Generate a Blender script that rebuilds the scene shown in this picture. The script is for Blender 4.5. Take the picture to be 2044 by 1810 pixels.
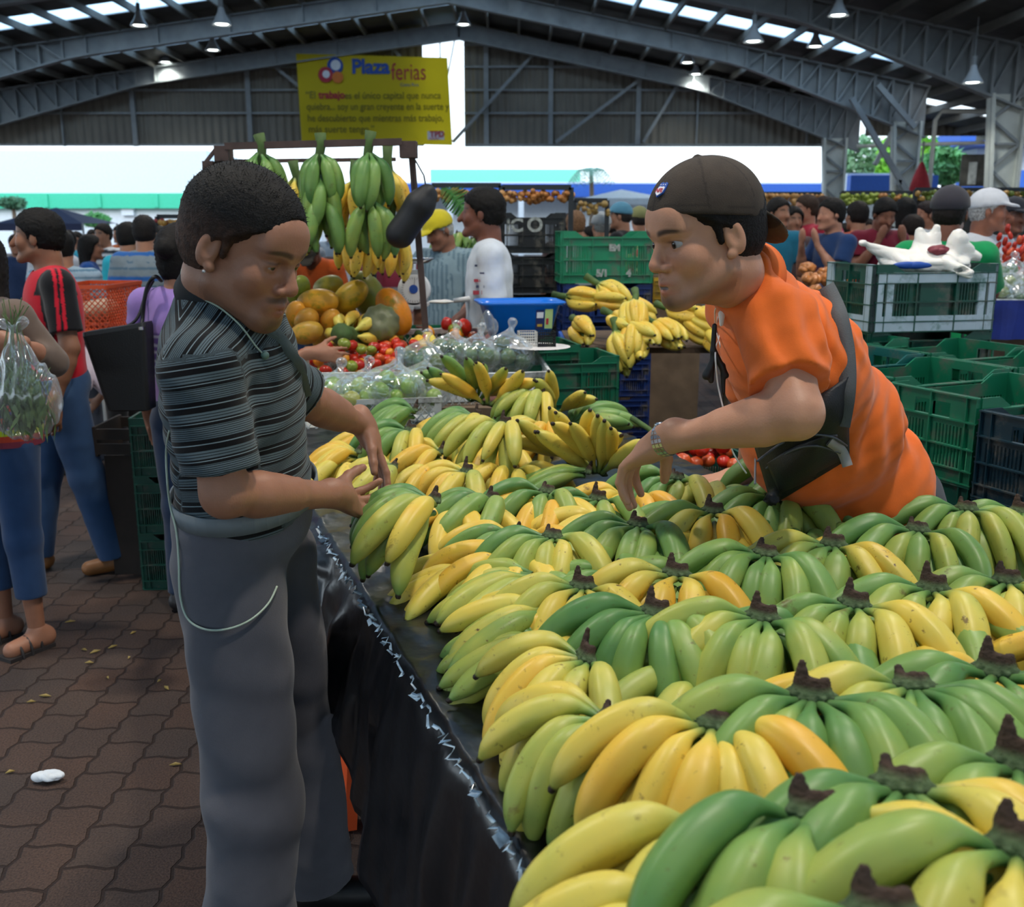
import bpy, math, random
import numpy as np
from mathutils import Vector, Matrix

for _o in list(bpy.data.objects):
    bpy.data.objects.remove(_o, do_unlink=True)
SC = bpy.context.scene
COL = SC.collection
PI = math.pi
# ------------------------------------------------------------------ camera
FPX, CX, CY = 2000.0, 1022.0, 905.0
CAMH, PITCH = 1.63, math.radians(12.8)
cam_d = bpy.data.cameras.new('camera')
cam = bpy.data.objects.new('camera', cam_d)
COL.objects.link(cam)
cam.location = (0, 0, CAMH)
cam.rotation_euler = (PI / 2 - PITCH, 0, 0)
cam_d.sensor_width = 36
cam_d.lens = FPX / 2044 * 36
cam_d.clip_end = 500
cam_d.dof.use_dof = True
cam_d.dof.focus_distance = 2.15
cam_d.dof.aperture_fstop = 6.3
SC.camera = cam
# ------------------------------------------------------------------ exposure
SC.view_settings.view_transform = 'Standard'
SC.view_settings.look = 'None'
SC.view_settings.gamma = 1
SC.view_settings.use_curve_mapping = False
SC.view_settings.exposure = 0.35
# ------------------------------------------------------------------ sky
W = bpy.data.worlds.new('sky')
SC.world = W
W.use_nodes = True
_n = W.node_tree.nodes
_bg = _n['Background']
_tc = _n.new('ShaderNodeTexCoord')
_sx = _n.new('ShaderNodeSeparateXYZ')
_rp = _n.new('ShaderNodeValToRGB')
W.node_tree.links.new(_tc.outputs['Generated'], _sx.inputs[0])
W.node_tree.links.new(_sx.outputs['Z'], _rp.inputs[0])
W.node_tree.links.new(_rp.outputs[0], _bg.inputs[0])
_rp.color_ramp.elements[0].position = 0.0
_rp.color_ramp.elements[0].color = (0.80, 0.92, 1.0, 1)
_rp.color_ramp.elements[1].position = 0.7
_rp.color_ramp.elements[1].color = (0.50, 0.72, 1.0, 1)
_bg.inputs[1].default_value = 1.9
# overcast sun, very soft, from behind-left of the camera: it reaches in under the open side of the hall
sd = bpy.data.lights.new('sun', 'SUN')
sd.energy = 1.1
sd.angle = math.radians(35)
sd.color = (1.0, 0.93, 0.84)
sun = bpy.data.objects.new('sun', sd)
COL.objects.link(sun)
sun.rotation_euler = (math.radians(64), 0, math.radians(-14))

def at(px, py, Y):
    """the point of world depth Y that shows at photo pixel px, py"""
    rx, ry = (px - CX) / FPX, -(py - CY) / FPX
    d = Vector((rx, math.cos(PITCH) + ry * math.sin(PITCH), -math.sin(PITCH) + ry * math.cos(PITCH)))
    return Vector((0, 0, CAMH)) + d * (Y / d.y)

def atz(px, py, z):
    """the point of height z that shows at photo pixel px, py"""
    rx, ry = (px - CX) / FPX, -(py - CY) / FPX
    d = Vector((rx, math.cos(PITCH) + ry * math.sin(PITCH), -math.sin(PITCH) + ry * math.cos(PITCH)))
    return Vector((0, 0, CAMH)) + d * ((z - CAMH) / d.z)

# ------------------------------------------------------------------ materials
def rgb(h):
    h = h.lstrip('#')
    c = [int(h[i:i + 2], 16) / 255 for i in (0, 2, 4)]
    return tuple((v / 12.92 if v <= .04045 else ((v + .055) / 1.055) ** 2.4) for v in c) + (1,)

def nd(m, typ, **kw):
    n = m.node_tree.nodes.new(typ)
    for k, v in kw.items():
        if k in n.inputs:
            n.inputs[k].default_value = v
        else:
            setattr(n, k, v)
    return n

def lk(m, a, b):
    m.node_tree.links.new(a, b)

MATS = {}
def mat(name, color=(.5, .5, .5, 1), rough=.6, metal=0, var=.12, scale=8, bump=0, bscale=60, objcol=False, attr=None,
        emit=0, trans=0, spec=.5, sub=0, dirt=None, dscale=4, sheen=0):
    if name in MATS:
        return MATS[name]
    if isinstance(color, str):
        color = rgb(color)
    m = bpy.data.materials.new(name)
    m.use_nodes = True
    b = m.node_tree.nodes['Principled BSDF']
    b.inputs['Roughness'].default_value = rough
    b.inputs['Metallic'].default_value = metal
    b.inputs['Specular IOR Level'].default_value = spec
    if trans:
        b.inputs['Transmission Weight'].default_value = trans
    if sub:
        b.inputs['Subsurface Weight'].default_value = sub
        b.inputs['Subsurface Radius'].default_value = (.012, .005, .003)
    if sheen:
        b.inputs['Sheen Weight'].default_value = sheen
    tc = nd(m, 'ShaderNodeTexCoord')
    nz = nd(m, 'ShaderNodeTexNoise', Scale=scale, Detail=4.0)
    lk(m, tc.outputs['Object'], nz.inputs['Vector'])
    if objcol:
        src = nd(m, 'ShaderNodeObjectInfo').outputs['Color']
    elif attr:
        src = nd(m, 'ShaderNodeAttribute', attribute_name=attr).outputs['Color']
    else:
        r = nd(m, 'ShaderNodeRGB')
        r.outputs[0].default_value = color
        src = r.outputs[0]
    mr = nd(m, 'ShaderNodeMapRange')
    mr.inputs['From Min'].default_value = .3
    mr.inputs['From Max'].default_value = .7
    mr.inputs['To Min'].default_value = 1 - var
    mr.inputs['To Max'].default_value = 1 + var
    lk(m, nz.outputs['Fac'], mr.inputs['Value'])
    mx = nd(m, 'ShaderNodeMix', data_type='RGBA', blend_type='MULTIPLY')
    mx.inputs[0].default_value = 1
    lk(m, src, mx.inputs[6])
    cb = nd(m, 'ShaderNodeCombineColor')
    for i in range(3):
        lk(m, mr.outputs[0], cb.inputs[i])
    lk(m, cb.outputs[0], mx.inputs[7])
    out = mx.outputs[2]
    if dirt:
        n2 = nd(m, 'ShaderNodeTexNoise', Scale=dscale, Detail=8.0, Roughness=.7)
        lk(m, tc.outputs['Object'], n2.inputs['Vector'])
        cr = nd(m, 'ShaderNodeValToRGB')
        cr.color_ramp.elements[0].position = .52
        cr.color_ramp.elements[1].position = .68
        lk(m, n2.outputs['Fac'], cr.inputs[0])
        m2 = nd(m, 'ShaderNodeMix', data_type='RGBA')
        lk(m, cr.outputs[0], m2.inputs[0])
        lk(m, out, m2.inputs[6])
        m2.inputs[7].default_value = rgb(dirt) if isinstance(dirt, str) else dirt
        out = m2.outputs[2]
    lk(m, out, b.inputs['Base Color'])
    if emit:
        lk(m, out, b.inputs['Emission Color'])
        b.inputs['Emission Strength'].default_value = emit
    if bump:
        n3 = nd(m, 'ShaderNodeTexNoise', Scale=bscale, Detail=3.0)
        lk(m, tc.outputs['Object'], n3.inputs['Vector'])
        bp = nd(m, 'ShaderNodeBump', Strength=bump, Distance=.004)
        lk(m, n3.outputs['Fac'], bp.inputs['Height'])
        lk(m, bp.outputs[0], b.inputs['Normal'])
    MATS[name] = m
    return m

# ------------------------------------------------------------------ mesh collecting
class MB:
    def __init__(s):
        s.v, s.f, s.mi, s.cur = [], [], [], 0
    def add(s, vs, fs):
        n = len(s.v)
        s.v.extend([tuple(v) for v in vs])
        s.f.extend([tuple(i + n for i in f) for f in fs])
        s.mi.extend([s.cur] * len(fs))
        return s
    def box(s, lo, hi, M=None):
        x0, y0, z0 = lo
        x1, y1, z1 = hi
        vs = [Vector(p) for p in ((x0, y0, z0), (x1, y0, z0), (x1, y1, z0), (x0, y1, z0), (x0, y0, z1), (x1, y0, z1), (x1, y1, z1), (x0, y1, z1))]
        if M is not None:
            vs = [M @ v for v in vs]
        return s.add(vs, [(0, 3, 2, 1), (4, 5, 6, 7), (0, 1, 5, 4), (1, 2, 6, 5), (2, 3, 7, 6), (3, 0, 4, 7)])
    def bar(s, a, b, w, t, up=(0, 0, 1)):
        """box bar from a to b, w wide sideways, t thick along up"""
        a, b = Vector(a), Vector(b)
        d = (b - a)
        L = d.length
        d.normalize()
        u = Vector(up)
        sd_ = d.cross(u)
        if sd_.length < 1e-4:
            sd_ = d.cross(Vector((1, 0, 0)))
        sd_.normalize()
        u = sd_.cross(d)
        M = Matrix((sd_, d, u)).transposed().to_4x4()
        M.translation = a
        return s.box((-w / 2, 0, -t / 2), (w / 2, L, t / 2), M)
    def tube(s, pts, r, n=8, cap=True, sq=1.0):
        pts = [Vector(p) for p in pts]
        rs = r if isinstance(r, (list, tuple)) else [r] * len(pts)
        vs, fs = [], []
        t0 = (pts[1] - pts[0]).normalized()
        ref = Vector((0, 0, 1)) if abs(t0.z) < .9 else Vector((1, 0, 0))
        u = t0.cross(ref).normalized()
        for i, p in enumerate(pts):
            t = (pts[min(i + 1, len(pts) - 1)] - pts[max(i - 1, 0)])
            if t.length < 1e-7:
                t = t0
            t = t.normalized()
            u = (u - t * u.dot(t)).normalized()
            w = t.cross(u)
            for k in range(n):
                a = 2 * PI * k / n
                vs.append(p + (u * math.cos(a) + w * math.sin(a) * sq) * rs[i])
        for i in range(len(pts) - 1):
            for k in range(n):
                fs.append((i * n + k, i * n + (k + 1) % n, (i + 1) * n + (k + 1) % n, (i + 1) * n + k))
        if cap:
            fs.append(tuple(range(n))[::-1])
            fs.append(tuple((len(pts) - 1) * n + k for k in range(n)))
        return s.add(vs, fs)
    def lathe(s, prof, n=24, M=None, cap=True):
        vs, fs = [], []
        for r, z in prof:
            for k in range(n):
                a = 2 * PI * k / n
                v = Vector((r * math.cos(a), r * math.sin(a), z))
                vs.append(M @ v if M is not None else v)
        for i in range(len(prof) - 1):
            for k in range(n):
                fs.append((i * n + k, i * n + (k + 1) % n, (i + 1) * n + (k + 1) % n, (i + 1) * n + k))
        if cap:
            fs.append(tuple(range(n))[::-1])
            fs.append(tuple((len(prof) - 1) * n + k for k in range(n)))
        return s.add(vs, fs)
    def build(s, name, mats, parent=None, smooth=False, loc=None):
        me = bpy.data.meshes.new(name)
        me.from_pydata(s.v, [], s.f)
        if not isinstance(mats, (list, tuple)):
            mats = [mats]
        for m in mats:
            me.materials.append(m)
        if len(mats) > 1:
            me.polygons.foreach_set('material_index', s.mi)
        if smooth:
            me.polygons.foreach_set('use_smooth', [True] * len(me.polygons))
        me.update()
        return link(name, me, parent, loc)

def link(name, me, parent=None, loc=None):
    o = bpy.data.objects.new(name, me)
    COL.objects.link(o)
    if parent is not None:
        o.parent = parent
    if loc is not None:
        o.location = loc
    return o

def origin_to(o, p):
    """moves the mesh so that its origin is at p"""
    o.data.transform(Matrix.Translation(-Vector(p)))
    o.location = p
    return o

def tag(o, label=None, cat=None, group=None, kind=None):
    if label: o['label'] = label
    if cat: o['category'] = cat
    if group: o['group'] = group
    if kind: o['kind'] = kind
    return o

def struct(o):
    o['kind'] = 'structure'
    return o

def empty(name, loc=(0, 0, 0), rz=0, label=None, cat=None, group=None):
    o = bpy.data.objects.new(name, None)
    COL.objects.link(o)
    o.location = loc
    o.rotation_euler = (0, 0, rz)
    o.empty_display_size = .1
    return tag(o, label, cat, group)

def copy_tree(o, kids, loc=None, rot=None, label=None, group=None, scale=None):
    """copies a thing and the given direct children (mesh data shared)"""
    c = o.copy()
    COL.objects.link(c)
    for k in kids:
        d = k.copy()
        COL.objects.link(d)
        d.parent = c
    if loc is not None: c.location = loc
    if rot is not None: c.rotation_euler = rot
    if scale is not None: c.scale = (scale,) * 3
    if label: c['label'] = label
    if group: c['group'] = group
    return c

# ------------------------------------------------------------------ smooth bodies from distance fields
def v3(p):
    return np.array(p, dtype=np.float32)

def RC(a, b, ra, rb, k=.02, op='u', cut=None):
    return dict(t='c', a=v3(a), b=v3(b), ra=ra, rb=rb, k=k, op=op, cut=cut)

def EL(c, r, R=None, k=.02, op='u', cut=None):
    if not hasattr(r, '__len__'): r = (r, r, r)
    return dict(t='e', c=v3(c), r=v3(r), R=(np.eye(3) if R is None else np.array(R)).astype(np.float32), k=k, op=op, cut=cut)

def surfnet(D, o, h):
    S = D < 0
    c = np.zeros(tuple(n - 1 for n in D.shape), np.uint8)
    for i in (0, 1):
        for j in (0, 1):
            for k in (0, 1):
                c += S[i:D.shape[0] - 1 + i, j:D.shape[1] - 1 + j, k:D.shape[2] - 1 + k]
    m = (c > 0) & (c < 8)
    ids = np.argwhere(m)
    I = np.full(m.shape, -1, np.int32)
    I[m] = np.arange(len(ids))
    acc = np.zeros((len(ids), 3), np.float32)
    cnt = np.zeros(len(ids), np.float32)
    for ax in range(3):
        e = np.zeros(3, int)
        e[ax] = 1
        o1, o2 = [q for q in range(3) if q != ax]
        for i in (0, 1):
            for j in (0, 1):
                s = np.zeros(3, int)
                s[o1], s[o2] = i, j
                p = ids + s
                q = p + e
                da, db = D[p[:, 0], p[:, 1], p[:, 2]], D[q[:, 0], q[:, 1], q[:, 2]]
                x = (da < 0) != (db < 0)
                t = np.where(x, da / np.where(x, da - db, 1), 0)
                pt = s[None, :] + t[:, None] * e[None, :]
                acc += np.where(x[:, None], pt, 0)
                cnt += x
    V = o + h * (ids + acc / cnt[:, None])
    F = []
    for ax in range(3):
        u, w = (ax + 1) % 3, (ax + 2) % 3
        A = [slice(1, -1)] * 3
        B = [slice(1, -1)] * 3
        A[ax], B[ax] = slice(0, -1), slice(1, None)
        sa = S[tuple(A)]
        x = np.argwhere(sa != S[tuple(B)])
        if not len(x):
            continue
        ins = sa[x[:, 0], x[:, 1], x[:, 2]]
        off = np.ones(3, int)
        off[ax] = 0
        x = x + off
        du, dw = np.zeros(3, int), np.zeros(3, int)
        du[u], dw[w] = 1, 1
        q = [x - du - dw, x - dw, x, x - du]
        f = np.stack([I[a[:, 0], a[:, 1], a[:, 2]] for a in q], 1)
        f[~ins] = f[~ins][:, ::-1]
        F.append(f)
    return V.astype(np.float32), np.concatenate(F)

def blob(prims, h, disp=None):
    lo, hi = np.full(3, 1e9), np.full(3, -1e9)
    bb = []
    for p in prims:
        if p['t'] == 'c':
            r = max(p['ra'], p['rb'])
            a, b = np.minimum(p['a'], p['b']) - r, np.maximum(p['a'], p['b']) + r
        else:
            e = np.sqrt(((p['R'] * p['r'][None, :]) ** 2).sum(1))
            a, b = p['c'] - e, p['c'] + e
        bb.append((a, b))
        if p['op'] == 'u':
            lo, hi = np.minimum(lo, a), np.maximum(hi, b)
    lo -= h * 4
    hi += h * 4
    n = np.ceil((hi - lo) / h).astype(int) + 1
    D = np.full(tuple(n), .3, np.float32)
    ax = [lo[i] + h * np.arange(n[i]) for i in range(3)]
    for p, (a, b) in zip(prims, bb):
        pad = p['k'] + 4 * h
        i0 = np.maximum(((a - pad - lo) / h).astype(int), 0)
        i1 = np.minimum(np.ceil((b + pad - lo) / h).astype(int) + 1, n)
        if (i1 <= i0).any():
            continue
        sl = tuple(slice(i0[i], i1[i]) for i in range(3))
        X = [ax[i][sl[i]].astype(np.float32).reshape([-1 if q == i else 1 for q in range(3)]) for i in range(3)]
        if p['t'] == 'c':
            ba = p['b'] - p['a']
            L2 = max(float(ba @ ba), 1e-9)
            q = [X[i] - p['a'][i] for i in range(3)]
            t = np.clip((q[0] * ba[0] + q[1] * ba[1] + q[2] * ba[2]) / L2, 0, 1)
            d = np.sqrt(sum((q[i] - t * ba[i]) ** 2 for i in range(3))) - (p['ra'] + (p['rb'] - p['ra']) * t)
        else:
            q = [X[i] - p['c'][i] for i in range(3)]
            R, r = p['R'], p['r']
            l = [q[0] * R[0, i] + q[1] * R[1, i] + q[2] * R[2, i] for i in range(3)]
            k0 = np.sqrt(sum((l[i] / r[i]) ** 2 for i in range(3)))
            k1 = np.sqrt(sum((l[i] / r[i] ** 2) ** 2 for i in range(3))) + 1e-6
            d = k0 * (k0 - 1) / k1
        if p['cut'] is not None:
            cs = p['cut'] if isinstance(p['cut'], list) else [p['cut']]
            for (cp, cn) in cs:
                cn = v3(cn)
                cn = cn / np.linalg.norm(cn)
                d = np.maximum(d, sum((X[i] - cp[i]) * cn[i] for i in range(3)))
        T = D[sl]
        k = p['k']
        if p['op'] == 'u':
            w = np.clip(.5 + .5 * (T - d) / k, 0, 1)
            D[sl] = T * (1 - w) + d * w - k * w * (1 - w)
        elif p['op'] == 's':
            w = np.clip(.5 - .5 * (T + d) / k, 0, 1)
            D[sl] = T * (1 - w) - d * w + k * w * (1 - w)
    if disp is not None:
        X = [ax[i].astype(np.float32).reshape([-1 if q == i else 1 for q in range(3)]) for i in range(3)]
        D = D + disp(X[0], X[1], X[2]) * (np.abs(D) < .08)
    return surfnet(D, lo.astype(np.float32), h)

def mesh_np(name, V, F, m, parent=None, cols=None, attrs=None, smooth=True):
    me = bpy.data.meshes.new(name)
    me.vertices.add(len(V))
    me.vertices.foreach_set('co', np.ascontiguousarray(V, np.float32).ravel())
    nf = len(F)
    me.loops.add(nf * 4)
    me.loops.foreach_set('vertex_index', np.ascontiguousarray(F, np.int32).ravel())
    me.polygons.add(nf)
    me.polygons.foreach_set('loop_start', np.arange(0, nf * 4, 4, dtype=np.int32))
    me.polygons.foreach_set('use_smooth', np.full(nf, smooth))
    me.update(calc_edges=True)
    me.validate()
    if cols is not None:
        ca = me.color_attributes.new('Col', 'FLOAT_COLOR', 'POINT')
        c4 = np.ones((len(V), 4), np.float32)
        c4[:, :3] = cols[:, :3]
        ca.data.foreach_set('color', c4.ravel())
    for k, a in (attrs or {}).items():
        at_ = me.attributes.new(k, 'FLOAT', 'POINT')
        at_.data.foreach_set('value', a.astype(np.float32))
    me.materials.append(m)
    return link(name, me, parent)

def joinVF(parts):
    n, Vs, Fs = 0, [], []
    for V, F in parts:
        Vs.append(V)
        Fs.append(F + n)
        n += len(V)
    return np.concatenate(Vs), np.concatenate(Fs)

def inv_parent(child, parent):
    child.parent = parent
    child.matrix_parent_inverse = Matrix.LocRotScale(parent.location, parent.rotation_euler, parent.scale).inverted()
# ================================================================== THE HALL
def paver_mat():
    m = mat('pavers', (.1, .08, .06, 1), rough=.75, var=.3, scale=1.2, spec=.35)
    b = m.node_tree.nodes['Principled BSDF']
    tc = nd(m, 'ShaderNodeTexCoord')
    sx = nd(m, 'ShaderNodeSeparateXYZ')
    lk(m, tc.outputs['Object'], sx.inputs[0])
    def mth(op, a, b_=None, c=None):
        n = nd(m, 'ShaderNodeMath', operation=op)
        for i, v in enumerate((a, b_, c)):
            if v is None: continue
            if isinstance(v, (int, float)): n.inputs[i].default_value = v
            else: lk(m, v, n.inputs[i])
        return n.outputs[0]
    # zigzag edges of the interlocking blocks
    zy = mth('MULTIPLY', mth('PINGPONG', mth('MULTIPLY', sx.outputs['Y'], 23.0), 1.0), .013)
    zx = mth('MULTIPLY', mth('PINGPONG', mth('MULTIPLY', sx.outputs['X'], 18.0), 1.0), .012)
    cx = mth('ADD', sx.outputs['Y'], zx)
    cy = mth('ADD', sx.outputs['X'], zy)
    cb = nd(m, 'ShaderNodeCombineXYZ')
    lk(m, cx, cb.inputs[0])
    lk(m, cy, cb.inputs[1])
    br = nd(m, 'ShaderNodeTexBrick', Scale=1.0)
    br.inputs['Brick Width'].default_value = .185
    br.inputs['Row Height'].default_value = .145
    br.inputs['Mortar Size'].default_value = .006
    br.inputs['Mortar Smooth'].default_value = .4
    br.inputs['Color1'].default_value = rgb('#413834')
    br.inputs['Color2'].default_value = rgb('#4a3a32')
    br.inputs['Mortar'].default_value = rgb('#2a1d17')
    lk(m, cb.outputs[0], br.inputs['Vector'])
    n1 = nd(m, 'ShaderNodeTexNoise', Scale=1.1, Detail=6.0)
    lk(m, tc.outputs['Object'], n1.inputs['Vector'])
    cr = nd(m, 'ShaderNodeValToRGB')
    cr.color_ramp.elements[0].position = .35
    cr.color_ramp.elements[0].color = (.55, .6, .68, 1)
    cr.color_ramp.elements[1].position = .65
    cr.color_ramp.elements[1].color = (1.15, 1.0, .9, 1)
    lk(m, n1.outputs['Fac'], cr.inputs[0])
    n2 = nd(m, 'ShaderNodeTexNoise', Scale=170.0, Detail=3.0)
    lk(m, tc.outputs['Object'], n2.inputs['Vector'])
    cr2 = nd(m, 'ShaderNodeValToRGB')
    cr2.color_ramp.elements[0].position = .3
    cr2.color_ramp.elements[0].color = (.5, .5, .5, 1)
    cr2.color_ramp.elements[1].position = .72
    cr2.color_ramp.elements[1].color = (1.5, 1.5, 1.5, 1)
    lk(m, n2.outputs['Fac'], cr2.inputs[0])
    a = nd(m, 'ShaderNodeMix', data_type='RGBA', blend_type='MULTIPLY')
    a.inputs[0].default_value = 1
    lk(m, br.outputs['Color'], a.inputs[6])
    lk(m, cr.outputs[0], a.inputs[7])
    a2 = nd(m, 'ShaderNodeMix', data_type='RGBA', blend_type='MULTIPLY')
    a2.inputs[0].default_value = 1
    lk(m, a.outputs[2], a2.inputs[6])
    lk(m, cr2.outputs[0], a2.inputs[7])
    lk(m, a2.outputs[2], b.inputs['Base Color'])
    bp = nd(m, 'ShaderNodeBump', Strength=.9, Distance=.008)
    inv = mth('SUBTRACT', 1.0, br.outputs['Fac'])
    h2 = mth('ADD', inv, mth('MULTIPLY', n2.outputs['Fac'], .35))
    lk(m, h2, bp.inputs['Height'])
    lk(m, bp.outputs[0], b.inputs['Normal'])
    return m

M_STEEL = mat('grey_steel', '#989b9c', rough=.6, metal=.0, var=.12, scale=3)
M_STEELL = mat('pale_steel', '#d9d9d0', rough=.6, var=.1, scale=3)
M_ROOF = mat('roof_sheet', '#5a5753', rough=.7, var=.2, scale=2)

def corrugated(name, color, scale, axis='X'):
    m = mat(name, color, rough=.6, var=.15, scale=.6)
    b = m.node_tree.nodes['Principled BSDF']
    tc = nd(m, 'ShaderNodeTexCoord')
    wv = nd(m, 'ShaderNodeTexWave', Scale=scale)
    wv.bands_direction = axis
    lk(m, tc.outputs['Object'], wv.inputs['Vector'])
    bp = nd(m, 'ShaderNodeBump', Strength=1.0, Distance=.06)
    lk(m, wv.outputs['Fac'], bp.inputs['Height'])
    lk(m, bp.outputs[0], b.inputs['Normal'])
    return m

M_WALL = corrugated('corrugated_wall', '#857d72', 1.0)

def zr(x):
    return 9.3 - (.135 * (-2 - x) if x < -2 else .2 * (x + 2))

# ground / floor
g = MB().box((-120, -80, -.3), (120, 140, 0)).build('floor', paver_mat())
struct(g)

# far gable wall with a bright slit
YW = 41.0
def gable(name, xs, zb, y, m):
    mb = MB()
    for a, b in zip(xs[:-1], xs[1:]):
        za, zb_ = zr(a), zr(b)
        vs = [(a, y, zb), (b, y, zb), (b, y, zb_), (a, y, za), (a, y + .06, zb), (b, y + .06, zb), (b, y + .06, zb_), (a, y + .06, za)]
        mb.add(vs, [(0, 1, 2, 3), (4, 7, 6, 5), (0, 4, 5, 1), (3, 2, 6, 7), (0, 3, 7, 4), (1, 5, 6, 2)])
    return struct(mb.build(name, m))
gable('wall_back', [-26, -20, -10, -3.45], 4.72, YW, M_WALL)
gable('wall_back', [-1.85, 5, 13.4], 4.66, YW, M_WALL)
mb = MB()
for z in (4.72, 5.9, 6.75, 7.6, 8.4):
    xl = -2 - (9.3 - z) / .135
    xr_ = -2 + (9.3 - z) / .2
    for a, b in ((max(xl, -26), -3.45), (-1.85, min(xr_, 13.2))):
        if b - a > .3:
            mb.box((a, YW - .12, z - .04), (b, YW, z + .04))
for x in (-23, -17.5, -14.7, -10.2, -8.2, -4.6, -1.0, 1.5, 4.9, 7.2, 11.5):
    if not -3.45 < x < -1.85:
        w = .09 if x in (-14.7, -10.2, -1.0, 1.5, 4.9) else .03
        mb.box((x - w, YW - .2, 4.66), (x + w, YW - .05, zr(x) - .2))
struct(mb.build('trim_1', M_STEEL))
mb = MB()
for a, b in (((-10.0, 8.3), (-5.6, 4.8)), ((.9, 8.1), (-2.3, 4.8)), ((5.6, 7.6), (1.7, 4.8)), ((6.6, 7.3), (5.1, 4.8)), ((-5.0, 8.7), (-3.6, 7.2)), ((-2.75, 8.9), (-2.7, 4.8)), ((-2.1, 8.9), (-3.0, 4.8))):
    w = .05 if b[0] in (-2.7, -3.0) else .12
    mb.bar((a[0], YW - .35, a[1]), (b[0], YW - .35, b[1]), w, w, up=(0, 1, 0))
struct(mb.build('trim_2', M_STEEL))
# side piece beyond the far columns
gable('wall_right', [14.0, 17.0, 19.2], 5.1, 41.5, M_WALL)

gable('wall_front', [-26, -20, -10, 5, 20], 4.7, -36, M_WALL)
# portal frames
def frame(y, first):
    mb = MB()
    for sgn, x1, sl in ((-1, -22.0, .135), (1, 13.4, .2)):
        N = 26
        xs = [-2 + (x1 + 2) * i / N for i in range(N + 1)]
        def depth(i):
            t = i / N
            return .55 if t < .6 else .55 + (t - .6) / .4 * 1.0
        top = [Vector((x, y, zr(x) - .25)) for x in xs]
        bot = [Vector((x, y, zr(x) - .25 - depth(i))) for i, x in enumerate(xs)]
        for i in range(N):
            for P, w in ((top, .3), (bot, .3)):
                mb.bar(P[i], P[i + 1], w, .05)
            if i / N < .6:
                a, b, c, d = top[i], top[i + 1], bot[i + 1], bot[i]
                mb.add([a - Vector((0, .02, 0)), b - Vector((0, .02, 0)), c - Vector((0, .02, 0)), d - Vector((0, .02, 0)),
                        a + Vector((0, .02, 0)), b + Vector((0, .02, 0)), c + Vector((0, .02, 0)), d + Vector((0, .02, 0))],
                       [(0, 1, 2, 3), (7, 6, 5, 4), (0, 4, 5, 1), (3, 2, 6, 7)])
                if i % 3 == 0:
                    mb.bar(top[i], bot[i], .04, .26, up=(0, 1, 0))
            else:
                mb.bar(top[i], bot[i], .07, .2, up=(0, 1, 0))
                mb.bar(bot[i], top[i + 1], .07, .12, up=(0, 1, 0))
                mb.box((xs[i] if sgn > 0 else xs[i + 1], y - .01, 0), (xs[i + 1] if sgn > 0 else xs[i], y + .01, 0))
        # backing plate of the haunch
        k = int(N * .6)
        for i in range(k, N):
            a, b, c, d = top[i], top[i + 1], bot[i + 1], bot[i]
            o_ = Vector((0, .1, 0))
            mb.add([a + o_, b + o_, c + o_, d + o_], [(0, 1, 2, 3)])
    return struct(mb.build('roof_truss', M_STEEL))
FR = (41 - .7, 34, 27, 20, 13, 6, -1, -8)
for i, y in enumerate(FR):
    frame(y, i == 0)

def column(x, y, w0, w1, ztop, mirror=1):
    """tapered column: pale plate web between flanges, with dark lacing"""
    e = empty('steel_column', (x, y, 0))
    mb = MB()
    N = 8
    for i in range(N):
        za, zb = ztop * i / N, ztop * (i + 1) / N
        wa, wb = w0 + (w1 - w0) * i / N, w0 + (w1 - w0) * (i + 1) / N
        mb.add([(-wa * mirror, .05, za), (0, .05, za), (0, .05, zb), (-wb * mirror, .05, zb)], [(0, 1, 2, 3)])
    mb.bar((0, 0, 0), (0, 0, ztop), .08, .35, up=(0, 1, 0))
    mb.bar((-w0 * mirror, 0, 0), (-w1 * mirror, 0, ztop), .08, .35, up=(0, 1, 0))
    mb.build('column_body', M_STEELL, e)
    mb = MB()
    for i in range(N):
        za, zb = ztop * i / N, ztop * (i + 1) / N
        wa, wb = w0 + (w1 - w0) * i / N, w0 + (w1 - w0) * (i + 1) / N
        if i % 2: mb.bar((-wa * mirror, -.03, za), (0, -.03, zb), .07, .06, up=(0, 1, 0))
        else: mb.bar((0, -.03, za), (-wb * mirror, -.03, zb), .07, .06, up=(0, 1, 0))
        if i % 2 == 0: mb.bar((-wa * mirror, -.03, za), (0, -.03, za), .07, .06)
    for q in (-w0 * mirror, 0):
        mb.bar((q, -.1, 0), (q if q == 0 else -w1 * mirror, -.1, ztop), .1, .02, up=(0, 1, 0))
    mb.build('lacing', M_STEEL, e)
    return struct(e)
for y, xo in zip(FR[:4], (12.85, 13.2, 13.1, 13.2)):
    column(xo, y, .5, .85, zr(13.4) - 1.3)
    column(-22.2, y, .7, 1.3, zr(-22) - 1.3, -1)
# knee braces at the columns
mb = MB()
for (y, xa, za, xb, zb) in ((40.3, 15.2, 6.6, 13.9, 3.9), (34, 12.6, 3.0, 12.4, 3.0), (34, 10.8, 5.6, 12.9, 2.6), (27, 15.5, 6.6, 13.8, 3.7), (34, 11.6, 6.0, 12.9, 4.7)):
    mb.bar((xa, y - .4, za), (xb, y - .4, zb), .16, .16, up=(0, 1, 0))
struct(mb.build('trim_3', M_STEEL))
mb = MB()
for pts in ([(14.3, 35.5, 2.2), (14.3, 35.5, 5.1), (14.5, 35.5, 5.4), (19, 35.5, 5.4)],):
    mb.tube(pts, .08, 8)
mb.tube([(13.2, 40, 4.6), (17, 40, 4.7), (21, 40, 4.8)], .07, 8)
struct(mb.build('trim_4', M_STEELL, smooth=True))

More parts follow.
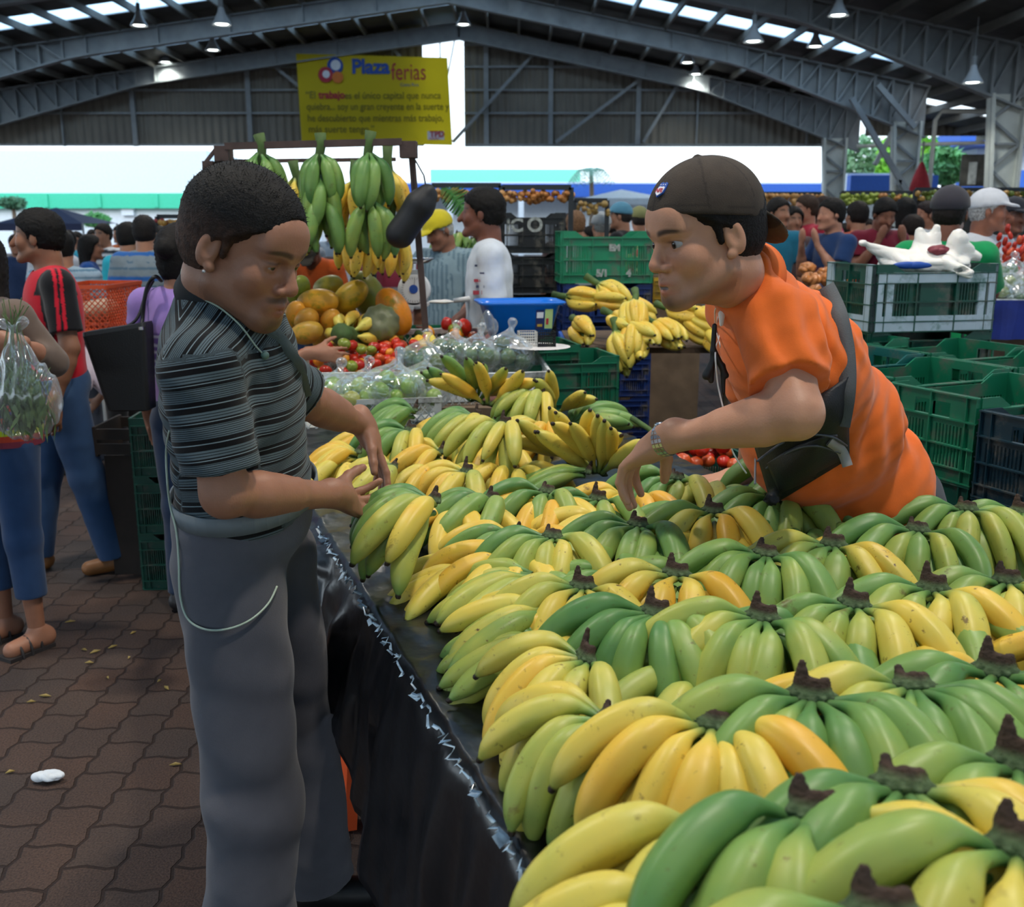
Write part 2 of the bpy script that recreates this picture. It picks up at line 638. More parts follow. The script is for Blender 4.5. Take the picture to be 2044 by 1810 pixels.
# purlins and the roof sheet with skylight strips
XL, XR = -27.0, 24.0
mb = MB()
x = -26.2
while x < 23.5:
    z = zr(x) - .14
    mb.box((x - .04, -36, z - .11), (x + .04, 42, z + .1))
    x += 1.15
struct(mb.build('trim_5', mat('purlin_steel', '#77736c', rough=.6, var=.1)))
sk = [(37.0, 38.2), (31.4, 32.8), (22.8, 24.2), (15.8, 17.2), (8.8, 10.2), (1.8, 3.2), (-5.2, -3.8), (-12.2, -10.8), (-19.2, -17.8), (-26.2, -24.8)]
ys = [-36.0]
for a, b in sorted(sk):
    ys += [a, b]
ys.append(42.0)
def slab(mb, x0, x1, y0, y1, t0=0.0, t1=.05):
    P = [(x0, y0), (x1, y0), (x1, y1), (x0, y1)]
    mb.add([(p[0], p[1], zr(p[0]) + t0) for p in P] + [(p[0], p[1], zr(p[0]) + t1) for p in P],
           [(0, 3, 2, 1), (4, 5, 6, 7), (0, 1, 5, 4), (1, 2, 6, 5), (2, 3, 7, 6), (3, 0, 4, 7)])
mb = MB()
for i in range(0, len(ys), 2):
    slab(mb, XL, -2, ys[i], ys[i + 1])
    slab(mb, -2, XR, ys[i], ys[i + 1])
struct(mb.build('ceiling', M_ROOF))
ms = bpy.data.materials.new('skylight_sheet')
ms.use_nodes = True
nt = ms.node_tree
nt.nodes.clear()
o_ = nt.nodes.new('ShaderNodeOutputMaterial')
mx = nt.nodes.new('ShaderNodeMixShader')
tr = nt.nodes.new('ShaderNodeBsdfTransparent')
tl = nt.nodes.new('ShaderNodeBsdfTranslucent')
tl.inputs[0].default_value = (.8, .9, 1, 1)
tr.inputs[0].default_value = (.85, .95, 1, 1)
mx.inputs[0].default_value = .35
nt.links.new(tr.outputs[0], mx.inputs[1])
nt.links.new(tl.outputs[0], mx.inputs[2])
nt.links.new(mx.outputs[0], o_.inputs[0])
for q, (a, b) in enumerate(sk):
    mb = MB()
    slab(mb, -21, -2.0, a, b, .01, .03)
    slab(mb, -2.0, 12.6, a, b, .01, .03)
    struct(mb.build('window_%d' % (q + 1), ms))

# hall lamps: bell reflectors on rods
M_LAMP = mat('lamp_bell', '#c8ccd0', rough=.35, var=.03)
M_BULB = mat('lamp_glow', (.93, 1, .95, 1), emit=9, var=0)
def lamp_proto():
    e = empty('hall_lamp')
    MB().lathe([(.05, .42), (.07, .4), (.09, .3), (.16, .16), (.25, .02), (.26, 0), (.24, 0), (.14, .15), (.05, .3)], 20).build('reflector', M_LAMP, e, True)
    MB().lathe([(.0, .02), (.14, .015), (.17, .04), (.12, .1), (.05, .14)], 16).build('bulb', M_BULB, e, True)
    MB().tube([(0, 0, .42), (0, 0, .62)], .06, 10).build('ballast', M_STEEL, e)
    MB().tube([(0, 0, .62), (0, 0, 1.5)], .012, 6).build('rod', M_STEEL, e)
    return e
LP = lamp_proto()
lamps = [(278, 52, 31, 'first hall lamp from the left, small bell high over the crowd'),
         (443, 50, 27, 'large bright bell hall lamp above the dark corrugated wall at left'),
         (425, 101, 35, 'flat glowing hall lamp just below the left rafter'),
         (925, 50, 36, 'hall lamp beside the bright slit under the roof ridge'),
         (1372, 126, 36, 'hall lamp glowing low before the dark wall right of the ridge'),
         (1504, 84, 26.3, 'bell hall lamp under the skylight strip, left of a pair'),
         (1627, 94, 31, 'bell hall lamp under the skylight strip, right of a pair'),
         (1673, 32, 25.8, 'hall lamp highest at the right, glowing over the skylight strip'),
         (1941, 166, 25.8, 'hall lamp hanging beside the nearest tapered column'),
         (330, 125, 40, 'tiny distant hall lamp under the left rafter'),
         (1389, 149, 40, 'tiny distant hall lamp before the dark wall'),
         (1768, 198, 40, 'tiny distant hall lamp left of the middle column')]
lamps += [(None, (x, y), 0, l) for x, y, l in ((-3.4, 3.6, 'hall lamp over the aisle left of the stall, above the frame'), (1.2, .6, 'added fill lamp straight over the near end of the banana table, above the frame'), (2.6, 5.0, 'hall lamp over the banana table, above the frame'),  # the one over the near end is an added fill, brightening bananas and vendor
          (-2.5, 12, 'hall lamp over the middle stalls, above the frame'), (6, 12, 'hall lamp over the right crowd, above the frame'),
          (-8, 15, 'hall lamp over the left crowd, above the frame'))]
kids = list(LP.children)
for i, (px, py, Y, lab) in enumerate(lamps):
    if px is None:
        p = Vector((py[0], py[1], 7.0))
    else:
        p = at(px, py, Y)
    o = LP if i == 0 else copy_tree(LP, kids)
    o.location = p
    o.scale = (1, 1, 1)
    tag(o, lab, 'lamp', 'bell lamps under the hall roof')
    ld = bpy.data.lights.new('bulb_light', 'SPOT')
    ld.energy = 620 if px is None else 160
    ld.color = (1.0, .90, .76) if px is None else (.95, 1, .93)
    ld.spot_size = 2.3
    ld.spot_blend = .6
    ld.shadow_soft_size = .18
    lo = bpy.data.objects.new('bulb_light', ld)
    COL.objects.link(lo)
    lo.location = p - Vector((0, 0, .03))
for k in kids:
    if k.name.startswith('rod'):
        pass

# ------------------------------------------------------------------ banner
YB = YW - .75
c = [at(591, 107, YB), at(893, 115, YB), at(903, 290, YB), at(602, 283, YB)]
mbn = bpy.data.materials.new('banner_cloth')
mbn.use_nodes = True
nt = mbn.node_tree
b = nt.nodes['Principled BSDF']
b.inputs['Base Color'].default_value = rgb('#f0da28')
b.inputs['Roughness'].default_value = .7
tl = nt.nodes.new('ShaderNodeBsdfTranslucent')
tl.inputs[0].default_value = rgb('#fff060')
mx = nt.nodes.new('ShaderNodeMixShader')
mx.inputs[0].default_value = .45
nt.links.new(b.outputs[0], mx.inputs[1])
nt.links.new(tl.outputs[0], mx.inputs[2])
nt.links.new(mx.outputs[0], nt.nodes['Material Output'].inputs[0])
ban = MB()
o_ = Vector((0, .01, 0))
ban.add([c[3], c[2], c[1], c[0], c[3] + o_, c[2] + o_, c[1] + o_, c[0] + o_], [(0, 1, 2, 3), (7, 6, 5, 4), (0, 4, 5, 1), (1, 5, 6, 2), (2, 6, 7, 3), (3, 7, 4, 0)])
ban = tag(ban.build('banner', mbn), 'large yellow printed banner hanging on the dark corrugated end wall', 'banner')
def text(s, px, py, size, m, bold=0, name='lettering', Y=YB - .03, parent=None, squeeze=1, rotz=0):
    cu = bpy.data.curves.new(name, 'FONT')
    cu.body = s
    cu.size = size
    cu.offset = bold
    cu.space_character = 1.0
    cu.materials.append(m)
    o = bpy.data.objects.new(name, cu)
    COL.objects.link(o)
    o.location = at(px, py, Y)
    o.rotation_euler = (PI / 2, 0, rotz)
    o.scale = (squeeze, 1, 1)
    bpy.context.view_layer.update()
    me = bpy.data.meshes.new_from_object(o)
    me.name = name
    M_ = o.matrix_world.copy()
    bpy.data.objects.remove(o, do_unlink=True)
    q = link(name, me, parent)
    q.matrix_local = M_
    return q
M_INK = mat('banner_ink', '#8a7c22', var=.05)
M_RED = mat('banner_red', '#b8283a', var=.05)
M_BLU = mat('banner_blue', '#1c4fa8', var=.05)
M_WHT = mat('banner_white', '#e8e8ee', var=.05)
M_ORG = mat('banner_orange', '#e07a2a', var=.05)
text('Plaza', 702, 146, .72, M_BLU, .025, parent=ban)
text('ferias', 781, 159, .86, M_RED, .0, parent=ban, squeeze=.72)
text('Costa Rica', 799, 172, .16, M_BLU, .0, parent=ban)
text('\u201cEl', 610, 196, .36, M_INK, .004, parent=ban, squeeze=.95)
text('trabajo', 636, 196, .37, M_RED, .012, parent=ban, squeeze=.95)
text('es el \u00fanico capital que nunca', 688, 197, .36, M_INK, .004, parent=ban, squeeze=.88)
text('quiebra... soy un gran creyente en la suerte y', 612, 219, .36, M_INK, .004, parent=ban, squeeze=.83)
text('he descubierto que mientras m\u00e1s trabajo,', 614, 242, .36, M_INK, .004, parent=ban, squeeze=.86)
text('m\u00e1s suerte tengo.\u201d', 616, 264, .36, M_INK, .004, parent=ban, squeeze=.92)
def disc(px, py, r, m, name, parent, Y=YB - .03, n=28, inner=0):
    p = at(px, py, Y)
    mb = MB()
    mb.lathe([(max(inner, .001), 0), (r, 0), (r, .01), (max(inner, .001), .01)], n, Matrix.Translation(p) @ Matrix.Rotation(PI / 2, 4, 'X'))
    return mb.build(name, m, parent)
disc(669, 131, .30, M_BLU, 'logo_disc', ban)
disc(670, 130, .19, M_WHT, 'logo_disc', ban, YB - .05)
disc(650, 149, .28, M_RED, 'logo_disc', ban, YB - .045)
disc(651, 148, .14, M_WHT, 'logo_disc', ban, YB - .06)
disc(674, 154, .21, M_ORG, 'logo_disc', ban, YB - .055)
mb = MB()
p = at(870, 268, YB - .03)
mb.box((p.x - .32, p.y, p.z - .2), (p.x + .32, p.y + .02, p.z + .12))
mb.build('printed_badge', M_WHT, ban)
text('TPD', 858, 273, .3, M_RED, .01, parent=ban, Y=YB - .09)
text('FERIAS', 856, 279, .13, M_RED, .0, parent=ban, Y=YB - .09)

# ------------------------------------------------------------------ outside
M_GRN = mat('mint_fascia', '#3fc9a0', rough=.6, var=.05)
M_WHTW = mat('white_wall', '#dfe6ec', rough=.8, var=.04)
M_BLF = mat('blue_fascia', '#2e62c0', rough=.6, var=.06)
def building(lab, parts, cat='building'):
    e = empty('building', (parts[0][2][0], parts[0][2][1], 0), 0, lab, cat)
    for nm, m, lo, hi in parts:
        o = MB().box(lo, hi).build(nm, m)
        inv_parent_later.append((o, e))
    return e
inv_parent_later = []
def zz(py, Y): return at(0, py, Y).z
def xx(px, Y): return at(px, 400, Y).x
Y = 62
e = building('white warehouse with a mint green fascia band outside at left', [
    ('wall', M_WHTW, (xx(-150, Y), Y, 0), (xx(418, Y), Y + 9, zz(300, Y))),
    ('fascia', M_GRN, (xx(-150, Y), Y - .5, zz(416, Y)), (xx(418, Y), Y, zz(386, Y)))])
for px in (0, 100, 205, 318, 400):
    o = MB().box((xx(px, Y) - .12, Y - .6, zz(414, Y)), (xx(px, Y) + .12, Y - .5, zz(388, Y))).build('rib', M_GRN)
    inv_parent_later.append((o, e))
o = MB().box((xx(244, Y), Y - .3, zz(430, Y)), (xx(268, Y), Y, zz(407, Y))).build('wall_box', M_WHTW)
inv_parent_later.append((o, e))
Y = 75
building('pale mint green building beyond the blue canopy, left of the palm', [
    ('wall', mat('mint_wall', '#7fe0c0', var=.04), (xx(860, Y), Y, 0), (xx(1158, Y), Y + 8, zz(338, Y)))])
Y = 58
e = building('long low building with a bright blue fascia behind the onion stalls', [
    ('fascia', M_BLF, (xx(592, Y), Y - 1, zz(394, Y)), (xx(1632, Y), Y - .6, zz(368, Y))),
    ('roof', M_WHTW, (xx(592, Y), Y - .6, zz(376, Y)), (xx(1632, Y), Y + 9, zz(364, Y))),
    ('wall', M_WHTW, (xx(592, Y), Y + 1, 0), (xx(1632, Y), Y + 8, zz(390, Y)))])
for px in (640, 760, 900, 1040, 1180, 1330, 1480, 1600):
    o = MB().box((xx(px, Y) - .15, Y - .9, 0), (xx(px, Y) + .15, Y - .65, zz(390, Y))).build('post', M_WHTW)
    inv_parent_later.append((o, e))
Y = 44
building('blue and white low building between the two far tapered columns', [
    ('fascia', M_BLF, (xx(1680, Y), Y - 1, zz(386, Y)), (xx(1850, Y), Y - .5, zz(352, Y))),
    ('wall', M_WHTW, (xx(1680, Y), Y - .5, 0), (xx(1850, Y), Y + .6, zz(347, Y)))])
Y = 52
building('blue roofed building outside at the far right', [
    ('roof', M_BLF, (xx(1872, Y), Y - 2, zz(296, Y)), (xx(2100, Y), Y + 5, zz(270, Y))),
    ('wall', M_WHTW, (xx(1940, Y), Y, 0), (xx(2100, Y), Y + 4, zz(296, Y))),
    ('fascia', M_BLF, (xx(1862, Y), Y - 3, zz(378, Y)), (xx(2100, Y), Y - 2.5, zz(346, Y)))])
for o, e in inv_parent_later:
    o.data.transform(Matrix.Translation(-e.location))
    o.parent = e

# foliage
def foliage(name, c, r, n, size, m, seed, shape='ball'):
    rnd = random.Random(seed)
    mb = MB()
    for i in range(n):
        while True:
            p = Vector((rnd.uniform(-1, 1), rnd.uniform(-1, 1), rnd.uniform(-1, 1)))
            if .35 < p.length < 1: break
        if shape == 'column':
            p = Vector((p.x, p.y, rnd.uniform(-1, 1)))
        q = Vector((p.x * r[0], p.y * r[1], p.z * r[2]))
        a, b_ = Vector((rnd.gauss(0, 1), rnd.gauss(0, 1), rnd.gauss(0, 1))).normalized(), Vector((rnd.gauss(0, 1), rnd.gauss(0, 1), rnd.gauss(0, 1)))
        b_ = (b_ - a * a.dot(b_)).normalized()
        s = size * rnd.uniform(.6, 1.3)
        mb.add([q - a * s, q + b_ * s * .45, q + a * s, q - b_ * s * .45], [(0, 1, 2, 3)])
    return mb
def tree(px, py, pyb, Y, rx, rz, col, lab, seed, shape='ball', nm='leafy_tree'):
    c = at(px, py, Y)
    e = empty(nm, (c.x, c.y, 0), 0, lab, 'tree')
    f = foliage('crown', c, (rx, rx * .8, rz), 900, .22, None, seed, shape)
    o = f.build('crown', mat('leaf_' + col, col, var=.35, scale=2, sub=.2), e)
    o.location = (0, 0, c.z)
    MB().tube([(0, 0, 0), (.05, 0, c.z * .6), (0, 0, c.z)], [.2, .15, .08], 8).build('trunk', mat('bark', '#5b4a38'), e, True)
    return e
tree(1715, 325, 0, 50, 1.4, 1.3, '#7fa87c', 'dark green tree just right of the farthest column', 1)
tree(1776, 334, 0, 47, .65, 1.2, '#8fd04a', 'bright green clipped columnar tree left of the middle column', 2, 'column', 'clipped_tree')
tree(1836, 338, 0, 47, .7, 1.4, '#8fd04a', 'bright green clipped columnar tree right of the middle column', 3, 'column', 'clipped_tree')
tree(1886, 330, 0, 44, .9, .8, '#6fae6c', 'small round green tree beside the poster at right', 4)
tree(192, 440, 0, 56, .7, .35, '#5fa060', 'thin small tree before the white warehouse wall at left', 5)
tree(25, 405, 0, 58, .7, .25, '#4f7a5c', 'bushy green tree top over the left edge of the crowd', 6)
c0 = at(1180, 340, 54)
e = empty('palm_tree', (c0.x, c0.y, 0), 0, 'palm tree outside right of the mint building', 'palm tree')
mb = MB()
rnd = random.Random(5)
for i in range(16):
    a = 2 * PI * i / 16
    pts = [Vector((math.cos(a) * t * 1.1, math.sin(a) * t * 1.1, .75 * t - 1.15 * t * t + rnd.uniform(-.05, .05))) for t in (0, .3, .6, .9, 1.15)]
    for j in range(4):
        d = (pts[j + 1] - pts[j]).normalized()
        sd_ = d.cross(Vector((0, 0, 1))).normalized()
        for q in range(3):
            b0 = pts[j].lerp(pts[j + 1], q / 3)
            for s in (-1, 1):
                tip = b0 + d * .18 + sd_ * s * .3 - Vector((0, 0, .12))
                mb.add([b0, b0 + d * .08, tip], [(0, 1, 2)])
o = mb.build('fronds', mat('leaf_palm', '#6f9a86', var=.2), e)
o.location = (0, 0, c0.z)
MB().tube([(0, 0, 0), (.1, 0, c0.z * .5), (0, 0, c0.z)], [.2, .14, .1], 8).build('trunk', mat('bark', '#5b4a38'), e, True)

# market tents outside
def tent(px, pyt, pyb, Y, w, col, lab):
    p = at(px, pyt, Y)
    zb = zz(pyb, Y)
    e = empty('market_tent', (p.x, p.y, 0), 0, lab, 'tent')
    h = p.z
    mb = MB().add([(0, 0, h), (-w, -w, zb), (w, -w, zb), (w, w, zb), (-w, w, zb)], [(0, 1, 2), (0, 2, 3), (0, 3, 4), (0, 4, 1)])
    mb.add([(-w, -w, zb), (w, -w, zb), (w, -w, zb - .2), (-w, -w, zb - .2)], [(0, 1, 2, 3)])
    mb.build('canopy', mat('canvas_' + col, col, var=.05), e)
    for sx in (-1, 1):
        for sy in (-1, 1):
            MB().tube([(sx * w, sy * w, 0), (sx * w, sy * w, zb)], .03, 6).build('pole', M_STEEL, e)
tent(1240, 378, 398, 36, 1.45, '#e6eef5', 'white peaked tent outside, left of the vendor cap')
tent(1500, 372, 412, 34, .95, '#e58aa0', 'pink market tent right behind the vendor cap')
tent(112, 414, 446, 30, 1.25, '#2c3357', 'dark blue market tent over the left crowd')
# ================================================================== BANANAS
def banana_mat():
    m = bpy.data.materials.new('banana_skin')
    m.use_nodes = True
    b = m.node_tree.nodes['Principled BSDF']
    b.inputs['Roughness'].default_value = .42
    b.inputs['Specular IOR Level'].default_value = .42
    b.inputs['Subsurface Weight'].default_value = .06
    b.inputs['Subsurface Radius'].default_value = (.01, .008, .002)
    oi = nd(m, 'ShaderNodeObjectInfo')
    sc = nd(m, 'ShaderNodeSeparateColor')
    lk(m, oi.outputs['Color'], sc.inputs[0])
    tc = nd(m, 'ShaderNodeTexCoord')
    ad = nd(m, 'ShaderNodeVectorMath', operation='ADD')
    lk(m, tc.outputs['Object'], ad.inputs[0])
    rv = nd(m, 'ShaderNodeMath', operation='MULTIPLY')
    rv.inputs[1].default_value = 37.0
    lk(m, oi.outputs['Random'], rv.inputs[0])
    lk(m, rv.outputs[0], ad.inputs[1])
    nz = nd(m, 'ShaderNodeTexNoise', Scale=11.0, Detail=3.0)
    lk(m, ad.outputs[0], nz.inputs['Vector'])
    at_ = nd(m, 'ShaderNodeAttribute', attribute_name='t')
    # ripeness = base + noise, greener at both ends
    def M2(op, a, c):
        n = nd(m, 'ShaderNodeMath', operation=op)
        for i, v in enumerate((a, c)):
            if isinstance(v, (int, float)): n.inputs[i].default_value = v
            else: lk(m, v, n.inputs[i])
        return n.outputs[0]
    ends = M2('MULTIPLY', M2('POWER', M2('ABSOLUTE', M2('MULTIPLY', M2('SUBTRACT', at_.outputs['Fac'], .55), 2.0), 0), 4.0), -.42)
    noi = M2('MULTIPLY', M2('SUBTRACT', nz.outputs['Fac'], .5), .55)
    rip = M2('ADD', M2('ADD', sc.outputs[0], noi), ends)
    cr = nd(m, 'ShaderNodeValToRGB')
    e = cr.color_ramp.elements
    e[0].position = 0
    e[0].color = rgb('#568446')
    e[1].position = 1.0
    e[1].color = rgb('#e2ae3a')
    for p, c in ((.25, '#7c9e50'), (.45, '#a5ae50'), (.62, '#cfc258'), (.8, '#dfc350')):
        q = e.new(p)
        q.color = rgb(c)
    lk(m, rip, cr.inputs[0])
    # long streaks along the ridges
    st = nd(m, 'ShaderNodeAttribute', attribute_name='ridge')
    mixr = nd(m, 'ShaderNodeMix', data_type='RGBA', blend_type='MULTIPLY')
    mixr.inputs[7].default_value = (.8, .82, .6, 1)
    lk(m, M2('MULTIPLY', st.outputs['Fac'], .35), mixr.inputs[0])
    lk(m, cr.outputs[0], mixr.inputs[6])
    # brown freckles and bruises
    n2 = nd(m, 'ShaderNodeTexNoise', Scale=75.0, Detail=4.0, Roughness=.6)
    lk(m, ad.outputs[0], n2.inputs['Vector'])
    n3 = nd(m, 'ShaderNodeTexNoise', Scale=19.0, Detail=5.0, Roughness=.7)
    lk(m, ad.outputs[0], n3.inputs['Vector'])
    f1 = M2('GREATER_THAN', n2.outputs['Fac'], .70)
    s1 = nd(m, 'ShaderNodeMapRange')
    s1.inputs['From Min'].default_value = .635
    s1.inputs['From Max'].default_value = .72
    lk(m, n2.outputs['Fac'], s1.inputs[0])
    s2 = nd(m, 'ShaderNodeMapRange')
    s2.inputs['From Min'].default_value = .63
    s2.inputs['From Max'].default_value = .74
    lk(m, n3.outputs['Fac'], s2.inputs[0])
    fr = M2('MULTIPLY', M2('MAXIMUM', s1.outputs[0], s2.outputs[0]), M2('ADD', .35, sc.outputs[2]))
    mb_ = nd(m, 'ShaderNodeMix', data_type='RGBA')
    cl = nd(m, 'ShaderNodeClamp')
    lk(m, fr, cl.inputs[0])
    lk(m, cl.outputs[0], mb_.inputs[0])
    lk(m, mixr.outputs[2], mb_.inputs[6])
    mb_.inputs[7].default_value = rgb('#5c3c1c')
    # dark tip
    tp = nd(m, 'ShaderNodeMapRange')
    tp.inputs['From Min'].default_value = .955
    tp.inputs['From Max'].default_value = .972
    lk(m, at_.outputs['Fac'], tp.inputs[0])
    mt = nd(m, 'ShaderNodeMix', data_type='RGBA')
    lk(m, tp.outputs[0], mt.inputs[0])
    lk(m, mb_.outputs[2], mt.inputs[6])
    mt.inputs[7].default_value = rgb('#2c211a')
    # neck pale/dark green where it joins the crown
    tn = nd(m, 'ShaderNodeMapRange')
    tn.inputs['From Min'].default_value = .12
    tn.inputs['From Max'].default_value = .0
    lk(m, at_.outputs['Fac'], tn.inputs[0])
    mn = nd(m, 'ShaderNodeMix', data_type='RGBA')
    lk(m, M2('MULTIPLY', tn.outputs[0], .8), mn.inputs[0])
    lk(m, mt.outputs[2], mn.inputs[6])
    mn.inputs[7].default_value = rgb('#4d6a3a')
    lk(m, mn.outputs[2], b.inputs['Base Color'])
    bp = nd(m, 'ShaderNodeBump', Strength=.15, Distance=.002)
    lk(m, n3.outputs['Fac'], bp.inputs['Height'])
    lk(m, bp.outputs[0], b.inputs['Normal'])
    return m
M_BAN = banana_mat()
M_CROWN = mat('banana_crown', '#3a2c22', rough=.85, var=.5, scale=45, bump=.6, bscale=120, attr='Col')

PROF0 = [(0, .27), (.05, .25), (.10, .28), (.15, .38), (.205, .60), (.27, .84), (.35, .97), (.47, 1.02), (.6, 1.0), (.72, .94), (.80, .83), (.87, .66), (.92, .46), (.950, .31), (.957, .25), (.985, .24), (1, .16)]
PROF = []
for _i in range(len(PROF0) - 1):
    _a, _b = PROF0[_i], PROF0[_i + 1]
    _p, _q = PROF0[max(_i - 1, 0)], PROF0[min(_i + 2, len(PROF0) - 1)]
    for _t in ((0, .33, .66) if 1 < _i < 12 else (0,)):
        _m0, _m1 = (_b[1] - _p[1]) / (_b[0] - _p[0]) * (_b[0] - _a[0]), (_q[1] - _a[1]) / (_q[0] - _a[0]) * (_b[0] - _a[0])
        PROF.append((_a[0] + (_b[0] - _a[0]) * _t, (2 * _t ** 3 - 3 * _t ** 2 + 1) * _a[1] + (_t ** 3 - 2 * _t ** 2 + _t) * _m0 + (3 * _t ** 2 - 2 * _t ** 3) * _b[1] + (_t ** 3 - _t ** 2) * _m1))
PROF.append(PROF0[-1])
def banana_mesh(L=.2, R=.0215, e0=.35, bend=1.15, neckb=.55, side=0, n=20, prof=PROF):
    """a finger that starts at the crown (origin), leaves along +X with rise e0 and bends downwards"""
    pts, p, prev = [], Vector((0, 0, 0)), 0
    N = len(prof)
    V, F, T, RG = [], [], [], []
    def ang(t):
        a = e0 - bend * t
        a -= neckb * min(max((t - .08) / .22, 0), 1)
        return a
    for i, (t, r) in enumerate(prof):
        steps = 4
        for s in range(steps):
            tt = prev + (t - prev) * (s + .5) / steps
            dl = (t - prev) / steps * L
            a = ang(tt)
            p = p + Vector((math.cos(a), math.sin(side * tt), math.sin(a))) * dl
        prev = t
        a = ang(t)
        tz = Vector((-math.sin(a), 0, math.cos(a)))
        ty = Vector((0, 1, 0))
        for k in range(n):
            th = 2 * PI * k / n
            rid = math.cos(5 * th + .6)
            rr = R * r * (1 + .045 * rid * min(1, r * r))
            V.append(p + ty * math.cos(th) * rr + tz * math.sin(th) * rr)
            T.append(t)
            RG.append(max(0, rid) ** 3)
    for i in range(N - 1):
        for k in range(n):
            F.append((i * n + k, i * n + (k + 1) % n, (i + 1) * n + (k + 1) % n, (i + 1) * n + k))
    c = len(V)
    V.append(p)
    T.append(1)
    RG.append(0)
    for k in range(n):
        F.append(((N - 1) * n + k, (N - 1) * n + (k + 1) % n, c))
    me = bpy.data.meshes.new('banana')
    me.from_pydata(V, [], F)
    me.polygons.foreach_set('use_smooth', [True] * len(me.polygons))
    for nm, a in (('t', T), ('ridge', RG)):
        q = me.attributes.new(nm, 'FLOAT', 'POINT')
        q.data.foreach_set('value', a)
    me.materials.append(M_BAN)
    me.update()
    return me
BM = {'top': [banana_mesh(.205, .0215, .50, 1.15, .55, .15), banana_mesh(.215, .0225, .55, 1.35, .5, -.12), banana_mesh(.2, .021, .45, 1.05, .5, .05), banana_mesh(.21, .022, .42, 1.4, .45, -.2)],
      'low': [banana_mesh(.195, .0205, .15, .95, .5, .1), banana_mesh(.2, .021, .1, 1.1, .45, -.1)],
      'flat': [banana_mesh(.2, .021, .12, .55, .25, .12), banana_mesh(.21, .0205, .05, .65, .2, -.15)],
      'plant': [banana_mesh(.21, .0255, .1, .8, .35, .1), banana_mesh(.225, .026, .05, .95, .3, -.1)]}

def crown_mesh(seed, w=1.0, stub=.03):
    rnd = random.Random(seed)
    pr = []
    K = 7
    pts = []
    for i in range(K):
        a = math.radians(-80 + 160 * i / (K - 1)) * w
        pts.append(Vector((math.cos(a) * .014, math.sin(a) * .021, -.004 + rnd.uniform(-.002, .002))))
    for i in range(K - 1):
        pr.append(RC(pts[i], pts[i + 1], .0095, .0095, .006))
    for i in range(K):
        d = Vector((math.cos(math.radians(-80 + 160 * i / (K - 1))), math.sin(math.radians(-80 + 160 * i / (K - 1))), 0))
        pr.append(RC(pts[i], pts[i] + d * .012 + Vector((0, 0, -.002)), .007, .006, .004))
    hs_ = [rnd.uniform(.5, 1.0) for _ in range(K)]
    hs_[rnd.choice((0, 1))] = 1.5
    for i in range(K - 1):
        for q in (0, .5):
            b0 = pts[i].lerp(pts[i + 1], q)
            h_ = hs_[i] * (1 - q) + hs_[i + 1] * q
            pr.append(RC(b0, b0 + Vector((-.010 * h_, 0, stub * .75 * h_)), .0075, .0055, .006))
    V, F = blob(pr, .0028)
    V += np.array([[rnd.gauss(0, .0005) for _ in range(3)] for _ in range(len(V))])
    g = np.clip((V[:, 2] - .004) / .010, 0, 1)[:, None]
    c0, c1 = np.array(rgb('#4a5c3c')[:3]), np.array(rgb('#3c2b20')[:3])
    cols = c0 * (1 - g) + c1 * g
    o = mesh_np('crown', V, F, M_CROWN, None, cols)
    me = o.data
    bpy.data.objects.remove(o)
    return me
CM = [crown_mesh(1), crown_mesh(2, 1.0, .042), crown_mesh(3, .9, .022)]

BR = random.Random(77)
def bunch(px, py, z, head, lab, n1=6, n2=5, spread=68, rip=.4, rv=.25, pitch=0, roll=0, scale=1.0, kind='top', low='low', Y=None,
          lo=0, group='hands of bananas piled on the stall table', seed=None, spots=.35, pos=None, order=None, crown=True, up=0, cat='banana bunch', name='banana_bunch'):
    rnd = random.Random(seed if seed is not None else int(px * 7 + py * 13))
    p = Vector(pos) if pos is not None else (at(px, py, Y) if Y else atz(px, py, z))
    e = empty(name, p, 0, lab, cat, group)
    e.rotation_euler = Matrix.Rotation(math.radians(head), 3, 'Z').to_euler() if not (pitch or roll) else \
        (Matrix.Rotation(math.radians(head), 3, 'Z') @ Matrix.Rotation(math.radians(pitch), 3, 'Y') @ Matrix.Rotation(math.radians(roll), 3, 'X')).to_euler()
    e.scale = (scale * 1.13,) * 3
    if crown:
        c = link('crown', rnd.choice(CM), e)
        c.rotation_euler = (0, 0, rnd.uniform(-.2, .2))
        c.scale = (.58, .72, rnd.uniform(.55, .75))
        c.location = (0, 0, .010 if kind == 'top' else 0)
    for row, n, K in ((0, n1, kind), (1, n2, low)):
        for i in range(n):
            f = (i / (n - 1) if n > 1 else .5)
            az = (-spread + 2 * spread * f) * (1 if row == 0 else .88) + rnd.uniform(-4, 4)
            a = math.radians(az)
            o = link('banana', rnd.choice(BM[K]), e)
            tilt = rnd.uniform(-.06, .06) - .12 * abs(math.sin(a)) - up + (.50 * math.cos(a) ** 2 * min(1, max(0, (spread - 50) / 25)) if kind == 'top' and crown else 0)
            o.rotation_euler = (Matrix.Rotation(a, 3, 'Z') @ Matrix.Rotation(tilt, 3, 'Y') @ Matrix.Rotation(rnd.uniform(-.25, .25) - .25 * math.sin(a) * (1 if K == 'top' else .3), 3, 'X')).to_euler()
            o.location = (math.cos(a) * .014, math.sin(a) * .019, (.0 if row == 0 else -.016))
            s = rnd.uniform(.9, 1.06)
            o.scale = (s, s * rnd.uniform(.97, 1.1), s)
            if callable(rip): r0 = rip(az, row)
            elif hasattr(rip, '__len__'):
                ff = f * (len(rip) - 1)
                r0 = rip[int(round(ff))]
            else: r0 = rip
            if row: r0 = r0 - .04
            r = min(1.02, max(.02, r0 + rnd.uniform(-rv, rv) * .5))
            o.color = (r, rnd.random(), spots * rnd.uniform(.3, 1.6) * (.35 + .65 * r), 1)
    return e

